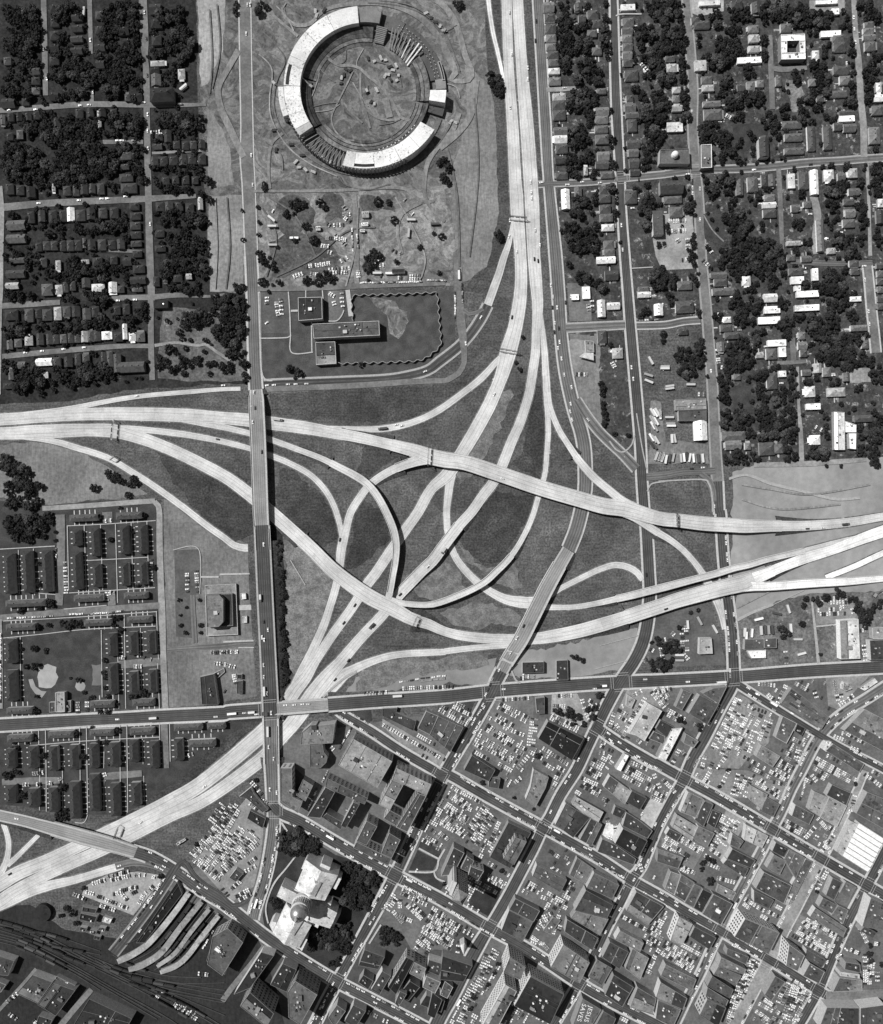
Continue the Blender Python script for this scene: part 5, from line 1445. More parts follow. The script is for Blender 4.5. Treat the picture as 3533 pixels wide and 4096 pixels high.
houses('10', '1155,1700,58,52,7;1150,1780,56,28,9;1132,1830,40,22,9;780,1812,38,34,8', hh=3, form='gable', kind='site hut', grp='site huts')
houses('32', '1490,1385,60,40,6', hh=4, form='hip', kind='shed', grp='long sheds')
B('D', '''415,1184 478,1181 482,1284 418,1287|3.5 7 pale terrace of the stepped school
417,1203 470,1201 472,1266 419,1269|8 4 low hall of the stepped school
417,1204 443,1203 452,1212 452,1258 443,1268 418,1270|15 4 upper block of the stepped school''', wall=.16, units=2)
B('32', '''1440,860 1590,850 1605,1165 1450,1170|8 7 wide grey warehouse with white end wall''', wall=.75)
B('11', '''1365,105 1470,103 1470,135 1368,138|4 1 dark low store in works yard''', units=0)
# ---------------------------------------------------------------- round stadium under construction
SX, SY = W('S', 872, 800, 12)
SU = 780 / 1787 * K * (1 - 12 / H)


def pol(r, a, z=0.0):
    return (r * SU * math.cos(math.radians(a)), r * SU * math.sin(math.radians(a)), z)


def arc_block(b, r0, r1, a0, a1, zb, zo, zi, i=0):
    n = max(2, int(abs(a1 - a0) / 2.5))
    V = []
    for k in range(n + 1):
        a = a0 + (a1 - a0) * k / n
        V += [pol(r0, a, zb), pol(r1, a, zb), pol(r1, a, zo), pol(r0, a, zi)]
    F = []
    for k in range(n):
        q, p = 4 * k, 4 * k + 4
        F += [(q + 3, q + 2, p + 2, p + 3), (q + 1, p + 1, p + 2, q + 2), (q, q + 3, p + 3, p), (q, p, p + 1, q + 1)]
    F += [(0, 1, 2, 3), (4 * n + 3, 4 * n + 2, 4 * n + 1, 4 * n)]
    b.add(V, F, i)


st = thing('stadium', 'stadium', (SX, SY, .1), 0, 'huge round stadium under construction with broken ring of white stand roofs')
for a0, a1, tn in ((95.5, 118, .62), (118.3, 137, .70), (137.3, 157, .62), (163, 178.5, .64), (179, 200, .68), (200.3, 211, .62), (211.3, 216.5, .36), (254, 262, .50), (277, 296, .66), (296.3, 312, .68), (312.3, 328.5, .64), (349, 358, .66)):
    b = MB()
    arc_block(b, 597, 745, a0, a1, 0, 12.4, 11.2)
    b.build('upper_deck', mat('deck', tn), st)
for a0, a1, s0, s1, tn in ((157.2, 162.8, 597, 745, .6), (262.2, 276.8, 597, 705, .66)):
    b = MB()
    arc_block(b, s0, s1, a0, a1, 0, 12.3, 11.2)
    b.build('upper_deck', mat('deck', tn), st)
for a0, a1 in ((163.2, 178), (262.4, 276.6)):       # roof slots: their shade put into solid near-black blocks
    b = MB()
    arc_block(b, 700, 728, a0, a1, 11, 12.52 if a0 < 200 else 8, 12.42 if a0 < 200 else 8)
    b.build('slot_shade', mat('wall', .025), st)
b = MB()
arc_block(b, 732, 745, 262.2, 276.8, 0, 12.4, 12.3)
b.build('outer_wall', mat('wall', .6), st)
b = MB()
arc_block(b, 746, 796, 180, 200, 0, 13, 13)
b.build('press_level', mat('deck', .62), st)
for a0, a1, r0, r1, h, tn in ((78, 95, 615, 745, 10, .18), (60, 78, 610, 735, 3, .10), (10, 60, 600, 740, 2.2, .075), (2, 9.5, 650, 745, 4, .22), (-18, -12.5, 600, 745, 4, .07), (329, 341, 690, 745, 1.0, .13), (217, 253.5, 600, 735, 1.2, .10)):
    b = MB()
    arc_block(b, r0, r1, a0, a1, 0, h, h * .9)
    b.build('concourse_slab', mat('deck', tn), st)
b = MB()
arc_block(b, 716, 742, 8, 22, 2.2, 5, 5)
b.build('gallery', mat('wall', .3), st)
b = MB()
arc_block(b, 722, 736, 8.5, 21.5, 5.0, 5.1, 5.1)
b.build('gallery_opening', mat('wall', .02), st)  # solid strip on the gallery top, the opening's shade put into its colour
b = MB()
arc_block(b, 470, 600, 70, 80, 0, 7.5, 2.5)
b.build('seating_tier', mat('deck', .17), st)
for k in range(9):
    b = MB()
    r = 478 + k * 14
    arc_block(b, r, r + 4, 70.3, 79.8, 2 + k * .55, 3.5 + k * .55, 3.5 + k * .55)
    b.build('seat_row', mat('deck', .24), st)
for k, a in enumerate([36, 39.5, 43, 47, 51, 55, 59, 62, 65]):      # raking beams waiting for seats
    b = MB()
    p, q = pol(455, a - 3, 1.5), pol(620 if k > 1 else 650, a + 1, 7.5)
    b.beam(p, q, 1.1 if k > 2 else 1.5, 1.2)
    b.build('raking_beam', mat('deck', .6 if k in (0, 1, 3) else .22), st)
for a in np.arange(218, 254, 3.2):
    b = MB()
    b.beam(pol(560, a, 1), pol(738, a, 9), .9, 1.0)
    b.build('raking_beam', mat('deck', .2), st)
for a in list(np.arange(201, 300, 2.6)):
    b = MB()
    x, y, _ = pol(752, a)
    b.box(x, y, 0, 10.5 if a < 255 else 12, 1.8, .9, math.radians(a))
    b.build('column', mat('wall', .20), st)
for a in list(np.arange(12, 66, 3)):
    for r in (655, 690):
        b = MB()
        x, y, _ = pol(r + random.uniform(-8, 8), a)
        b.cyl(x, y, 2, 4.2, .4, n=8)
        b.build('column', mat('wall', .5), st)
for a0, a1, tn in ((82, 168, .105), (168, 216, .09), (216, 300, .11), (300, 350, .10), (-10, 34, .10)):      # earth tiers of the lower bowl
    for r0, r1, h in ((545, 592, 5.5), (508, 540, 3.6), (475, 502, 2.2), (440, 468, 1.1)):
        if a0 == 168 and r0 < 500:
            continue
        b = MB()
        arc_block(b, r0, r1, a0 + 1, a1 - 1, 0, h, h * .55)
        b.build('earth_tier', mat('churned', tn * random.choice([.7, 1, 1.35])), st)
for a in np.arange(283, 326, 4.2):
    b = MB()
    x, y, _ = pol(548, a)
    b.cyl(x, y, 1.5, 4, .7, n=8)
    b.build('column', mat('wall', .55), st)
o = mk('stadium_floor', [(SX + p[0], SY + p[1], .35) for p in (pol(596, a) for a in range(0, 360, 6))], [tuple(range(60))], mat('churned', .115))
o['kind'] = 'structure'
for p in ('tS 480 480 26;560 560;640 605;730 605;820 630;910 710;1010 790;1100 900;1160 1010;1210 1085;1300 1105;1420 1080', 'tS 832 670 20;830 800 22;840 920;880 1030;920 1180', 'tS 765 655 14;700 790 16;620 950 18;570 1060;575 1150;620 1230;700 1285;775 1290',
          'tS 680 950 16;760 1050 20;850 1130', 'tS 880 1000 22;960 1070 24;1080 1105;1190 1095', 'tS 1060 900 60;1080 1000 70;1100 1080 50'):
    q = p.split(';')
    w = float(q[0].split()[3]) * (780 / 900)
    R('track', 'd' if '60' not in q[0].split()[3] else 'd', ';'.join([' '.join(q[0].split()[:3] + ['%.1f' % w])] + [' '.join(z.split()[:2]) for z in q[1:]]))


# ---------------------------------------------------------------- domed hall (gold dome)
def gable_block(t, c, h, rise, parent, ox, oy, tone=.5, hip=0.0, wallt=.5, base=0.0):
    P = [W(t, c[i], c[i + 1], h) for i in range(0, 8, 2)]
    P = [(x - ox, y - oy) for x, y in P]
    m0 = ((P[0][0] + P[1][0]) / 2, (P[0][1] + P[1][1]) / 2)
    m1 = ((P[3][0] + P[2][0]) / 2, (P[3][1] + P[2][1]) / 2)
    dx, dy = (m1[0] - m0[0]) * hip, (m1[1] - m0[1]) * hip
    m0, m1 = (m0[0] + dx, m0[1] + dy), (m1[0] - dx, m1[1] - dy)
    b = MB()
    b.prism(ccw(P), base, h, top=False)
    b.build('wall', mat('wall', wallt), parent)
    b = MB()
    V = [(x, y, h) for x, y in P] + [(m0[0], m0[1], h + rise), (m1[0], m1[1], h + rise)]
    F = [(0, 1, 4), (1, 2, 5, 4), (2, 3, 5), (3, 0, 4, 5)]
    a = np.cross(np.array(V[2]) - V[1], np.array(V[4]) - V[1])
    if a[2] < 0:
        F = [f[::-1] for f in F]
    b.add(V, F)
    b.build('roof', mat('roof_gravel', tone), parent)


cx, cy = W('C', 700, 1130, 33)
cap = thing('capitol', 'capitol', (cx, cy, .1), 0, 'white domed capitol building with shiny round dome and cross-shaped wings')
gable_block('C', (795, 345, 1330, 600, 1105, 1035, 600, 820), 22, 7.5, cap, cx, cy)
gable_block('C', (455, 1085, 880, 1450, 660, 1850, 215, 1570), 22, 7.5, cap, cx, cy)
gable_block('C', (368, 785, 285, 955, 590, 1125, 668, 930), 20, 5.2, cap, cx, cy)
gable_block('C', (1315, 1240, 1190, 1505, 790, 1380, 900, 1010), 20.5, 5.2, cap, cx, cy)
gable_block('C', (910, 640, 1050, 735, 930, 972, 770, 895), 28.5, 3.4, cap, cx, cy, hip=.18)
gable_block('C', (570, 1300, 730, 1385, 575, 1635, 412, 1540), 28.5, 3.4, cap, cx, cy, hip=.18)
for c, h in (((780, 345, 850, 380, 775, 520, 705, 485), 18), ((1270, 625, 1385, 660, 1292, 845, 1215, 800), 19), ((755, 1660, 810, 1695, 715, 1890, 630, 1810), 19), ((160, 1440, 215, 1385, 285, 1405, 215, 1560), 18), ((1060, 1040, 1215, 1090, 1185, 1150, 1050, 1090), 16), ((880, 1380, 1010, 1440, 985, 1500, 870, 1430), 17), ((1300, 1270, 1370, 1262, 1290, 1420, 1230, 1400), 14), ((590, 830, 700, 880, 690, 920, 580, 870), 16), ((1045, 395, 1200, 465, 1165, 545, 1005, 470), 21)):
    P = ccw([(W('C', c[i], c[i + 1], h)[0] - cx, W('C', c[i], c[i + 1], h)[1] - cy) for i in range(0, 8, 2)])
    b = MB()
    b.prism(P, 0, h)
    b.build('pavilion', mat('wall', .5), cap)
b = MB()
P = ccw([(W('C', x, y, 25)[0] - cx, W('C', x, y, 25)[1] - cy) for x, y in ((640, 960), (910, 1050), (810, 1385), (550, 1210))])
b.prism(P, 0, 25.5)
b.build('crossing_block', mat('wall', .62), cap)
b = MB()
b.lathe(0, 0, [(11.6, 25), (11.6, 30), (10.6, 30.2), (8.7, 30.3), (8.7, 41), (10.3, 41.2), (10.3, 43), (9.3, 43.2), (9.3, 46)], 40)
b.build('drum', mat('wall', .42), cap)
for k in range(24):
    a = 2 * math.pi * k / 24
    b = MB()
    b.cyl(9.8 * math.cos(a), 9.8 * math.sin(a), 30.2, 41.2, .42, n=8)
    b.build('column', mat('wall', .5), cap)
    b = MB()
    b.box(8.72 * math.cos(a + .13), 8.72 * math.sin(a + .13), 32, 38.5, .2, 1.1, a + .13)
    b.build('window', mat('glass', .03), cap)
b = MB()
b.lathe(0, 0, [(9.4, 46)] + [(9.4 * math.cos(u), 46 + 9.6 * math.sin(u)) for u in np.linspace(.03, 1.36, 14)], 40)
t_ = NT('gilded_dome')
gold = t_.done(t_.math('MULTIPLY', t_.ramp(t_.noise(.5, 3), .3, .7, .85, 1.1), .42), .34, .75)
b.build('dome', gold, cap, smooth=True)
b = MB()
b.lathe(0, 0, [(2.5, 55.3), (2.5, 56), (1.7, 56.1), (1.7, 60), (2.2, 60.1), (2.0, 60.8), (.9, 62.6), (.35, 63.4), (.35, 65.4)], 16)
b.build('lantern', mat('wall', .3), cap)
b = MB()
b.lathe(0, 0, [(.5, 65.4), (.3, 66.4), (.55, 67.4), (.4, 68.4), (.12, 69.4)], 10)
b.build('statue', mat('wall', .35), cap)

# ---------------------------------------------------------------- pyramid-topped tower
tw = building('H', '470 1070 675 1190 545 1410 335 1290', 58, 4, 'tall tower with pyramid roof', wall=.34, win=(4.2, 2.6), units=0, name='city_hall_tower', cat='tower')
P = [W('H', x, y, 58) for x, y in ((470, 1070), (675, 1190), (545, 1410), (335, 1290))]
P = ccw([(p[0] - tw.location[0], p[1] - tw.location[1]) for p in P])
b = MB()
Q = inset(P, .5)
ap = (sum(p[0] for p in Q) / 4, sum(p[1] for p in Q) / 4, 65.5)
b.add([(x, y, 57.9) for x, y in Q] + [ap], [(0, 1, 4), (1, 2, 4), (2, 3, 4), (3, 0, 4)])
b.build('pyramid_roof', mat('shingle', .17), tw)
for c, h in (((385, 920, 440, 945, 330, 1210, 285, 1185), 50), ((345, 900, 385, 920, 290, 1130, 255, 1110), 42)):
    P = ccw([(W('H', c[i], c[i + 1], h)[0] - tw.location[0], W('H', c[i], c[i + 1], h)[1] - tw.location[1]) for i in range(0, 8, 2)])
    b = MB()
    b.prism(P, 0, h)
    b.build('setback', mat('wall', .42), tw)

# ---------------------------------------------------------------- other singular things
# curving garden wall
pts = parse('t11 1062 520;1050 430;1052 345;1075 318;1300 312;1500 305;1690 297;1722 305;1735 420;1745 560;1755 690;1725 745;1600 828;1400 845;1180 852;940 858')
C = curve(pts, 2.0)
T = np.gradient(C[:, :2], axis=0)
T /= np.linalg.norm(T, axis=1)[:, None]
s = np.concatenate([[0], np.cumsum(np.hypot(*np.diff(C[:, :2], axis=0).T))])
off = 1.2 * np.sin(s * 2 * math.pi / 10.5)
X, Y = C[:, 0] - T[:, 1] * off, C[:, 1] + T[:, 0] * off
V, F = [], []
mx, my = float(X.mean()), float(Y.mean())
T2 = np.gradient(np.stack([X, Y], 1), axis=0)
T2 /= np.linalg.norm(T2, axis=1)[:, None]
for i in range(len(X)):
    for sg, z in ((.3, 0), (.3, 3.2), (-.3, 3.2), (-.3, 0)):
        V.append((X[i] - T2[i, 1] * sg - mx, Y[i] + T2[i, 0] * sg - my, z))
for i in range(len(X) - 1):
    for a in range(4):
        c = (a + 1) % 4
        F.append((4 * i + a, 4 * i + 4 + a, 4 * i + 4 + c, 4 * i + c))
wl = mk('serpentine_wall', V, F, mat('wall', .26), loc=(mx, my, .2))
wl['category'] = 'wall'
wl['label'] = 'long wavy garden wall enclosing the lawn behind the slab block'


def steps_sign(): pass


# fuel station canopy
px, py = W('21', 1165, 790, 5)
cn = thing('station_canopy', 'canopy', (px, py, .2), 0, 'pointed pale fuel station canopy on the roadside forecourt')
P = ccw([(W('21', x, y, 5)[0] - px, W('21', x, y, 5)[1] - py) for x, y in ((1150, 765), (1220, 770), (1222, 830), (1105, 800))])
b = MB()
b.prism(P, 4.4, 5, bottom=True)
b.build('roof', mat('roof_gravel', .42), cn)
for x, y in P[:3]:
    b = MB()
    b.cyl(x * .8, y * .8, 0, 4.4, .25, n=8)
    b.build('post', mat('metal', .5), cn)
building('21', '1152 670 1222 680 1225 765 1160 760', 4, 6, 'small fuel station shop', units=1)

# domed church
ch = building('30', '15 1190 245 1180 250 1300 10 1300', 8, 3, 'dark cross-shaped church with pale dome', units=0, name='church', cat='church')
px, py = W('30', 130, 1235, 8)
b = MB()
b.lathe(px - ch.location[0], py - ch.location[1], [(4.2, 7), (4.2, 10.5)] + [(4.0 * math.cos(u), 10.5 + 3.6 * math.sin(u)) for u in np.linspace(0, 1.4, 8)], 20)
b.build('dome', mat('wall', .62), ch, smooth=False)

# boulevard church steeple
px, py = W('23', 185, 1400, 8)
sp = thing('steeple', 'steeple', (px, py, .3), .5, 'pale pointed church steeple beside the packed car park')
b = MB()
b.box(0, 0, 0, 12, 6, 6)
b.build('tower', mat('wall', .4), sp)
b = MB()
b.cyl(0, 0, 12, 27, 3.4, .1, 8)
b.build('spire', mat('wall', .6), sp)

# round storage pit / tank
px, py = W('03', 340, 1150, 4)
tk = thing('gas_holder', 'tank', (px, py, .1), 0, 'round dark tank in the bare hollow by the railway')
b = MB()
b.cyl(0, 0, 0, 5, 10.2, n=32)
b.build('shell', mat('wall', .022), tk)
b = MB()
b.cyl(0, 0, 5.01, 5.6, 9.6, .5, 32)
b.build('roof', mat('roof_gravel', .022), tk)
# saw-tooth roofed works
sw = building('33', '1595 430 1800 560 1668 832 1463 702', 8, 5, 'large works with white sawtooth roof', wall=.4, units=0)
A0, A1, A2 = [np.array(W('33', x, y, 8.5)) for x, y in ((1598, 436), (1797, 562), (1467, 702))]
for k in range(7):
    b = MB()
    u0, u1 = k / 7 + .009, (k + 1) / 7 - .009
    p = [A0 + (A2 - A0) * u0, A1 + (A2 - A0) * u0, A1 + (A2 - A0) * u1, A0 + (A2 - A0) * u1]
    p = [(q[0] - sw.location[0], q[1] - sw.location[1]) for q in p]
    V = [(p[0][0], p[0][1], 9.6), (p[1][0], p[1][1], 9.6), (p[2][0], p[2][1], 8.3), (p[3][0], p[3][1], 8.3), (p[0][0], p[0][1], 7.3), (p[1][0], p[1][1], 7.3), (p[2][0], p[2][1], 7.3), (p[3][0], p[3][1], 7.3)]
    F = [(0, 1, 2, 3), (4, 5, 1, 0), (5, 6, 2, 1), (6, 7, 3, 2), (7, 4, 0, 3)]
    n = np.cross(np.array(V[1]) - V[0], np.array(V[3]) - V[0])
    if n[2] < 0:
        F = [f[::-1] for f in F]
    b.add(V, F)
    b.build('roof_ridge', mat('wall', .7), sw)
# vent monitors on the long works
for x0, y0, x1, y1 in ((1060, 1420, 1130, 1470), (1055, 1445, 1120, 1495), (1095, 1490, 1160, 1540), (1050, 1520, 1110, 1560)):
    pa, pb = W('32', x0, y0, 9), W('32', x1, y1, 9)
    q = thing('roof_monitor', 'roof light', (pa[0], pa[1], 7.3))
    want(q, 'dark ridge light on long works', pa[0], pa[1], zone='by the vaulted shed')
    b = MB()
    b.beam((0, 0, 0), (pb[0] - pa[0], pb[1] - pa[1], 0), 2.2, 1.3)
    b.build('glazing', mat('glass', .03), q)
    b = MB()
    b.beam((0, 0, 1.3), (pb[0] - pa[0], pb[1] - pa[1], 1.3), .5, .2)
    b.build('ridge_cap', mat('metal', .3), q)

# white words on a roof
roofs = [p for p in PEND if 'white words' in p[1]]
ho = roofs[0][0]
for word, x, y in (('JESUS', 1186, 1892), ('SAVES', 1134, 1872)):
    c = bpy.data.curves.new('lettering', 'FONT')
    c.body = word
    c.size = 7.4
    c.extrude = .03
    c.space_character = 1.12
    c.materials.append(mat('wall', .62))
    q = bpy.data.objects.new('lettering', c)
    me = bpy.data.meshes.new_from_object(q)
    bpy.data.objects.remove(q)
    q = ob('lettering', me)
    px, py = W('23', x, y, 12)
    q.location = (px - ho.location[0], py - ho.location[1], 12 - .70)
    q.rotation_euler = (0, 0, math.radians(-108))
    q.parent = ho

# railway platforms
for k, (p, tn) in enumerate((('t03 1510 975 44;1380 1155 46;1200 1368 48;1060 1468 48;948 1520 40', .30), ('t03 1610 1045 44;1440 1255 46;1290 1450 48;1140 1550 46;1035 1582 38', .22), ('t03 1672 1105 34;1530 1280 34;1400 1455 34;1260 1558 26', .26), ('t03 1745 1155 40;1620 1315 42;1500 1475 42;1400 1560 40;1285 1605 30', .30))):
    C = curve(parse(p), 5)
    w = C[:, 3] / 2
    T = np.gradient(C[:, :2], axis=0)
    T /= np.linalg.norm(T, axis=1)[:, None]
    mx, my = C[len(C) // 2, :2]
    pf = thing('railway_platform', 'platform', (mx, my, .3))
    want(pf, 'long curved pale platform', mx, my, zone='at the terminal', group='curved railway platforms')
    V, F = [], []
    for i in range(len(C)):
        for sg, z in ((1, 0), (1, 4.2), (-1, 4.2), (-1, 0)):
            V.append((C[i, 0] - T[i, 1] * sg * w[i] - mx, C[i, 1] + T[i, 0] * sg * w[i] - my, z))
    V2 = [(v[0], v[1], v[2] if v[2] > 0 else 3.9) for v in V]
    for i in range(len(C) - 1):
        for a in range(4):
            c = (a + 1) % 4
            F.append((4 * i + a, 4 * i + 4 + a, 4 * i + 4 + c, 4 * i + c))
    F += [(3, 2, 1, 0), tuple(4 * len(C) - 4 + a for a in range(4))]
    mk('canopy', V2, F, mat('roof_gravel', tn), pf)
    b = MB()
    for i in range(len(C) - 1):
        b.beam((C[i, 0] - mx, C[i, 1] - my, 0), (C[i + 1, 0] - mx, C[i + 1, 1] - my, 0), w[i] * 1.7, .9)
    b.build('base', mat('wall', .2), pf)
    for i in range(1, len(C) - 1, 3):
        b = MB()
        b.cyl(C[i, 0] - mx, C[i, 1] - my, .9, 3.95, .25, n=8)
        b.build('post', mat('metal', .3), pf)


# sign gantries over the freeways
def gantry(t, x0, y0, x1, y1, z, look, nsign=3):
    a, c = np.array(W(t, x0, y0, z + 6)), np.array(W(t, x1, y1, z + 6))
    m = (a + c) / 2
    L = np.linalg.norm(c - a)
    ang = math.atan2(*(c - a)[::-1])
    g = thing('sign_gantry', 'sign gantry', (m[0], m[1], z), ang)
    want(g, look, m[0], m[1], zone='', group='sign gantries over the freeways')
    for s in (-1, 1):
        b = MB()
        b.cyl(s * L / 2, 0, 0, 7.4, .28, n=8)
        b.build('post', mat('metal', .25), g)
    b = MB()
    for dy in (-.55, .55):
        for zz in (6.0, 7.2):
            b.beam((-L / 2, dy, zz), (L / 2, dy, zz), .22, .2)
    n = int(L / 1.6)
    for k in range(n):
        x = -L / 2 + L * k / n
        b.beam((x, -.55, 7.2), (x + L / n, .55, 7.2), .16, .16)
        b.beam((x, -.55, 6.0), (x + L / n, -.55, 7.2), .16, .16)
    b.build('truss', mat('metal', .16), g)
    for k in range(nsign):
        x = (k - (nsign - 1) / 2) * L / nsign * .9
        b = MB()
        b.box(x, -.85, 5.2, 8.0, L / nsign * .66, .14)
        b.build('sign_panel', mat('paint', .05), g)


gantry('01', 903, 1300, 888, 1462, .5, 'dark sign gantry over the left freeway end')
gantry('11', 1662, 1505, 1652, 1668, 6.5, 'dark sign gantry where the flyover begins', 3)
gantry('32', 152, 10, 155, 122, 7, 'dark sign gantry at the flyover end', 3)
gantry('12', 1565, 838, 1535, 910, 6, 'dark sign gantry beyond the loop junction', 2)
gantry('20', 545, 1715, 690, 1728, .5, 'slim sign gantry where the widening freeway splits', 3)
gantry('21', 455, 732, 628, 762, .5, 'slim sign gantry above the first ramp fork', 3)
gantry('01', 870, 1620, 905, 1590, .5, 'small sign gantry across the lower left ramp', 1)
gantry('03', 905, 560, 940, 470, .5, 'dark sign gantry beside the slanting street bridge', 1)


# crossing lines painted at the junctions
def xwalk(t, x, y, a, w1, w2, z=.80):
    """pedestrian crossing lines: a in degrees (street 1 heading in the photo), half widths."""
    a = math.radians(a)
    X, Y = W(t, x, y)
    b = MB()
    w1, w2 = w1 * M, w2 * M
    for ang, hw, hl in ((a, w1, w2), (a + math.pi / 2, w2, w1)):
        c, s = math.cos(ang), math.sin(ang)
        for sg in (-1, 1):
            for o_ in (hl + .6, hl + 3.4):
                px, py = X + c * sg * o_, Y + s * sg * o_
                q = .22
                V = [(px - s * hw * k - c * q * l, py + c * hw * k - s * q * l, z) for k, l in ((-1, -1), (1, -1), (1, 1), (-1, 1))]
                n = np.cross(np.array(V[1]) - V[0], np.array(V[2]) - V[0])
                b.add(V, [(0, 1, 2, 3) if n[2] > 0 else (3, 2, 1, 0)])
    o = b.build('crossing_lines', mat('wall', .34))
    o['kind'] = 'structure'


for v in (('13', 1390, 850, -28, 44, 48), ('23', 820, 470, -30, 40, 42), ('23', 390, 1265, -29, 42, 42), ('23', 1520, 885, -30, 40, 40), ('23', 1100, 1705, -30, 42, 38), ('33', 490, 1290, -28, 38, 38), ('33', 905, 485, -28, 42, 38), ('33', 205, 85, -27, 40, 42), ('33', 1660, 930, -27, 40, 40), ('33', 1270, 1765, -28, 40, 40),
          ('13', 1750, 55, -28, 40, 44), ('13', 920, 1690, -29, 44, 42), ('22', 420, 1425, 4, 52, 60), ('22', 1440, 1350, 4, 50, 60), ('22', 1255, 1710, -30, 42, 46), ('12', 402, 1560, 4, 56, 60), ('32', 598, 1310, 4, 46, 46), ('20', 1445, 1412, 3, 26, 36), ('30', 295, 1360, 3, 26, 36), ('33', 880, 1530, -28, 38, 50), ('33', 1290, 710, -28, 40, 44), ('13', 425, 330, 0, 46, 50)):
    xwalk(*v, **({'z': 6.2} if v[0] == '12' else {}))

CLS['r'] = ('dirt', .115)
# building-site stores, cranes and ruts
SITE = 'tS 1430 130;1480 170;1520 210;1560 250;1600 290;420 110;500 100;430 150;900 540;960 570;1100 620;1130 650;1160 610;1090 690;1060 700;1110 740;1165 745;1180 700;660 720;680 690;655 770;480 1440;560 1490;300 1430;240 1490;270 1540;330 1560;400 1580;980 830;890 850;930 940;960 960;1660 1120;1700 1130;700 640;740 655;60 1380;40 1200;200 1330;1060 560;1020 540'
for q in SITE.split(';'):
    q = q.split()
    x, y = float(q[-2]), float(q[-1])
    px, py = W('S', x, y)
    a = random.uniform(0, 3.1)
    o = thing('timber_stack', 'timber stack', (px, py, .4), a)
    want(o, '%s stack of site timber' % random.choice(['dark', 'pale']), px, py, group='stacks of building material')
    dk = 'dark' in PEND[-1][1]
    for k in range(2):
        b = MB()
        L = random.uniform(3, 7)
        for j in range(4):
            b.box(random.uniform(-.4, .4), (j - 1.5) * .75 + k * .1, .1 + k * .9, .9 + k * .9, L, .55)
        b.build('timber_layer', mat('wall', .05 if dk else .42), o)
for t, x, y, ang, L, lk in (('S', 380, 800, 2.5, 17, 'pale crawler crane inside the stadium bowl'), ('S', 40, 770, -.8, 16, 'slim crane left of the stadium press level'), ('S', 1600, 290, .9, 14, 'dark crane at the stadium upper right'), ('32', 1715, 660, .95, 15, 'lattice boom crane on bare right earth'), ('S', 890, 840, 2.0, 12, 'dark crane in mid infield')):
    px, py = W(t, x, y)
    o = thing('crane', 'crane', (px, py, .4), ang, lk)
    b = MB()
    b.box(0, 0, 1.0, 3.0, 4.5, 2.8)
    b.build('cab', mat('paint', .3), o)
    for sy in (-1, 1):
        b = MB()
        b.box(0, sy * 1.4, 0, 1.0, 5, .8)
        b.build('crawler', mat('metal', .08), o)
    b = MB()
    for sy in (-.45, .45):
        b.beam((2, sy, 2.2), (L, sy * .4, 9), .18, .18)
        b.beam((2, sy, 3.0), (L, sy * .4, 9.5), .18, .18)
    for k in range(10):
        u, v = k / 10, (k + 1) / 10
        b.beam((2 + (L - 2) * u, -.45 + .18 * u, 3 + 6.5 * u), (2 + (L - 2) * v, .45 - .18 * v, 3 + 6.5 * v), .14, .14)
    b.build('boom', mat('paint', .6 if 'pale' in lk else .12), o)
for p in ('tS 350 500 9;450 640;420 800;380 900', 'tS 400 560 8;520 700;600 760', 'tS 340 1000 10;480 960;640 940', 'tS 420 1030 8;560 1010;640 960', 'tS 900 480 10;960 560;1080 600;1180 700;1210 800', 'tS 700 460 8;690 560;620 600', 'tS 860 450 8;800 560;800 620', 'tS 1000 1150 9;1120 1130;1200 1090', 'tS 760 760 10;820 860;900 980',
          'tS 60 60 12;160 170;220 290', 'tS -60 300 12;60 420;140 560;60 760;40 1000;120 1200;300 1400;520 1540;760 1610;1000 1620;1200 1580;1400 1450;1560 1300;1680 1100', 'tS -100 500 12;20 640;0 900;20 1100;160 1340;360 1500;620 1620', 'tS 640 1620 10;700 1700;900 1740;1100 1690', 'tS 900 30 12;1200 60;1460 170;1640 400;1740 660', 'tS 1000 10 10;1300 60;1560 240;1680 480',
          'tS -40 1300 10;100 1420;120 1560', 'tS 1560 760 9;1700 800;1740 900', 'tS 150 30 10;120 120;240 240', 'tD 545 400 3;600 440;640 520', 'tD 560 560 3;640 520;700 470;760 460', 'tD 800 400 3;830 450;860 520;850 570', 'tD 700 580 3;720 500;725 420', 'tD 530 420 3;560 480;540 560', 'tD 425 20 3;430 120;425 190', 'tD 440 10 3;446 100;430 180', 'tD 436 400 3;440 500;436 585', 'tD 460 400 3;466 500;458 585', 'tD 905 300 4;925 400;930 540', 'tD 960 200 3;968 350;950 520',
          'tD 1500 1010 4;1580 1030;1700 1020', 'tD 1500 980 4;1560 990;1640 1000;1760 980', 'tD 1490 1230 3;1600 1180;1700 1175'):
    q = p.split(';')
    h0 = q[0].split()
    sc = 780 / 900 if h0[0] == 'tS' else 3.926
    w = float(h0[3]) * (sc if h0[0] == 'tS' else sc)
    R('track', 'D' if random.random() < .5 else 'r', ';'.join([' '.join(h0[:3] + ['%.1f' % w])] + q[1:]))
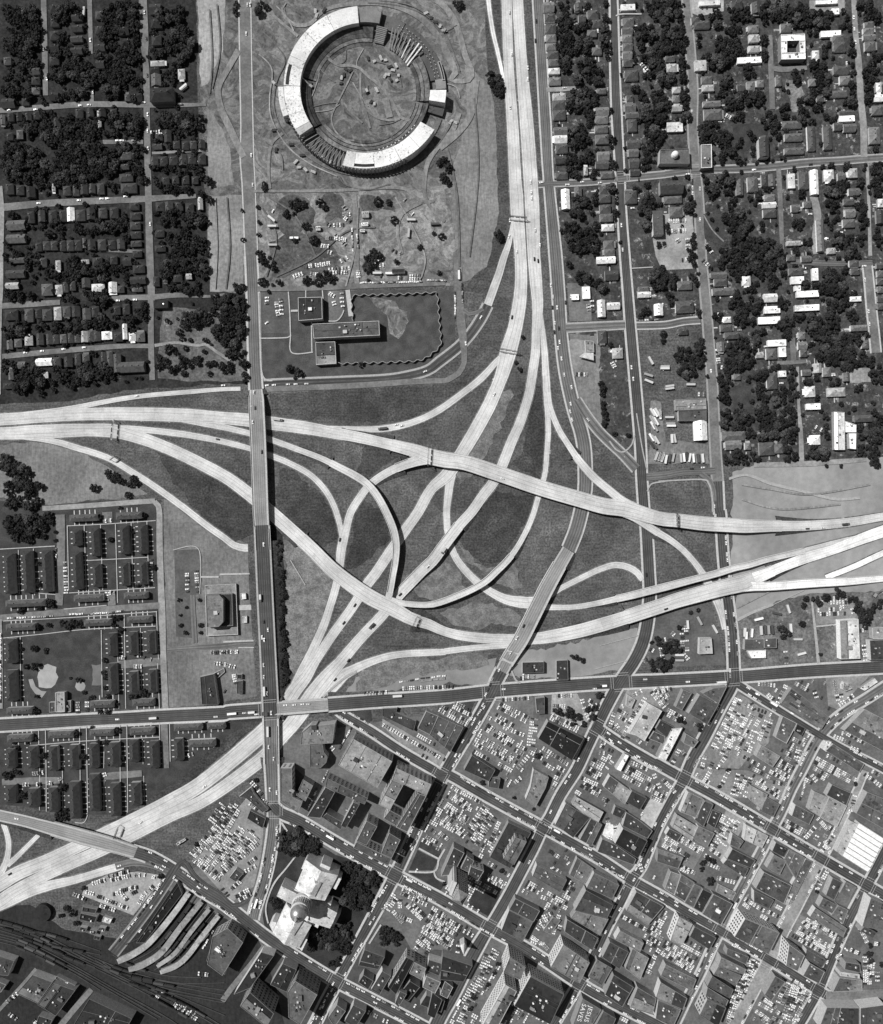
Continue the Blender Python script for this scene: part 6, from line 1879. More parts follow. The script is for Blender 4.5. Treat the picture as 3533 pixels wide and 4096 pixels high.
# doorstep walks of the estate, garden paths and drives of the houses
b, b2 = MB(), MB()
for o, look, zone, x, y in list(PEND):
    if o.get('category') == 'apartment row' and 'estate' in o.get('group', ''):
        a = o.rotation_euler[2]
        me = o.children[0].data
        L = max(v.co.x for v in me.vertices)
        S = max(v.co.y for v in me.vertices)
        for sg in (-1, 1):
            u = -L + 3
            while u < L - 2:
                cx_, cy_ = u, sg * (S + 2.6)
                b.box(x + cx_ * math.cos(a) - cy_ * math.sin(a), y + cx_ * math.sin(a) + cy_ * math.cos(a), .27, .31, 1.1, 5.0, a)
                u += random.choice([5.5, 6.5, 8])
    elif o.get('category') == 'house' and x > 120 and y > 40:
        a = o.rotation_euler[2]
        me = o.children[0].data
        L = max(v.co.x for v in me.vertices)
        S = max(v.co.y for v in me.vertices)
        for k in range(3):
            sx, sy = random.choice([(1, 0), (-1, 0), (0, 1), (0, -1)])
            ln = random.uniform(3, 7)
            cx_, cy_ = sx * (L + ln / 2), sy * (S + ln / 2)
            if sx:
                cy_ = random.uniform(-S, S) * .6
            else:
                cx_ = random.uniform(-L, L) * .6
            px, py = x + cx_ * math.cos(a) - cy_ * math.sin(a), y + cx_ * math.sin(a) + cy_ * math.cos(a)
            if gget(px, py) & 3:
                continue
            wd = random.uniform(.8, 1.6) if k < 2 else random.uniform(2, 4.5)
            (b if k < 2 else b2).box(px, py, .27, .31 if k < 2 else .305, ln if sx else wd, wd if sx else ln, a)
o = b.build('garden_paths', mat('wall', .42))
o['kind'] = 'structure'
o = b2.build('driveways', mat('yard2', .2))
o['kind'] = 'structure'
# ---------------------------------------------------------------- trees
def crown(seed, nclump, nleaf, leaf):
    r = np.random.default_rng(seed)
    V = []
    for c in range(nclump):
        a = r.uniform(0, 2 * math.pi)
        rr = math.sqrt(r.uniform(.0, 1)) * .74
        zz = .62 + .55 * (1 - (rr / .8) ** 2) * r.uniform(.5, 1.1)
        cc = np.array((rr * math.cos(a), rr * math.sin(a), zz))
        cr = r.uniform(.22, .36)
        d = r.normal(size=(nleaf, 3))
        d /= np.linalg.norm(d, axis=1)[:, None]
        d[:, 2] = np.abs(d[:, 2]) * .9 - .15
        P = cc + d * cr * r.uniform(.55, 1, (nleaf, 1))
        n = d + np.array((0, 0, .25)) + r.normal(size=(nleaf, 3)) * .28
        n /= np.linalg.norm(n, axis=1)[:, None]
        u = np.cross(n, r.normal(size=(nleaf, 3)))
        u /= np.linalg.norm(u, axis=1)[:, None]
        v = np.cross(n, u)
        s = leaf * r.uniform(.6, 1.25, (nleaf, 1))
        V.append(np.stack([P - u * s, P - v * s * .7, P + u * s, P + v * s * .7], 1))
    return np.concatenate(V).reshape(-1, 3)


def quads(name, V, m):
    me = bpy.data.meshes.new(name)
    n = len(V) // 4
    me.vertices.add(len(V))
    me.vertices.foreach_set('co', V.astype(np.float32).ravel())
    me.loops.add(len(V))
    me.loops.foreach_set('vertex_index', np.arange(len(V), dtype=np.int32))
    me.polygons.add(n)
    me.polygons.foreach_set('loop_start', np.arange(0, len(V), 4, dtype=np.int32))
    me.materials.append(m)
    me.update(calc_edges=True)
    return me


CROWN = [crown(20 + k, 24, 60, .125) for k in range(7)]
CROWN_ME = [quads('crown', v, mat('foliage', .027)) for v in CROWN]
tb = MB()
tb.cyl(0, 0, 0, .75, .055, .035, 8)
for a in (0.3, 2.2, 4.4):
    tb.beam((0, 0, .5), (.35 * math.cos(a), .35 * math.sin(a), .85), .03, .03)
TRUNK = mesh('trunk', tb.V, tb.F, [mat('bark', .07)])
LOW = [crown(60 + k, 14, 22, .2) for k in range(6)]

TREES = {
 '30': '60,30,90;180,50,60;450,130,70;640,60,90;870,60,60;1000,100,100;1160,120,110;1320,130,70;1500,100,40;1510,200,40;130,290,110;200,400,90;50,380,60;220,560,70;30,620,50;450,480,80;600,230,60;620,380,80;560,440,60;850,300,38;850,420,36;950,440,36;1120,560,70;1280,520,70;1320,620,70;1240,240,44;1300,400,60;720,560,50;560,640,50;560,760,110;700,780,70;800,790,50;640,930,44;900,950,70;930,1060,48;1240,770,70;1320,700,60;1010,860,40;1010,920,36;1170,900,50;1380,930,46;1290,860,46;1590,760,60;1580,560,32;1550,400,36;220,700,50;210,800,50;240,930,55;250,1020,50;40,830,60;50,920,60;20,1060,50;420,1050,100;540,1100,60;490,1250,70;570,1200,50;665,1140,42;745,1070,42;780,1200,42;700,1280,38;640,1260,30;800,1280,38;870,1275,26;925,1260,38;1000,1250,26;1100,1310,40;1385,1310,30;1510,1310,34;370,1420,54;540,1420,64;430,1520,54;570,1510,46;590,1600,34;250,1640,54;300,1700,26;810,1540,38;1150,1530,34;1390,1500,64;1420,1560,84;1480,1450,44;1620,1440,38;1730,1500,70;1740,1390,54;1620,1650,60;1630,1760,46;600,1700,74;680,1770,60;620,1780,54;1100,1760,54;1380,1640,50;1370,1750,44;660,1930,105;780,1960,80;900,1960,84;560,1990,54;290,1900,46;280,1980,46;1450,1900,54;1530,1950,70;1620,1900,46;1640,570,46;1680,500,54;1700,600,64;1740,450,46;1670,720,54;1700,800,46;1650,90,100;1750,130,38;1660,1300,28;1740,1310,44;1770,1900,46;1730,1850,46;1230,1920,34;320,310,40;380,440,40;480,370,46;520,300,40;110,640,50;180,190,46;1230,960,30;1450,860,36;1550,660,34;1130,800,30',
 '31': '560,40,80;700,50,95;850,60,110;980,30,54;1140,30,32;1560,20,70;1480,30,36;20,160,54;90,180,54;40,120,46;300,150,44;290,20,44;690,120,54;640,170,46;750,220,46;750,270,40;930,210,54;790,110,36;1000,130,28;1390,130,48;1400,210,105;1300,230,54;1460,260,74;1180,220,36;1420,370,74;1540,330,46;640,370,64;780,370,74;960,340,54;1010,380,46;680,490,70;470,490,46;600,520,46;750,510,36;690,430,46;1130,490,46;1240,520,54;1400,510,64;1550,480,46;1030,540,54;1040,620,46;800,620,54;700,690,54;560,760,40;600,700,46;760,740,36;640,840,74;700,830,64;590,860,54;920,540,44;1250,600,64;1330,640,84;1430,720,125;1480,800,105;1580,640,54;1350,780,74;1650,820,54;1700,830,46;1560,850,54;1740,950,64;1190,840,34;1390,990,46;1200,1000,38;1270,960,30;820,940,54;840,1000,46;900,900,30;1060,920,46;830,1080,54;820,1160,54;960,1130,56;1070,1000,46;1070,1100,46;1000,1060,34;530,960,54;510,1060,54;530,1130,54;520,1230,46;540,1310,54;650,1270,54;720,1290,44;640,1330,54;810,1250,54;930,1300,70;870,1340,54;1000,1330,44;1100,1280,54;1120,1340,46;1060,1220,34;880,1420,80;730,1420,46;1040,1430,54;1050,1570,54;1290,1560,72;1250,1540,46;1330,1590,36;1340,1270,32;1350,1430,28;1620,1380,64;1740,1290,64;1730,1400,74;1640,1540,54;1700,1560,54;1355,1665,38;1470,1665,32;1740,1650,44;1600,1040,34;330,180,46;340,440,44;200,770,54;240,880,84;330,760,74;300,830,54;340,680,46;180,800,46;400,950,28;560,1620,46;640,1590,54;770,1590,44;700,1640,28;500,1600,18;120,340,54;1490,100,34;60,640,40;1640,600,36',
 '20': '25,1270,38;65,1320,36;30,1400,38;60,1440,28;430,640,66;460,700,54;400,590,38;480,730,30;465,1850,36;480,1885,32;150,40,44;1000,150,54;1320,150,46;1000,250,64;990,350,64;1050,400,46;1250,200,64;1330,240,54;1150,350,64;1330,330,54;1340,430,46;1000,500,50;1160,520,64;1150,610,64;1250,600,54;1370,650,38;1080,760,64;1180,770,74;1060,820,54;1150,850,54;1210,900,36;1130,1030,54;1080,1090,74;1150,1100,54;1200,970,46;1180,1250,50;1060,1300,54;1040,1250,46;1090,1380,36;1235,1370,46;1370,1100,34;1380,1300,34;1390,1480,54;1410,1600,46;1410,1680,46;1240,1530,40;1110,1600,54;1100,1690,54;1230,1580,36;1250,1830,54;1050,1830,74;1150,1880,74;1220,1940,54;1150,1950,64;1050,1950,36;1440,1910,36;1600,250,54;1680,250,64;1750,100,74;1700,40,54;1660,430,54;1740,480,64;1600,350,36;1700,560,54;1560,700,36;1620,760,46;1750,760,54;1690,870,64;1640,920,54;1700,960,74;1680,1050,64;1700,1200,84;1640,1300,46;1640,1180,46;1650,1460,28;1660,1570,54;1650,1640,64;1680,1780,54;1640,1790,36;1560,1520,44;1480,1340,34;1780,620,28;1130,230,50;980,60,40;1180,40,40;1120,680,40;1000,690,30',
 '21': '1150,170,54;1260,230,50;1100,150,36;1400,110,36;1740,130,50;1720,220,54;1780,230,34;1300,1050,30;1290,1100,24;1300,1170,24;1310,1250,28;1310,1330,28;1330,1400,26;1390,1410,22;1500,1420,22;1640,430,36;1600,470,28;1280,1010,24;1300,1210,22;1320,1290,24;1340,60,24;640,690,40;620,870,40;660,640,24;1030,60,30;1090,320,20;1360,700,24',
 '22': '1080,1160,28;1130,1180,26;1050,1150,18;960,1270,28;1270,1460,32;1210,1590,56;1250,1620,36;1000,1590,46;1080,1650,46;1050,1600,36;1140,1690,26;930,1580,34;780,1940,28;1720,1220,50;1690,1040,32;1760,1180,34;1730,1010,26;1780,1250,30',
 '32': '30,1080,44;120,1080,54;80,1200,44;170,920,22;990,930,36;1030,990,40;1165,745,26;1180,690,26;1150,890,28;1260,700,36;1340,680,36;1450,660,46;1290,730,26;1560,710,44;1600,760,46;1650,820,54;1700,780,36;1750,740,44;1660,880,44;1295,1130,18;350,1720,40;190,1660,44;370,1780,34;1630,1690,16;320,780,18;260,800,18',
 '11': '550,890,32;620,920,38;590,960,34;690,190,38;800,190,48;900,190,44;840,140,34;380,50,54;330,30,36;400,230,54;480,240,44;330,200,36;240,370,34;260,720,38;180,850,36;240,880,44;220,960,44;100,400,110;60,600,120;150,250,46;100,750,54;50,880,46;1180,190,22;1120,860,24;1180,60,50;170,560,40;240,700,30;150,480,50;420,90,30;1400,40,22;1740,130,20',
 '10': '320,1470,42;170,1660,34;200,1700,28;560,1650,60;640,1600,44;790,1600,34;310,2010,32;330,40,54;130,60,44;1220,2020,50;1340,1600,26;1250,1590,36;1380,1740,32;680,1790,34;740,1900,38;450,1950,34;1760,1870,28;1780,1270,38;1740,1290,26;1700,1850,18;180,1900,20;300,1640,18;310,1760,18;305,1860,18;300,1940,18;1590,1960,24;830,1640,26;520,1700,28;590,1900,24',
 '00': '100,120,90;230,130,110;160,300,105;240,300,74;90,350,74;200,480,95;250,620,46;60,700,54;180,730,54;470,120,60;530,60,54;620,100,40;640,500,54;560,550,74;660,620,74;460,600,54;600,740,54;480,760,40;690,530,46;900,100,105;1000,80,74;1060,60,54;850,250,74;960,200,64;1050,200,54;880,420,95;1000,420,74;1060,330,64;1080,480,54;860,560,74;980,560,74;900,680,74;1080,620,46;1100,720,46;900,770,46;1060,770,36;1300,120,54;1400,100,54;1440,250,74;1480,350,74;1380,300,46;1250,410,46;1330,380,54;1340,600,46;1390,520,46;370,830,46;390,870,46;330,970,84;450,1000,84;560,960,54;650,980,54;700,1060,64;560,1100,105;400,1080,74;300,1050,46;640,1200,140;780,1230,95;520,1280,120;700,1340,105;860,1330,64;600,1420,74;400,1400,95;300,1320,74;200,1250,74;100,1230,95;80,1340,84;180,1400,54;250,1200,46;920,960,74;1000,930,46;1060,1000,54;1100,920,36;1040,1060,46;900,1050,36;1130,1180,28;1150,1300,36;1130,1420,36;1100,1340,46;880,1240,46;900,1470,40;1160,1350,28;1260,960,36;1300,900,36;1480,960,84;1440,920,64;1520,1000,54;1420,1030,46;1580,930,36;1340,1350,46;1450,1330,54;1560,1340,46;1650,1430,38;1600,1400,32;1250,1450,36;1400,1500,46;1330,1490,36;1480,1500,36;1230,1320,28;1660,1580,32;1600,1530,36;1330,1720,64;1420,1650,46;1500,1720,54;1590,1760,54;1470,1840,46;1560,1900,54;1400,1950,54;1500,1980,54;1620,1990,46;1330,1890,46;90,1700,36;290,1660,28;780,1790,54;900,1800,64;700,1830,46;980,1780,46;480,1840,46;600,1820,46;380,1850,36;120,2000,46;1000,1880,36;1150,1860,28;300,200,50;520,300,60;560,440,50;420,400,50;760,420,50;760,600,50;820,130,40;1220,250,40;1420,420,60;1350,960,50;1240,1120,30;1380,1100,46;1560,1100,40;1330,1200,30;1420,1210,34;1540,1210,34;720,1700,30;200,1760,40;420,1760,40;840,1960,40;160,960,46;230,1010,50;760,980,40;820,1040,40;960,1180,50;1060,1180,46;1050,1290,46;940,1320,46;300,1440,46;480,1420,54',
 '01': '250,40,74;580,60,64;640,110,54;400,160,54;560,150,54;780,130,64;960,80,54;1000,150,36;900,110,46;230,310,36;80,330,30;150,300,30;780,310,64;700,310,46;860,320,36;560,340,36;300,390,28;120,580,54;80,620,46;180,580,54;330,550,46;450,560,54;560,570,54;660,540,54;780,530,54;880,510,46;1000,520,46;1120,420,54;1150,480,54;1180,460,36;1050,490,36;1050,600,28;90,480,36;150,800,30;240,920,74;180,980,74;290,1000,54;150,1040,54;320,1090,28;500,930,54;580,970,46;700,920,74;800,910,64;860,960,46;760,980,46;640,890,36;440,900,36;100,860,36;30,900,36;1180,870,36;730,770,28;1330,100,74;1450,60,74;1560,80,74;1350,240,46;1450,260,54;1560,250,46;1400,30,54;1620,160,28;1720,330,46;1750,380,36;1500,520,70;1600,480,54;1430,620,40;1340,730,38;1280,830,46;1560,830,40;1780,470,36;1700,600,32;1470,730,22;1250,880,28;900,1750,46;950,1780,40;1040,1800,46;850,1720,28;740,1840,36;900,1960,36;940,2000,36;1010,1900,28;50,1650,54;100,1700,64;160,1740,64;200,1820,54;60,1850,54;120,1820,46;240,1880,46;170,1940,46;250,1980,54;20,1600,36;80,1950,54;480,2020,36;300,1830,36;660,60,30;840,60,30;430,540,30;960,900,30;560,1040,40;420,1030,40;650,1000,40;1350,900,36;1680,860,40;1440,860,30',
 '02': '60,60,46;120,100,74;230,90,84;350,80,64;100,170,54;200,190,54;320,170,46;430,120,28;430,160,28;480,435,28;300,410,18;300,570,26;790,40,22;1140,25,22;440,750,46;380,720,36;200,780,54;120,770,46;310,770,22;500,890,36;560,890,36;620,890,36;380,900,22;290,915,28;900,840,28;950,840,22;900,900,22;950,940,28;160,1090,22;260,1085,28;270,1230,36;200,1230,22;825,1180,22;820,1280,22;830,1320,18;830,1400,18;850,1470,22;1090,1450,64;1050,1470,36;1130,1440,36;790,1590,22;850,1590,22;920,1530,22;270,1590,28;1230,1530,22;1210,830,18;720,1720,32;600,1770,26;920,1740,26;270,1810,32;840,1840,28;1030,1780,18;100,1860,46;200,1840,36;650,1950,28;970,1960,22;1130,1950,22;330,1940,28;1640,1680,22;1600,1720,22;860,2010,28;1300,740,16;1310,800,14;1180,440,16;820,510,16;1310,900,14;1320,1040,14;1420,700,18;1480,760,14;1430,900,18;1470,960,20;1430,820,14;1580,700,16;1590,900,20;1590,960,16',
 '03': '110,60,46;40,70,36;170,220,36;480,160,36;460,250,36;820,180,22;640,240,28;500,390,54;560,400,36;460,420,28;560,1160,30;520,1120,24;480,1180,20;600,1240,24;330,1090,16;1270,870,24;660,960,20;1560,610,20',
 '13': '1330,1330,60;1390,1370,44;1300,1390,36;520,560,54;600,560,64;560,640,54;700,600,64;500,520,36;740,640,54;480,640,36;760,610,36;1010,850,54;1080,850,64;1170,880,64;1230,920,44;1060,950,64;1150,1000,64;1000,960,54;1080,1080,54;1150,1100,44;1020,1060,54;1210,860,34;1000,780,44;1060,770,34;800,1330,64;900,1340,74;1000,1330,54;960,1430,64;1020,1440,44;850,1420,54;760,1300,44;730,1370,36;940,1540,44;1000,1540,34;880,1560,26;720,1440,34;980,1260,44;430,1080,36;450,1100,36;400,1050,22;280,100,20;640,660,44;560,760,24;1100,1000,44',
 '23': '340,120,22;490,820,20;30,930,24;590,240,16;745,330,14;1330,260,16;460,1560,20;430,1640,18;380,1730,20;270,1830,24;240,1920,22;340,1870,16;1520,1480,30;1480,1560,28;1600,1620,20',
 '33': '420,910,34;360,760,26;400,720,26;440,750,26;350,810,22;480,760,20;1570,130,20;1570,410,16;1270,990,22;1070,70,14;1690,1420,22;1690,1480,26;1700,1540,22;1780,1570,22;1020,790,26;1050,770,22;640,620,24;700,600,22;760,310,22;1200,200,24;1190,250,24;1190,290,22;1060,500,16;490,150,16;560,20,20',
}
ALL = []
for k in range(110):          # trees down the bridge bank
    u = k / 109
    ALL.append(('12', 445 + 55 * u + random.uniform(-42, 50), 190 + 1230 * u, random.uniform(12, 24)))
for t, s in TREES.items():
    for q in s.split(';'):
        x, y, r = [float(v) for v in q.split(',')]
        if r <= 38:
            ALL.append((t, x, y, r))
        else:
            n, tries, L = int((r / 29) ** 2 * .95) + 1, 0, []
            while len(L) < n and tries < 60 * n:
                tries += 1
                a, d = random.uniform(0, 6.283), math.sqrt(random.random()) * r * .86
                tr = random.uniform(26, 46) if r > 46 else random.uniform(22, 30)
                px, py = x + d * math.cos(a), y + d * math.sin(a)
                if all((px - l[0]) ** 2 + (py - l[1]) ** 2 > (.72 * (tr + l[2])) ** 2 for l in L):
                    L.append((px, py, tr))
            ALL += [(t, *l) for l in L]
# loose yard trees among the houses
for t, box, n in (('00', (0, 20, 1500, 2033), 420), ('01', (0, 0, 1180, 1000), 190), ('20', (900, 0, 1787, 1400), 140), ('30', (0, 0, 1787, 2033), 240), ('31', (420, 0, 1787, 1600), 160), ('20', (1000, 1480, 1400, 2033), 20), ('02', (30, 100, 1240, 2000), 30), ('01', (1240, 350, 1760, 960), 40), ('11', (0, 290, 220, 950), 30)):
    for k in range(n):
        ALL.append((t, random.uniform(box[0], box[2]), random.uniform(box[1], box[3]), random.uniform(12, 26)))
OK_ = []
for t, x, y, r in ALL:
    rm = r * M
    X, Y = W(t, x, y, rm * 1.15)
    hit = 0
    for a in range(0, 360, 60):
        hit |= gget(X + .45 * rm * math.cos(math.radians(a)), Y + .45 * rm * math.sin(math.radians(a)))
    if (hit | gget(X, Y)) & 7 and not (t == '12' and (hit & 1) == 0 and False):
        if rm > 2.6 and not gget(X, Y) & 5 and t in ('00', '01') and random.random() < .75:
            pass
        elif rm > 3.2 and not gget(X, Y) & 7:
            rm = 2.6
        else:
            continue
    OK_.append((rm, X, Y))
OK_.sort(reverse=True)
for k, (rm, X, Y) in enumerate(OK_[:300]):
    o = thing('tree', 'tree', (X, Y, .05), random.uniform(0, 6.28))
    want(o, '%s dark leafy tree' % ('big' if rm > 5.3 else 'medium' if rm > 4.6 else 'smaller'), X, Y, group='trees of the town')
    hs = random.uniform(.85, 1.1)
    ob('crown', CROWN_ME[k % 7], o, (0, 0, 0), 0, (rm * 1.08, rm * 1.08, rm * hs))
    ob('trunk', TRUNK, o, (0, 0, 0), 0, (rm, rm, rm * hs))
P = []
for k, (rm, X, Y) in enumerate(OK_[300:]):
    a = random.uniform(0, 6.28)
    c, s = math.cos(a) * rm * 1.1, math.sin(a) * rm * 1.1
    v = LOW[k % 6]
    P.append(np.stack([v[:, 0] * c - v[:, 1] * s + X, v[:, 0] * s + v[:, 1] * c + Y, v[:, 2] * rm], 1))
o = ob('smaller_trees', quads('smaller_trees', np.concatenate(P), mat('foliage', .027)))
o['kind'] = 'stuff'
print('TREES', len(OK_))
# ---------------------------------------------------------------- vehicles
EXTRA['X'] = (0, 0, 1.0)
RA = np.array([r[:5] for r in RS])


def on_road(t, x, y):
    """surface height and heading of the topmost road under a photo point."""
    X, Y = W(t, x, y)
    d = np.hypot(RA[:, 0] - X, RA[:, 1] - Y)
    k = np.where(d < RA[:, 4] + 1.5)[0]
    if len(k) == 0:
        j = int(np.argmin(d - RA[:, 4]))
        return (.32, RA[j, 3]) if d[j] < RA[j, 4] + 14 else None
    top = RA[k, 2].max()
    k = k[RA[k, 2] > top - .9]
    j = k[np.argmin(d[k])]
    return RA[j, 2], RA[j, 3]


def car_parts(L=4.75, w=1.85):
    b, g, r = MB(), MB(), MB()
    h = L / 2
    prof = [(-h, .35), (h, .35), (h, .75), (h - .15, .86), (.9, .95), (-1.5, .98), (-h + .1, .9), (-h, .8)]
    for y in (1,):
        n = len(prof)
        V = [(x, -w / 2, z) for x, z in prof] + [(x, w / 2, z) for x, z in prof]
        F = [(k, n + k, n + (k + 1) % n, (k + 1) % n) for k in range(n)]
        F = [f[::-1] for f in F]
        F = [f[::-1] for f in F]
        F += [tuple(range(n)), tuple(range(2 * n - 1, n - 1, -1))]
        b.add(V, F)
    for sx in (-1.6, 1.65):
        for sy in (-1, 1):
            b.box(sx, sy * (w / 2 - .1), 0, .62, .62, .22, i=1)
    V = []
    for z, x0, x1, q in ((.93, -1.75, 1.05, .84), (1.38, -1.25, .35, .7)):
        V += [(x0, -q, z), (x1, -q, z), (x1, q, z), (x0, q, z)]
    g.add(V, BOXF)
    r.add([(-1.27, -.71, 1.37), (.37, -.71, 1.37), (.37, .71, 1.37), (-1.27, .71, 1.37), (-1.2, -.66, 1.44), (.3, -.66, 1.44), (.3, .66, 1.44), (-1.2, .66, 1.44)], BOXF)
    return b, g, r


cb, cg, cr_ = car_parts()
PAINT = {'pale': .74, 'grey': .22, 'dark': .03}
CARM = {}
for c, v in PAINT.items():
    m = mat('paint', v)
    CARM[c] = (mesh('car', cb.V, cb.F, [m, mat('glass', .02)], cb.I), mesh('cabin', cg.V, cg.F, [mat('glass', .02)]), mesh('roof', cr_.V, cr_.F, [m]))


def car(t, x, y, c='pale', ang=None, zone=None):
    q = on_road(t, x, y)
    z, a = q if q else (.32, 0)
    if ang is not None:
        a = ang
    X, Y = W(t, x, y, z)
    o = ob('car', CARM[c][0], None, (X, Y, z), a + (math.pi if random.random() < .5 else 0))
    o['category'] = 'car'
    want(o, '%s car' % c, X, Y, zone, group='cars out on the streets')
    ob('cabin', CARM[c][1], o)
    ob('roof', CARM[c][2], o)
    return o


BUS = {}


def long_vehicle(t, x, y, L, kind, tone, ang=None, look=None):
    q = on_road(t, x, y)
    z, a = q if q else (.32, 0)
    if ang is not None:
        a = ang
    X, Y = W(t, x, y, z + 2)
    key = (kind, round(L), round(tone, 2))
    w = 2.5
    o = thing(kind, kind.replace('_', ' '), (X, Y, z), a)
    want(o, look or '%s %s' % ('white' if tone > .5 else 'grey' if tone > .12 else 'dark', kind.replace('_', ' ')), X, Y, group='%ss of the town' % kind.replace('_', ' '))
    if key not in BUS:
        b = MB()
        b.box(0, 0, .55, 3.0, L, w)
        bo = mesh('body', b.V, b.F, [mat('paint', tone)])
        b = MB()
        b.box(0, 0, 3.0, 3.1, L - .2, w - .2)
        ro = mesh('roof', b.V, b.F, [mat('paint', min(.78, tone * 1.1))])
        b = MB()
        for sx in (-.36, .34):
            for sy in (-1, 1):
                b.box(sx * L, sy * (w / 2 - .15), 0, .95, .95, .3)
        wh = mesh('wheel_set', b.V, b.F, [mat('glass', .02)])
        b = MB()
        if kind == 'bus':
            b.box(0, 0, 1.7, 2.5, L + .04, w + .04)
        else:
            b.box(0, 0, 2.0, 2.2, L + .03, w + .03)
        wi = mesh('window_band' if kind == 'bus' else 'side_rail', b.V, b.F, [mat('glass', .03 if kind == 'bus' else .2)])
        BUS[key] = (bo, ro, wh, wi)
    bo, ro, wh, wi = BUS[key]
    ob('body', bo, o)
    ob('roof', ro, o)
    ob('wheel_set', wh, o)
    ob('window_band' if kind == 'bus' else 'side_rail', wi, o)
    if kind == 'truck':
        b = MB()
        b.box(L / 2 + 1.5, 0, .5, 2.4, 2.2, 2.3)
        b.build('cab', mat('paint', .1), o)


TRAF = {
 '20': '553,100;570,435;558,855;697,540;697,630;765,170d;758,325d;990,700;805,1452;720,1447;725,1530;728,1575;555,1750;548,1880;610,2000;757,1830;793,1950;1012,1468;1130,1447;1270,1453;1440,1790;1450,1985',
 '21': '325,488;205,695;897,325;880,235;893,410d;930,410;912,535;950,683;937,733;965,815;987,943;1045,1043;1038,1175;1033,1235;1048,1300;1175,1300;1520,885;1535,977;572,487d;750,25d;780,40d;430,1100;497,1767;943,575d;908,605d',
 '31': '418,915;445,1988;355,1680;265,1690d;1635,80;1640,190;1675,540;1668,440',
 '11': '270,1085;375,1028;430,1025;542,1020;603,1018;688,1015;262,1320;333,1555d;280,1205d;1400,1340;1445,1347;1630,917',
 '01': '1088,1112;1775,1028;1730,1455d;205,768;337,755;508,740;670,727;940,355;1075,348',
 '12': '348,258;350,870d;383,935;353,1015;336,995;348,1215;350,1310;373,1440;388,1865;428,1960;520,1533;590,1530;655,1525;703,1525;383,1605d;408,1595;195,1595;292,1605;953,220d;1652,432;1432,655d;1022,1178d;915,1330d;1072,740d;985,880d',
 '22': '610,1000;560,1118;665,905d;470,1253;1640,498d;507,1405;1300,1380;1230,1402;1630,1328;1178,1800;340,1530;350,1550;320,1580;305,1600;275,1645;250,1640;258,1680;283,1745;182,1820;125,1930;1340,1757;1427,1830;1355,1810;1490,1890;1575,1940;1098,1965',
 '32': '62,770d;235,1347;785,1445;1065,1600;405,1680;508,1580;470,1560;455,1665;330,1950;1185,1902;1250,1880d;1185,133d;1310,125',
 '03': '135,400;1245,785;1305,780;1385,865;1285,985;1205,1100;1115,1290;1580,945;950,775;1625,145;1118,432;80,840d',
 '13': '397,170;450,480;450,520;340,745;420,700;415,735;310,1050;255,1090;240,1140;320,1060;940,645;1175,780;1050,700;1265,830;1240,1070;1320,940;1300,980;1280,1000;1225,1190;1195,1230;900,1710;890,1760;855,1800;830,1850;820,1890;800,1900;770,1980;1540,890;1655,330;1690,280;1650,420;1515,610;1465,670;1235,1860;1015,1780;50,1150;100,1165;125,1190;590,455;1660,950',
 '23': '180,75;390,190;490,265;1030,60;1000,110;880,345;900,545;1065,650;1155,630;1200,690;710,745;1375,790;1540,885;1450,860;745,1505;810,1545;505,1360;160,1190;85,1075;1380,1225d;1430,1120;1315,1300;1270,1440;1250,1550;1055,1820;1080,1835;1350,1855;1630,990;1710,1010',
 '33': '1130,50;1030,210;985,320;950,390;605,340;685,395;740,385;825,435;505,295;1085,610;1140,665;1450,780;1530,830;830,650;870,580;760,770;690,860;570,1220;145,1090;65,1090;30,1040;230,1190;310,1245;600,1410;640,1420;710,1450;1190,1690;1740,1015;1050,1285;1090,1020;450,1320;300,1740;270,1820;160,1960;380,1580;420,1490',
 '30': '330,1745;330,1500;1555,235;1565,340;1550,140;1210,1307d;760,1350;235,1385;265,890',
 '00': '350,390d;375,625;720,320;1150,100;1163,310d;640,840;710,835;75,875;285,872;740,730;1142,815;1170,600d;1175,910;1175,1040;1178,1180;1180,1420d;1195,1780;310,1615;630,1593;810,1580;855,1578;1000,1562;935,1118;970,1118;1065,1118d',
 '10': '220,40;240,40;210,270;250,1235;262,1470',
 '02': '935,1645;1715,1625;448,300d;448,350',
}
NC = 0
for t, s in TRAF.items():
    for q in s.split(';'):
        c = 'pale'
        if q[-1] == 'd':
            c, q = 'dark', q[:-1]
        x, y = q.split(',')
        if NC < 300:
            car(t, float(x), float(y), c)
            NC += 1
print('CARS', NC)
for t, x, y, L in (('12', 352, 1425, 11), ('12', 380, 1745, 12), ('12', 95, 1602, 11), ('12', 250, 1592, 8), ('12', 1410, 1462, 11), ('32', 505, 1352, 11), ('32', 920, 1525, 9), ('02', 1215, 1637, 9), ('13', 875, 550, 10), ('13', 285, 1075, 12), ('13', 1505, 890, 8), ('23', 930, 500, 8), ('23', 150, 1860, 9), ('33', 610, 1090, 8), ('22', 1300, 1380, 8)):
    long_vehicle(t, x, y, L, 'bus', .72)
for t, x, y, L, tn in (('11', 450, 1297, 9, .3), ('11', 1300, 1368, 8, .05), ('12', 1210, 900, 6, .05), ('12', 320, 675, 6, .6), ('22', 1265, 1382, 7, .05), ('32', 1485, 97, 6, .06), ('22', 35, 300, 6, .5), ('21', 152, 150, 11, .6)):
    long_vehicle(t, x, y, L, 'truck', tn)
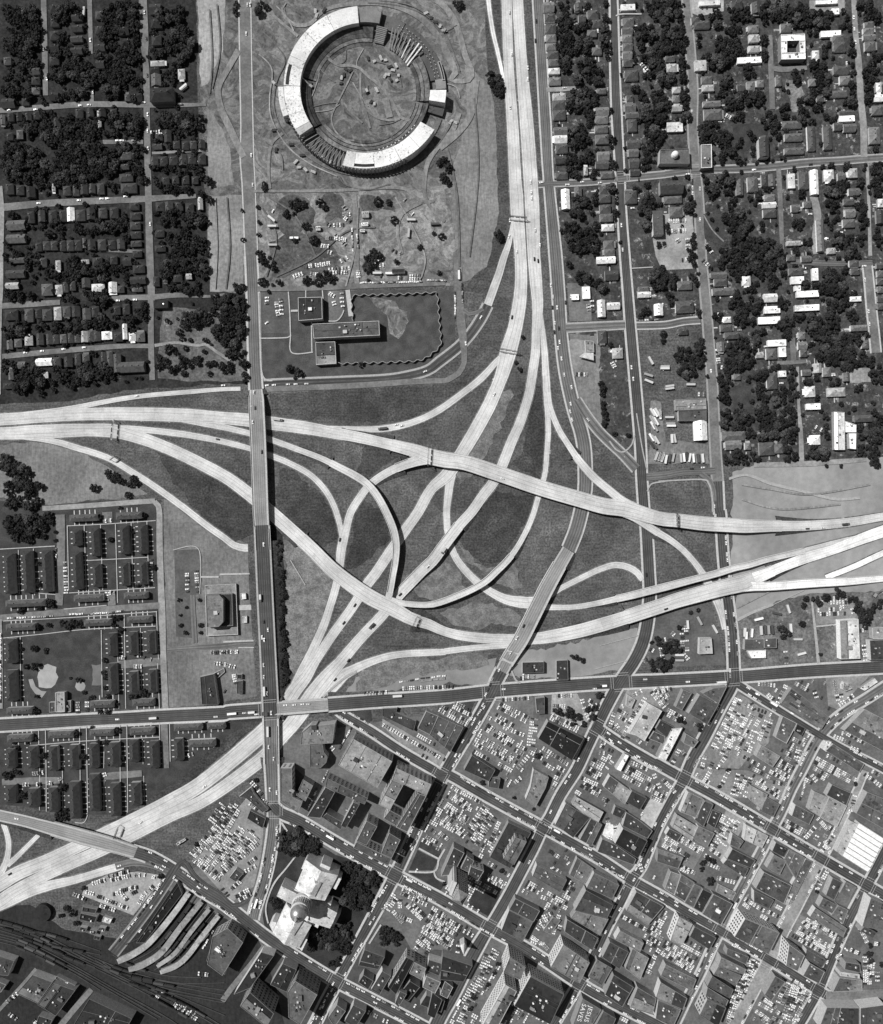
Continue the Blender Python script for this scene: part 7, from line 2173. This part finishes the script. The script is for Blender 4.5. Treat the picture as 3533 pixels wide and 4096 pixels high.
for t, s in (('21', '1675,830,-60;1658,945,-18;1660,995,-22;1690,1240,-58;1708,1248,-58;1726,1238,-58;1684,1298,-60;1700,1306,-60;1716,1312,-60;1690,1345,-60;1710,1362,-60;1680,1440,-58;1700,1452,-58;1722,1462,-58;1680,1492,-55;1702,1505,-55;1720,1590,70;1746,1594,70;1768,1592,70;1750,1262,-88'),
             ('31', '15,1590,70;36,1602,70;62,1615,80;92,1605,82;120,1600,78;180,1605,-84;205,1600,-84;230,1590,-84;250,1602,78;280,1605,-84;320,1605,-84;355,1605,-84;92,1032,8;92,1052,8;110,1450,-86;132,1448,-80;55,878,0;55,892,0;15,1250,-86;90,1280,0;100,1330,0;105,1348,0;260,1020,0'),
             ('32', '235,895,-86;330,865,-62;170,1135,0;170,1156,0;170,1177,0;1035,770,-72;945,805,-12;800,850,14;850,935,-86;878,935,-86;908,935,-84;1055,922,-86;690,955,88;700,985,88;1110,1010,0;1140,1125,15;452,930,-60;820,940,-86;745,960,86'),
             ('10', '1520,1745,0;1710,1778,2;1500,1850,86;415,1795,0;590,1890,0;420,1945,0;410,1735,-40'), ('11', '1250,40,42;1250,135,0;1350,138,0;1420,125,0'), ('00', '1456,690,40;668,90,86')):
    for q in s.split(';'):
        x, y, a = [float(v) for v in q.split(',')]
        long_vehicle(t, x, y, 10.5, 'trailer', random.choice([.6, .6, .35, .35, .06]), math.radians(a))

for k, C in enumerate(RAIL):
    s_ = np.concatenate([[0], np.cumsum(np.hypot(*np.diff(C[:, :2], axis=0).T))])
    u = random.uniform(10, 60)
    while u < s_[-1] - 20:
        for j in range(random.randint(2, 5)):
            if u > s_[-1] - 14:
                break
            x, y = np.interp(u, s_, C[:, 0]), np.interp(u, s_, C[:, 1])
            x2, y2 = np.interp(u + 4, s_, C[:, 0]), np.interp(u + 4, s_, C[:, 1])
            if not gget(x, y) & 2 and y > -625:
                f_ = K * (1 - 2 / H)
                long_vehicle('X', 1766.5 + x / f_, 2048 - y / f_, 12, 'freight_car', random.choice([.02, .03, .04, .07]), math.atan2(y2 - y, x2 - x))
            u += 13
        u += random.uniform(90, 260)
ROWS = {
 '11': '690,85,870,60,14;965,40,1005,15,4;590,165,650,140,4;725,145,830,150,7;870,110,1025,95,7;880,130,1010,130,7;1270,75,1300,70,2;1100,120,1100,170,5;1130,215,1470,210,20p;1510,160,1590,158,5;1510,185,1590,185,5;1510,208,1590,208,5p;1660,195,1780,200,7p;375,330,375,380,3;450,370,462,470,8;485,345,492,460,8;375,530,378,535,1;870,300,905,320,3;968,300,978,430,5;905,365,912,385,2;1420,175,1440,175,2;1280,160,1290,165,2',
 '10': '855,1780,870,1790,2;885,1790,980,1785,5;845,1890,1000,1905,10;810,1950,860,1960,4;985,1640,1000,1660,2;980,1700,1030,1700,4;990,1730,1030,1760,4;1050,1830,1055,1990,7p;1090,1880,1096,1960,4p;915,1870,990,1900,5;420,1680,430,1685,1;860,2005,880,2010,2;980,1930,995,1945,2;1370,1990,1375,1995,1;1520,1690,1530,1700,2;1470,1590,1480,1600,1;1400,2000,1430,2010,2',
 '12': '5,1110,140,1110,9;10,1200,115,1230,9;110,1290,125,1360,7;40,1425,50,1430,1;1150,1445,1320,1430,8;1455,1400,1787,1390,20;1440,1345,1780,1298,9p;1300,1690,1780,1965,26;1080,1620,1170,1670,3p;870,1855,900,1885,3;955,1870,1040,1720,9p;1300,1740,1560,1880,0',
 '22': '0,1390,100,1387,7;0,1572,200,1690,13;105,1545,240,1610,9;500,1490,700,1475,9;460,1550,680,1660,15;430,1640,560,1720,9;510,1710,660,1770,8;360,1720,560,1850,14;400,1745,520,1840,10;340,1830,560,1965,14;380,1880,560,1985,10;270,1900,380,1960,8;735,1640,705,1850,10;930,1460,1040,1458,11;900,1535,990,1545,6;880,1640,1080,1745,13;1130,1490,1160,1600,6;1170,1620,1195,1650,3;820,1875,1010,2000,11;700,1940,620,2033,6;820,1990,900,2040,6;1765,1080,1768,1200,8;1700,1240,1745,1235,4;1540,1450,1600,1420,4;1560,1560,1450,1790,15;1625,1480,1560,1600,8;1680,1430,1787,1560,11;1720,1420,1787,1480,6;1385,1600,1350,1700,6;1400,1690,1425,1730,3;1360,1690,1400,1720,4;1340,1890,1390,1910,3;1270,1910,1300,1915,2;1365,1980,1330,2030,4;1520,1990,1640,2040,7;1000,1920,1020,1935,2;1670,1090,1690,1100,2;1640,1170,1620,1180,2;1240,1530,1280,1525,3;1450,1540,1480,1530,3;1570,1810,1590,1830,2;660,1300,790,1310,4;640,1320,660,1320,2',
 '32': '622,1480,430,1870,30;640,1600,500,1930,24;700,1640,640,1750,8;610,1690,520,1910,14;765,1720,690,1890,10;795,1660,740,1750,6;865,1640,800,1810,10;565,1840,545,1930,5;375,1940,345,2033,6;525,1960,470,2033,5;430,1990,410,2033,3;165,1890,110,2000,7;190,1900,235,1955,5;690,1530,850,1590,7;740,1520,765,1580,5;800,1365,920,1375,6;1012,1380,950,1510,9;1240,1420,1255,1470,5;870,1450,910,1485,5;1400,1340,1425,1490,9;1440,1530,1545,1460,7;1700,1620,1780,1680,6;1270,810,1480,805,14;1300,720,1512,715,10;1450,755,1505,750,4;1540,770,1550,800,3;185,910,195,1100,11;20,1080,42,1210,8;15,1020,55,1010,4;85,1010,95,1050,3;205,1130,235,1165,3;1630,1060,1645,1175,10;1605,940,1640,940,3;1112,1870,1090,1960,6;1140,1900,1095,1995,5;1345,1935,1450,1990,5;1485,1750,1640,1835,10;1400,1780,1480,1815,5;0,1430,100,1405,8;10,1480,80,1450,6;30,1515,70,1480,5;0,1400,90,1400,7;300,1480,280,1500,2;1010,1110,1020,1200,3;660,940,690,945,3;110,960,125,975,2;1460,1755,1480,1760,2;1530,1870,1600,1900,4',
 '03': '740,915,830,890,8;870,895,1030,855,13;1075,850,1110,850,4;1150,850,1160,852,1;1215,860,1230,865,2;690,985,740,995,5;770,1015,820,1030,5;845,1045,920,1075,8;955,1090,1010,1110,4;590,1000,680,1040,6;800,1090,910,1125,9;905,1000,980,985,6;960,970,1030,960,7;980,1010,1010,1045,3;1040,950,1090,945,5;1050,1000,1100,970,4;1160,990,1215,940,5;1110,1070,1140,1010,6;1280,900,1150,1090,16p;1550,700,1740,480,20;1640,640,1787,440,16;1650,740,1787,590,15;1700,765,1787,670,9;1540,730,1740,890,16;1560,690,1600,640,5;1350,1840,1560,1990,18;1400,1900,1545,1975,12;1230,1840,1290,1770,9;1580,1630,1650,1640,8;1560,1400,1470,1540,10p;1690,1300,1620,1420,6p;265,45,340,35,7;190,130,230,130,4;300,125,325,125,3;380,115,415,120,3;480,75,485,90,2;830,40,835,60,2;1250,1260,1190,1340,8p;1700,430,1787,300,9;80,1950,130,1990,6;270,2000,300,2040,4;140,1790,60,1850,4',
 '13': '0,510,130,290,14;20,565,150,335,14;240,280,310,335,9;0,665,90,520,10;10,735,190,490,16;60,765,260,500,16;20,835,140,720,9;130,745,300,560,13;180,705,300,600,9;230,755,285,715,5;130,855,280,780,7;240,100,295,155,6;310,180,330,205,3;310,240,375,275,5;20,960,60,1010,5;90,960,160,900,6;130,1020,230,965,9;160,1045,245,1000,7;1440,990,1640,1085,14;1430,1050,1430,1125,5;1480,1080,1600,1195,14;1520,1110,1605,1165,9;1380,1140,1450,1225,8;1430,1170,1520,1215,7;1690,1110,1787,1170,9;1660,1170,1787,1245,11;1640,1210,1765,1290,11;1620,1260,1735,1340,10;1610,1295,1705,1355,9;1590,1325,1665,1400,8;1570,1370,1625,1420,5;1720,1390,1787,1330,7;1550,1440,1595,1385,5;1620,1500,1680,1400,8;1385,1000,1300,1120,9;1180,1940,1245,1970,6;1300,2000,1330,2010,3;1680,490,1740,545,6;1710,400,1787,440,7;1640,540,1720,590,8;770,170,700,330,13p;850,30,820,100,5p;1000,690,1085,735,6p;1460,940,1540,980,6p;560,440,620,480,4p;720,520,800,580,6p;30,1250,10,1280,2',
 '23': '95,150,140,180,4;170,190,315,265,10;90,230,215,325,12;110,262,245,330,10;40,310,205,432,13;60,345,190,440,9;20,405,190,545,15;10,440,200,550,13;0,510,60,565,6;355,300,210,505,16;390,350,230,535,15;410,375,260,585,17;470,430,390,605,12;405,365,335,500,11;300,505,250,590,8;485,510,400,665,9;870,660,945,705,7;890,790,905,830,4;1000,655,1005,660,1;1020,755,1025,760,1;930,810,955,830,2;370,880,505,945,10;400,865,480,905,6;430,980,462,1000,4;390,750,545,850,7;810,1020,850,1040,4;820,1185,890,1150,5;800,1215,850,1200,4;775,1275,800,1240,3;730,1340,800,1392,8;730,1372,795,1395,6;870,1210,830,1265,5;820,1392,862,1445,5;945,1170,900,1310,9;0,1205,150,1290,10;0,1255,130,1322,10;0,1305,100,1370,8;10,1350,90,1405,7;20,1390,75,1430,5;430,1440,150,2005,30;365,1480,330,1585,6;270,1700,180,1855,9;1130,80,1245,130,10;1120,140,1255,212,11;1080,185,1110,205,3;1640,160,1787,235,11;1700,50,1745,150,5;640,80,600,115,4;1270,770,1450,865,11p;1605,810,1590,770,3;1060,1165,1125,1225,4;1740,1440,1700,1505,5;150,1380,140,1460,4;1330,400,1340,440,3;1390,455,1400,560,6;1340,550,1360,560,2;650,1150,640,1160,1;1210,600,1190,640,3',
 '33': '40,90,130,185,10;305,50,400,115,8;415,20,370,105,9;560,20,500,135,12;635,50,590,205,16;705,50,650,195,13;695,60,965,235,24;920,110,1015,130,6;725,120,690,225,9;545,390,420,605,24;572,400,460,605,24;605,410,500,595,18;645,430,610,495,7;520,380,450,535,15;60,550,150,605,9;180,550,355,645,18;190,580,330,665,14;40,612,225,725,15;170,772,285,832,10;180,800,235,822,4;420,645,485,692,5;400,760,485,795,5;470,872,600,905,7;690,1040,862,1145,15;680,1080,722,1112,4;820,1170,872,1205,5;880,1145,965,1185,6;1270,400,1345,485,13;1300,430,1405,505,11;1240,470,1160,565,10;1260,540,1250,560,2;1390,530,1300,655,11;1325,580,1350,632,5;1560,220,1530,335,7;1160,130,1130,240,6p;1220,60,1255,100,3;1345,810,1260,965,11;1320,835,1250,935,8;1180,1200,1405,1325,18;1200,1240,1425,1355,18;1150,1220,1200,1272,5;1090,1290,1335,1440,22;1070,1332,1335,1475,16;1240,1290,1260,1300,2;1600,1270,1655,1375,12;1530,1440,1595,1472,8;1640,1480,1642,1710,14;1670,1540,1655,1700,11;1740,1600,1742,1700,7;1490,1440,1420,1525,5;40,1410,285,1545,18;30,1470,255,1605,20;210,1480,272,1535,6;725,1510,565,1905,34;760,1530,625,1835,26;705,1600,580,1985,24;595,1850,550,2033,18;1020,1700,950,1855,13;1050,1720,1205,1805,13;1065,1750,1000,1955,16;1125,1780,1020,2005,20;1185,1790,1080,2005,18;830,1830,930,1892,9;780,1930,880,2000,10;800,1950,860,2033,8;940,1930,1015,1985,7;780,440,700,400,0;220,1020,140,980,0;1720,1390,1770,1400,4;1640,50,1780,150,8',
 '31': '470,745,480,850,7;480,880,525,885,4;355,40,400,80,4;160,35,250,30,4;1480,30,1700,90,0;320,1100,360,1100,2;1250,1360,1290,1380,2',
 '30': '85,1755,215,1755,11;90,1838,215,1833,8;150,1905,160,1920,3;50,1955,55,1960,1;230,1900,235,2000,5;270,1440,270,1560,6p;540,920,600,950,5;480,955,520,960,3;350,60,420,55,3;1030,350,1110,350,6;420,290,460,295,2;380,1940,420,2000,3',
 '02': '1488,490,1492,630,9;1562,470,1572,630,10;520,400,528,640,12;80,842,410,826,15p;570,812,650,806,4p;740,806,970,788,11p;1680,1115,1787,1112,9;1710,1200,1787,1208,6;620,1510,622,1590,5;692,1490,690,1580,6;1072,1225,1122,1225,4;855,640,856,700,5;880,640,912,640,4;8,980,8,1500,16p;1200,380,1203,540,8;955,1150,990,1155,3;1100,1140,1200,1170,3;845,70,885,68,2;1500,1930,1530,1920,3',
 '20': '1065,150,1085,215,4;1600,510,1640,560,4;1620,570,1600,575,1;560,110,555,120,0;860,95,900,95,2;1570,440,1570,450,1',
 '21': '1085,940,1165,940,6;1040,320,1100,325,2;1370,850,1385,880,3;120,300,122,480,8p;175,230,178,360,5p;1205,360,1215,440,3;1175,370,1185,430,4;1720,505,1600,512,4p;1760,880,1780,900,3',
 '00': '1205,1055,1270,1050,6;1280,1070,1300,1085,3;1380,830,1440,832,5p;1570,1290,1600,1300,1',
 '01': '1700,1440,1705,1442,0',
}
pos, head, zz = [], [], []
for t, s in ROWS.items():
    for q in s.split(';'):
        par = q.endswith('p')
        v = [float(a) for a in q.rstrip('p').split(',')]
        n = int(v[4])
        if n < 1:
            continue
        A, Bq = np.array(W(t, v[0], v[1], .3)), np.array(W(t, v[2], v[3], .3))
        d = Bq - A
        a = math.atan2(d[1], d[0]) + (0 if par else math.pi / 2)
        gap = np.linalg.norm(d) / max(1, n - 1)
        if not par and n > 2 and gap < 2.45:
            n = max(2, int(np.linalg.norm(d) / 2.5) + 1)
        two = not par and n >= 9 and t in ('13', '22', '23', '32', '33', '03')
        nv = np.array((-d[1], d[0])) / max(.1, np.linalg.norm(d)) * 5.1
        for k in range(n * (2 if two else 1)):
            if random.random() < .04:
                continue
            o2 = np.zeros(2)
            if k >= n:
                k -= n
                o2 = nv
                q_ = A + d * (k / max(1, n - 1)) + nv
                if gget(*q_) & 7 or random.random() < .2:
                    continue
                if any((q_[0] - w_[0]) ** 2 + (q_[1] - w_[1]) ** 2 < 5.5 for w_ in pos):
                    continue
            p = A + o2 + d * (k / max(1, n - 1)) + np.array((random.uniform(-.35, .35), random.uniform(-.35, .35)))
            if pos and ((np.array(pos[-60:]) - p) ** 2).sum(1).min() < 4.6:
                continue
            pos.append(p)
            head.append(a + random.uniform(-.07, .07) + (math.pi if random.random() < .5 else 0))
# cars in the drives
for o, look, zone, x, y in list(PEND):
    if o.get('category') in ('house', 'hall', 'shed') and x > 120 and y > 20 and random.random() < .4:
        a = o.rotation_euler[2] + random.choice((0, math.pi / 2))
        r_ = random.uniform(8, 13)
        g_ = random.uniform(0, 6.28)
        p = np.array((x + r_ * math.cos(g_), y + r_ * math.sin(g_)))
        if not gget(*p) & 3:
            pos.append(p)
            head.append(a)
# rows filling the open downtown lots
ux, uy = math.cos(math.radians(-29)), math.sin(math.radians(-29))
NOFILL = [np.array([W(t_, *[float(v) for v in q_.split()[-2:]]) for q_ in p_.split(';')]) for nm_, kd_, tn_, t0_, p_ in SHEETS if 'lawn' in nm_ or 'plaza' in nm_ or 'court' in nm_ for t_ in [t0_ if t0_ == 'D' else p_.split()[0][1:]]]


def inside(P, x, y):
    r = False
    for i_ in range(len(P)):
        (x1, y1), (x2, y2) = P[i_ - 1], P[i_]
        if (y1 > y) != (y2 > y) and x < (x2 - x1) * (y - y1) / (y2 - y1) + x1:
            r = not r
    return r


DT = np.array([W('D', x_, y_) for x_, y_ in ((700, 1510), (1100, 1425), (1500, 1385), (1780, 1345), (1785, 2068), (760, 2068), (960, 1900), (780, 1760), (900, 1560))])
have = np.array(pos)
for v_ in range(-160, 160):
    row = v_ * 5.15 + (1.6 * (v_ // 2))
    for u_ in range(-300, 300):
        w_ = u_ * 2.75
        x, y = 260 + w_ * ux - row * -uy * -1, -400 + w_ * uy + row * ux
        if not (-150 < x < 535 and -620 < y < -200) or not inside(DT, x, y):
            continue
        if math.sin(x * .031 + 1.3) + math.sin(y * .043 + x * .017) + random.uniform(-.6, .6) < -.25:
            continue
        if any(gget(x + dx_, y + dy_) & 7 for dx_, dy_ in ((0, 0), (4, 0), (-4, 0), (0, 4), (0, -4))):
            continue
        if ((have - (x, y)) ** 2).sum(1).min() < 30 or any(inside(P_, x, y) for P_ in NOFILL):
            continue
        pos.append(np.array((x, y)))
        head.append(math.radians(-29 + 90) + random.uniform(-.05, .05))
for C in KERB:                 # cars standing along the downtown kerbs
    s_ = np.concatenate([[0], np.cumsum(np.hypot(*np.diff(C[:, :2], axis=0).T))])
    for sg in (1, -1):
        u = 8.0
        while u < s_[-1] - 8:
            u += random.uniform(6.0, 7.2)
            if math.sin(u * .021 + sg + C[0, 0]) < -.25 or random.random() < .2:
                continue
            x, y, w_ = np.interp(u, s_, C[:, 0]), np.interp(u, s_, C[:, 1]), np.interp(u, s_, C[:, 3])
            x2, y2 = np.interp(u + 1, s_, C[:, 0]), np.interp(u + 1, s_, C[:, 1])
            a = math.atan2(y2 - y, x2 - x)
            p = np.array((x - math.sin(a) * sg * (w_ / 2 - 1.2), y + math.cos(a) * sg * (w_ / 2 - 1.2)))
            bad = False
            for D in KERB:
                if D is not C and ((D[:, 0] - p[0]) ** 2 + (D[:, 1] - p[1]) ** 2 < (D[:, 3] / 2 + 5) ** 2).any():
                    bad = True
                    break
            if bad or gget(*p) & 2:
                continue
            pos.append(p)
            head.append(a)
pos = np.array(pos)
for p in pos:
    d = np.hypot(RA[:, 0] - p[0], RA[:, 1] - p[1])
    k = np.where((d < RA[:, 4] + .5) & (RA[:, 2] < 1.5))[0]
    zz.append(RA[k, 2].max() + .01 if len(k) else .30)
head, zz = np.array(head), np.array(zz)
print('PARKED', len(pos))
TV, TF, TI = [], [], []
for bb, mi in ((cb, None), (cg, 3), (cr_, 0)):
    b0 = len(TV)
    TV += bb.V
    TF += [tuple(b0 + i for i in f) for f in bb.F]
    TI += [(0 if i == 0 else 3) if mi is None else mi for i in bb.I]
TV = np.array(TV)
V, F, I = [], [], []
for k in range(len(pos)):
    c, s = math.cos(head[k]), math.sin(head[k])
    q = random.random()
    tone = 0 if q < .50 else 1 if q < .78 else 2
    b0 = k * len(TV)
    V.append(np.stack([TV[:, 0] * c - TV[:, 1] * s + pos[k, 0], TV[:, 0] * s + TV[:, 1] * c + pos[k, 1], TV[:, 2] + zz[k]], 1))
    F += [tuple(b0 + i for i in f) for f in TF]
    I += [tone if i == 0 else i for i in TI]
o = mk('parked_cars', np.concatenate(V).tolist(), F, [mat('paint', .64), mat('paint', .26), mat('paint', .04), mat('glass', .02)], None, I)
o['kind'] = 'stuff'
bridges()
settle_labels()
# ---------------------------------------------------------------- light, sky, camera
AZ = math.radians(149)       # where the sun stands, counter-clockwise from +X
EL = math.radians(50)
sun = bpy.data.lights.new('sun', 'SUN')
sun.energy = 4.8
sun.angle = math.radians(.5)
sun.color = (1, .995, .985)
so = bpy.data.objects.new('sun', sun)
COL.objects.link(so)
so.location = (0, 0, 500)
so.rotation_euler = (0, math.pi / 2 - EL, AZ)
wd = bpy.data.worlds.new('World')
SC.world = wd
wd.use_nodes = True
nt = wd.node_tree
sky = nt.nodes.new('ShaderNodeTexSky')
sky.sky_type = 'NISHITA'
sky.sun_disc = False
sky.sun_elevation = EL
sky.sun_rotation = math.pi / 2 - AZ
bw = nt.nodes.new('ShaderNodeRGBToBW')       # panchromatic film: a grey sky
nt.links.new(sky.outputs[0], bw.inputs[0])
bg = nt.nodes['Background']
nt.links.new(bw.outputs[0], bg.inputs[0])
bg.inputs[1].default_value = .05
cam = bpy.data.cameras.new('camera')
co = bpy.data.objects.new('camera', cam)
COL.objects.link(co)
co.location = (0, 0, H)
cam.sensor_fit = 'VERTICAL'
cam.angle = 2 * math.atan(4096 * K / 2 / H)
cam.clip_start = 1
cam.clip_end = 20000
SC.camera = co
vs = SC.view_settings
SC.display_settings.display_device = 'sRGB'
vs.view_transform = 'Standard'
vs.look = 'None'
vs.exposure = .2
vs.gamma = 1
SC.cycles.max_bounces = 4
SC.cycles.diffuse_bounces = 2
SC.cycles.use_denoising = True
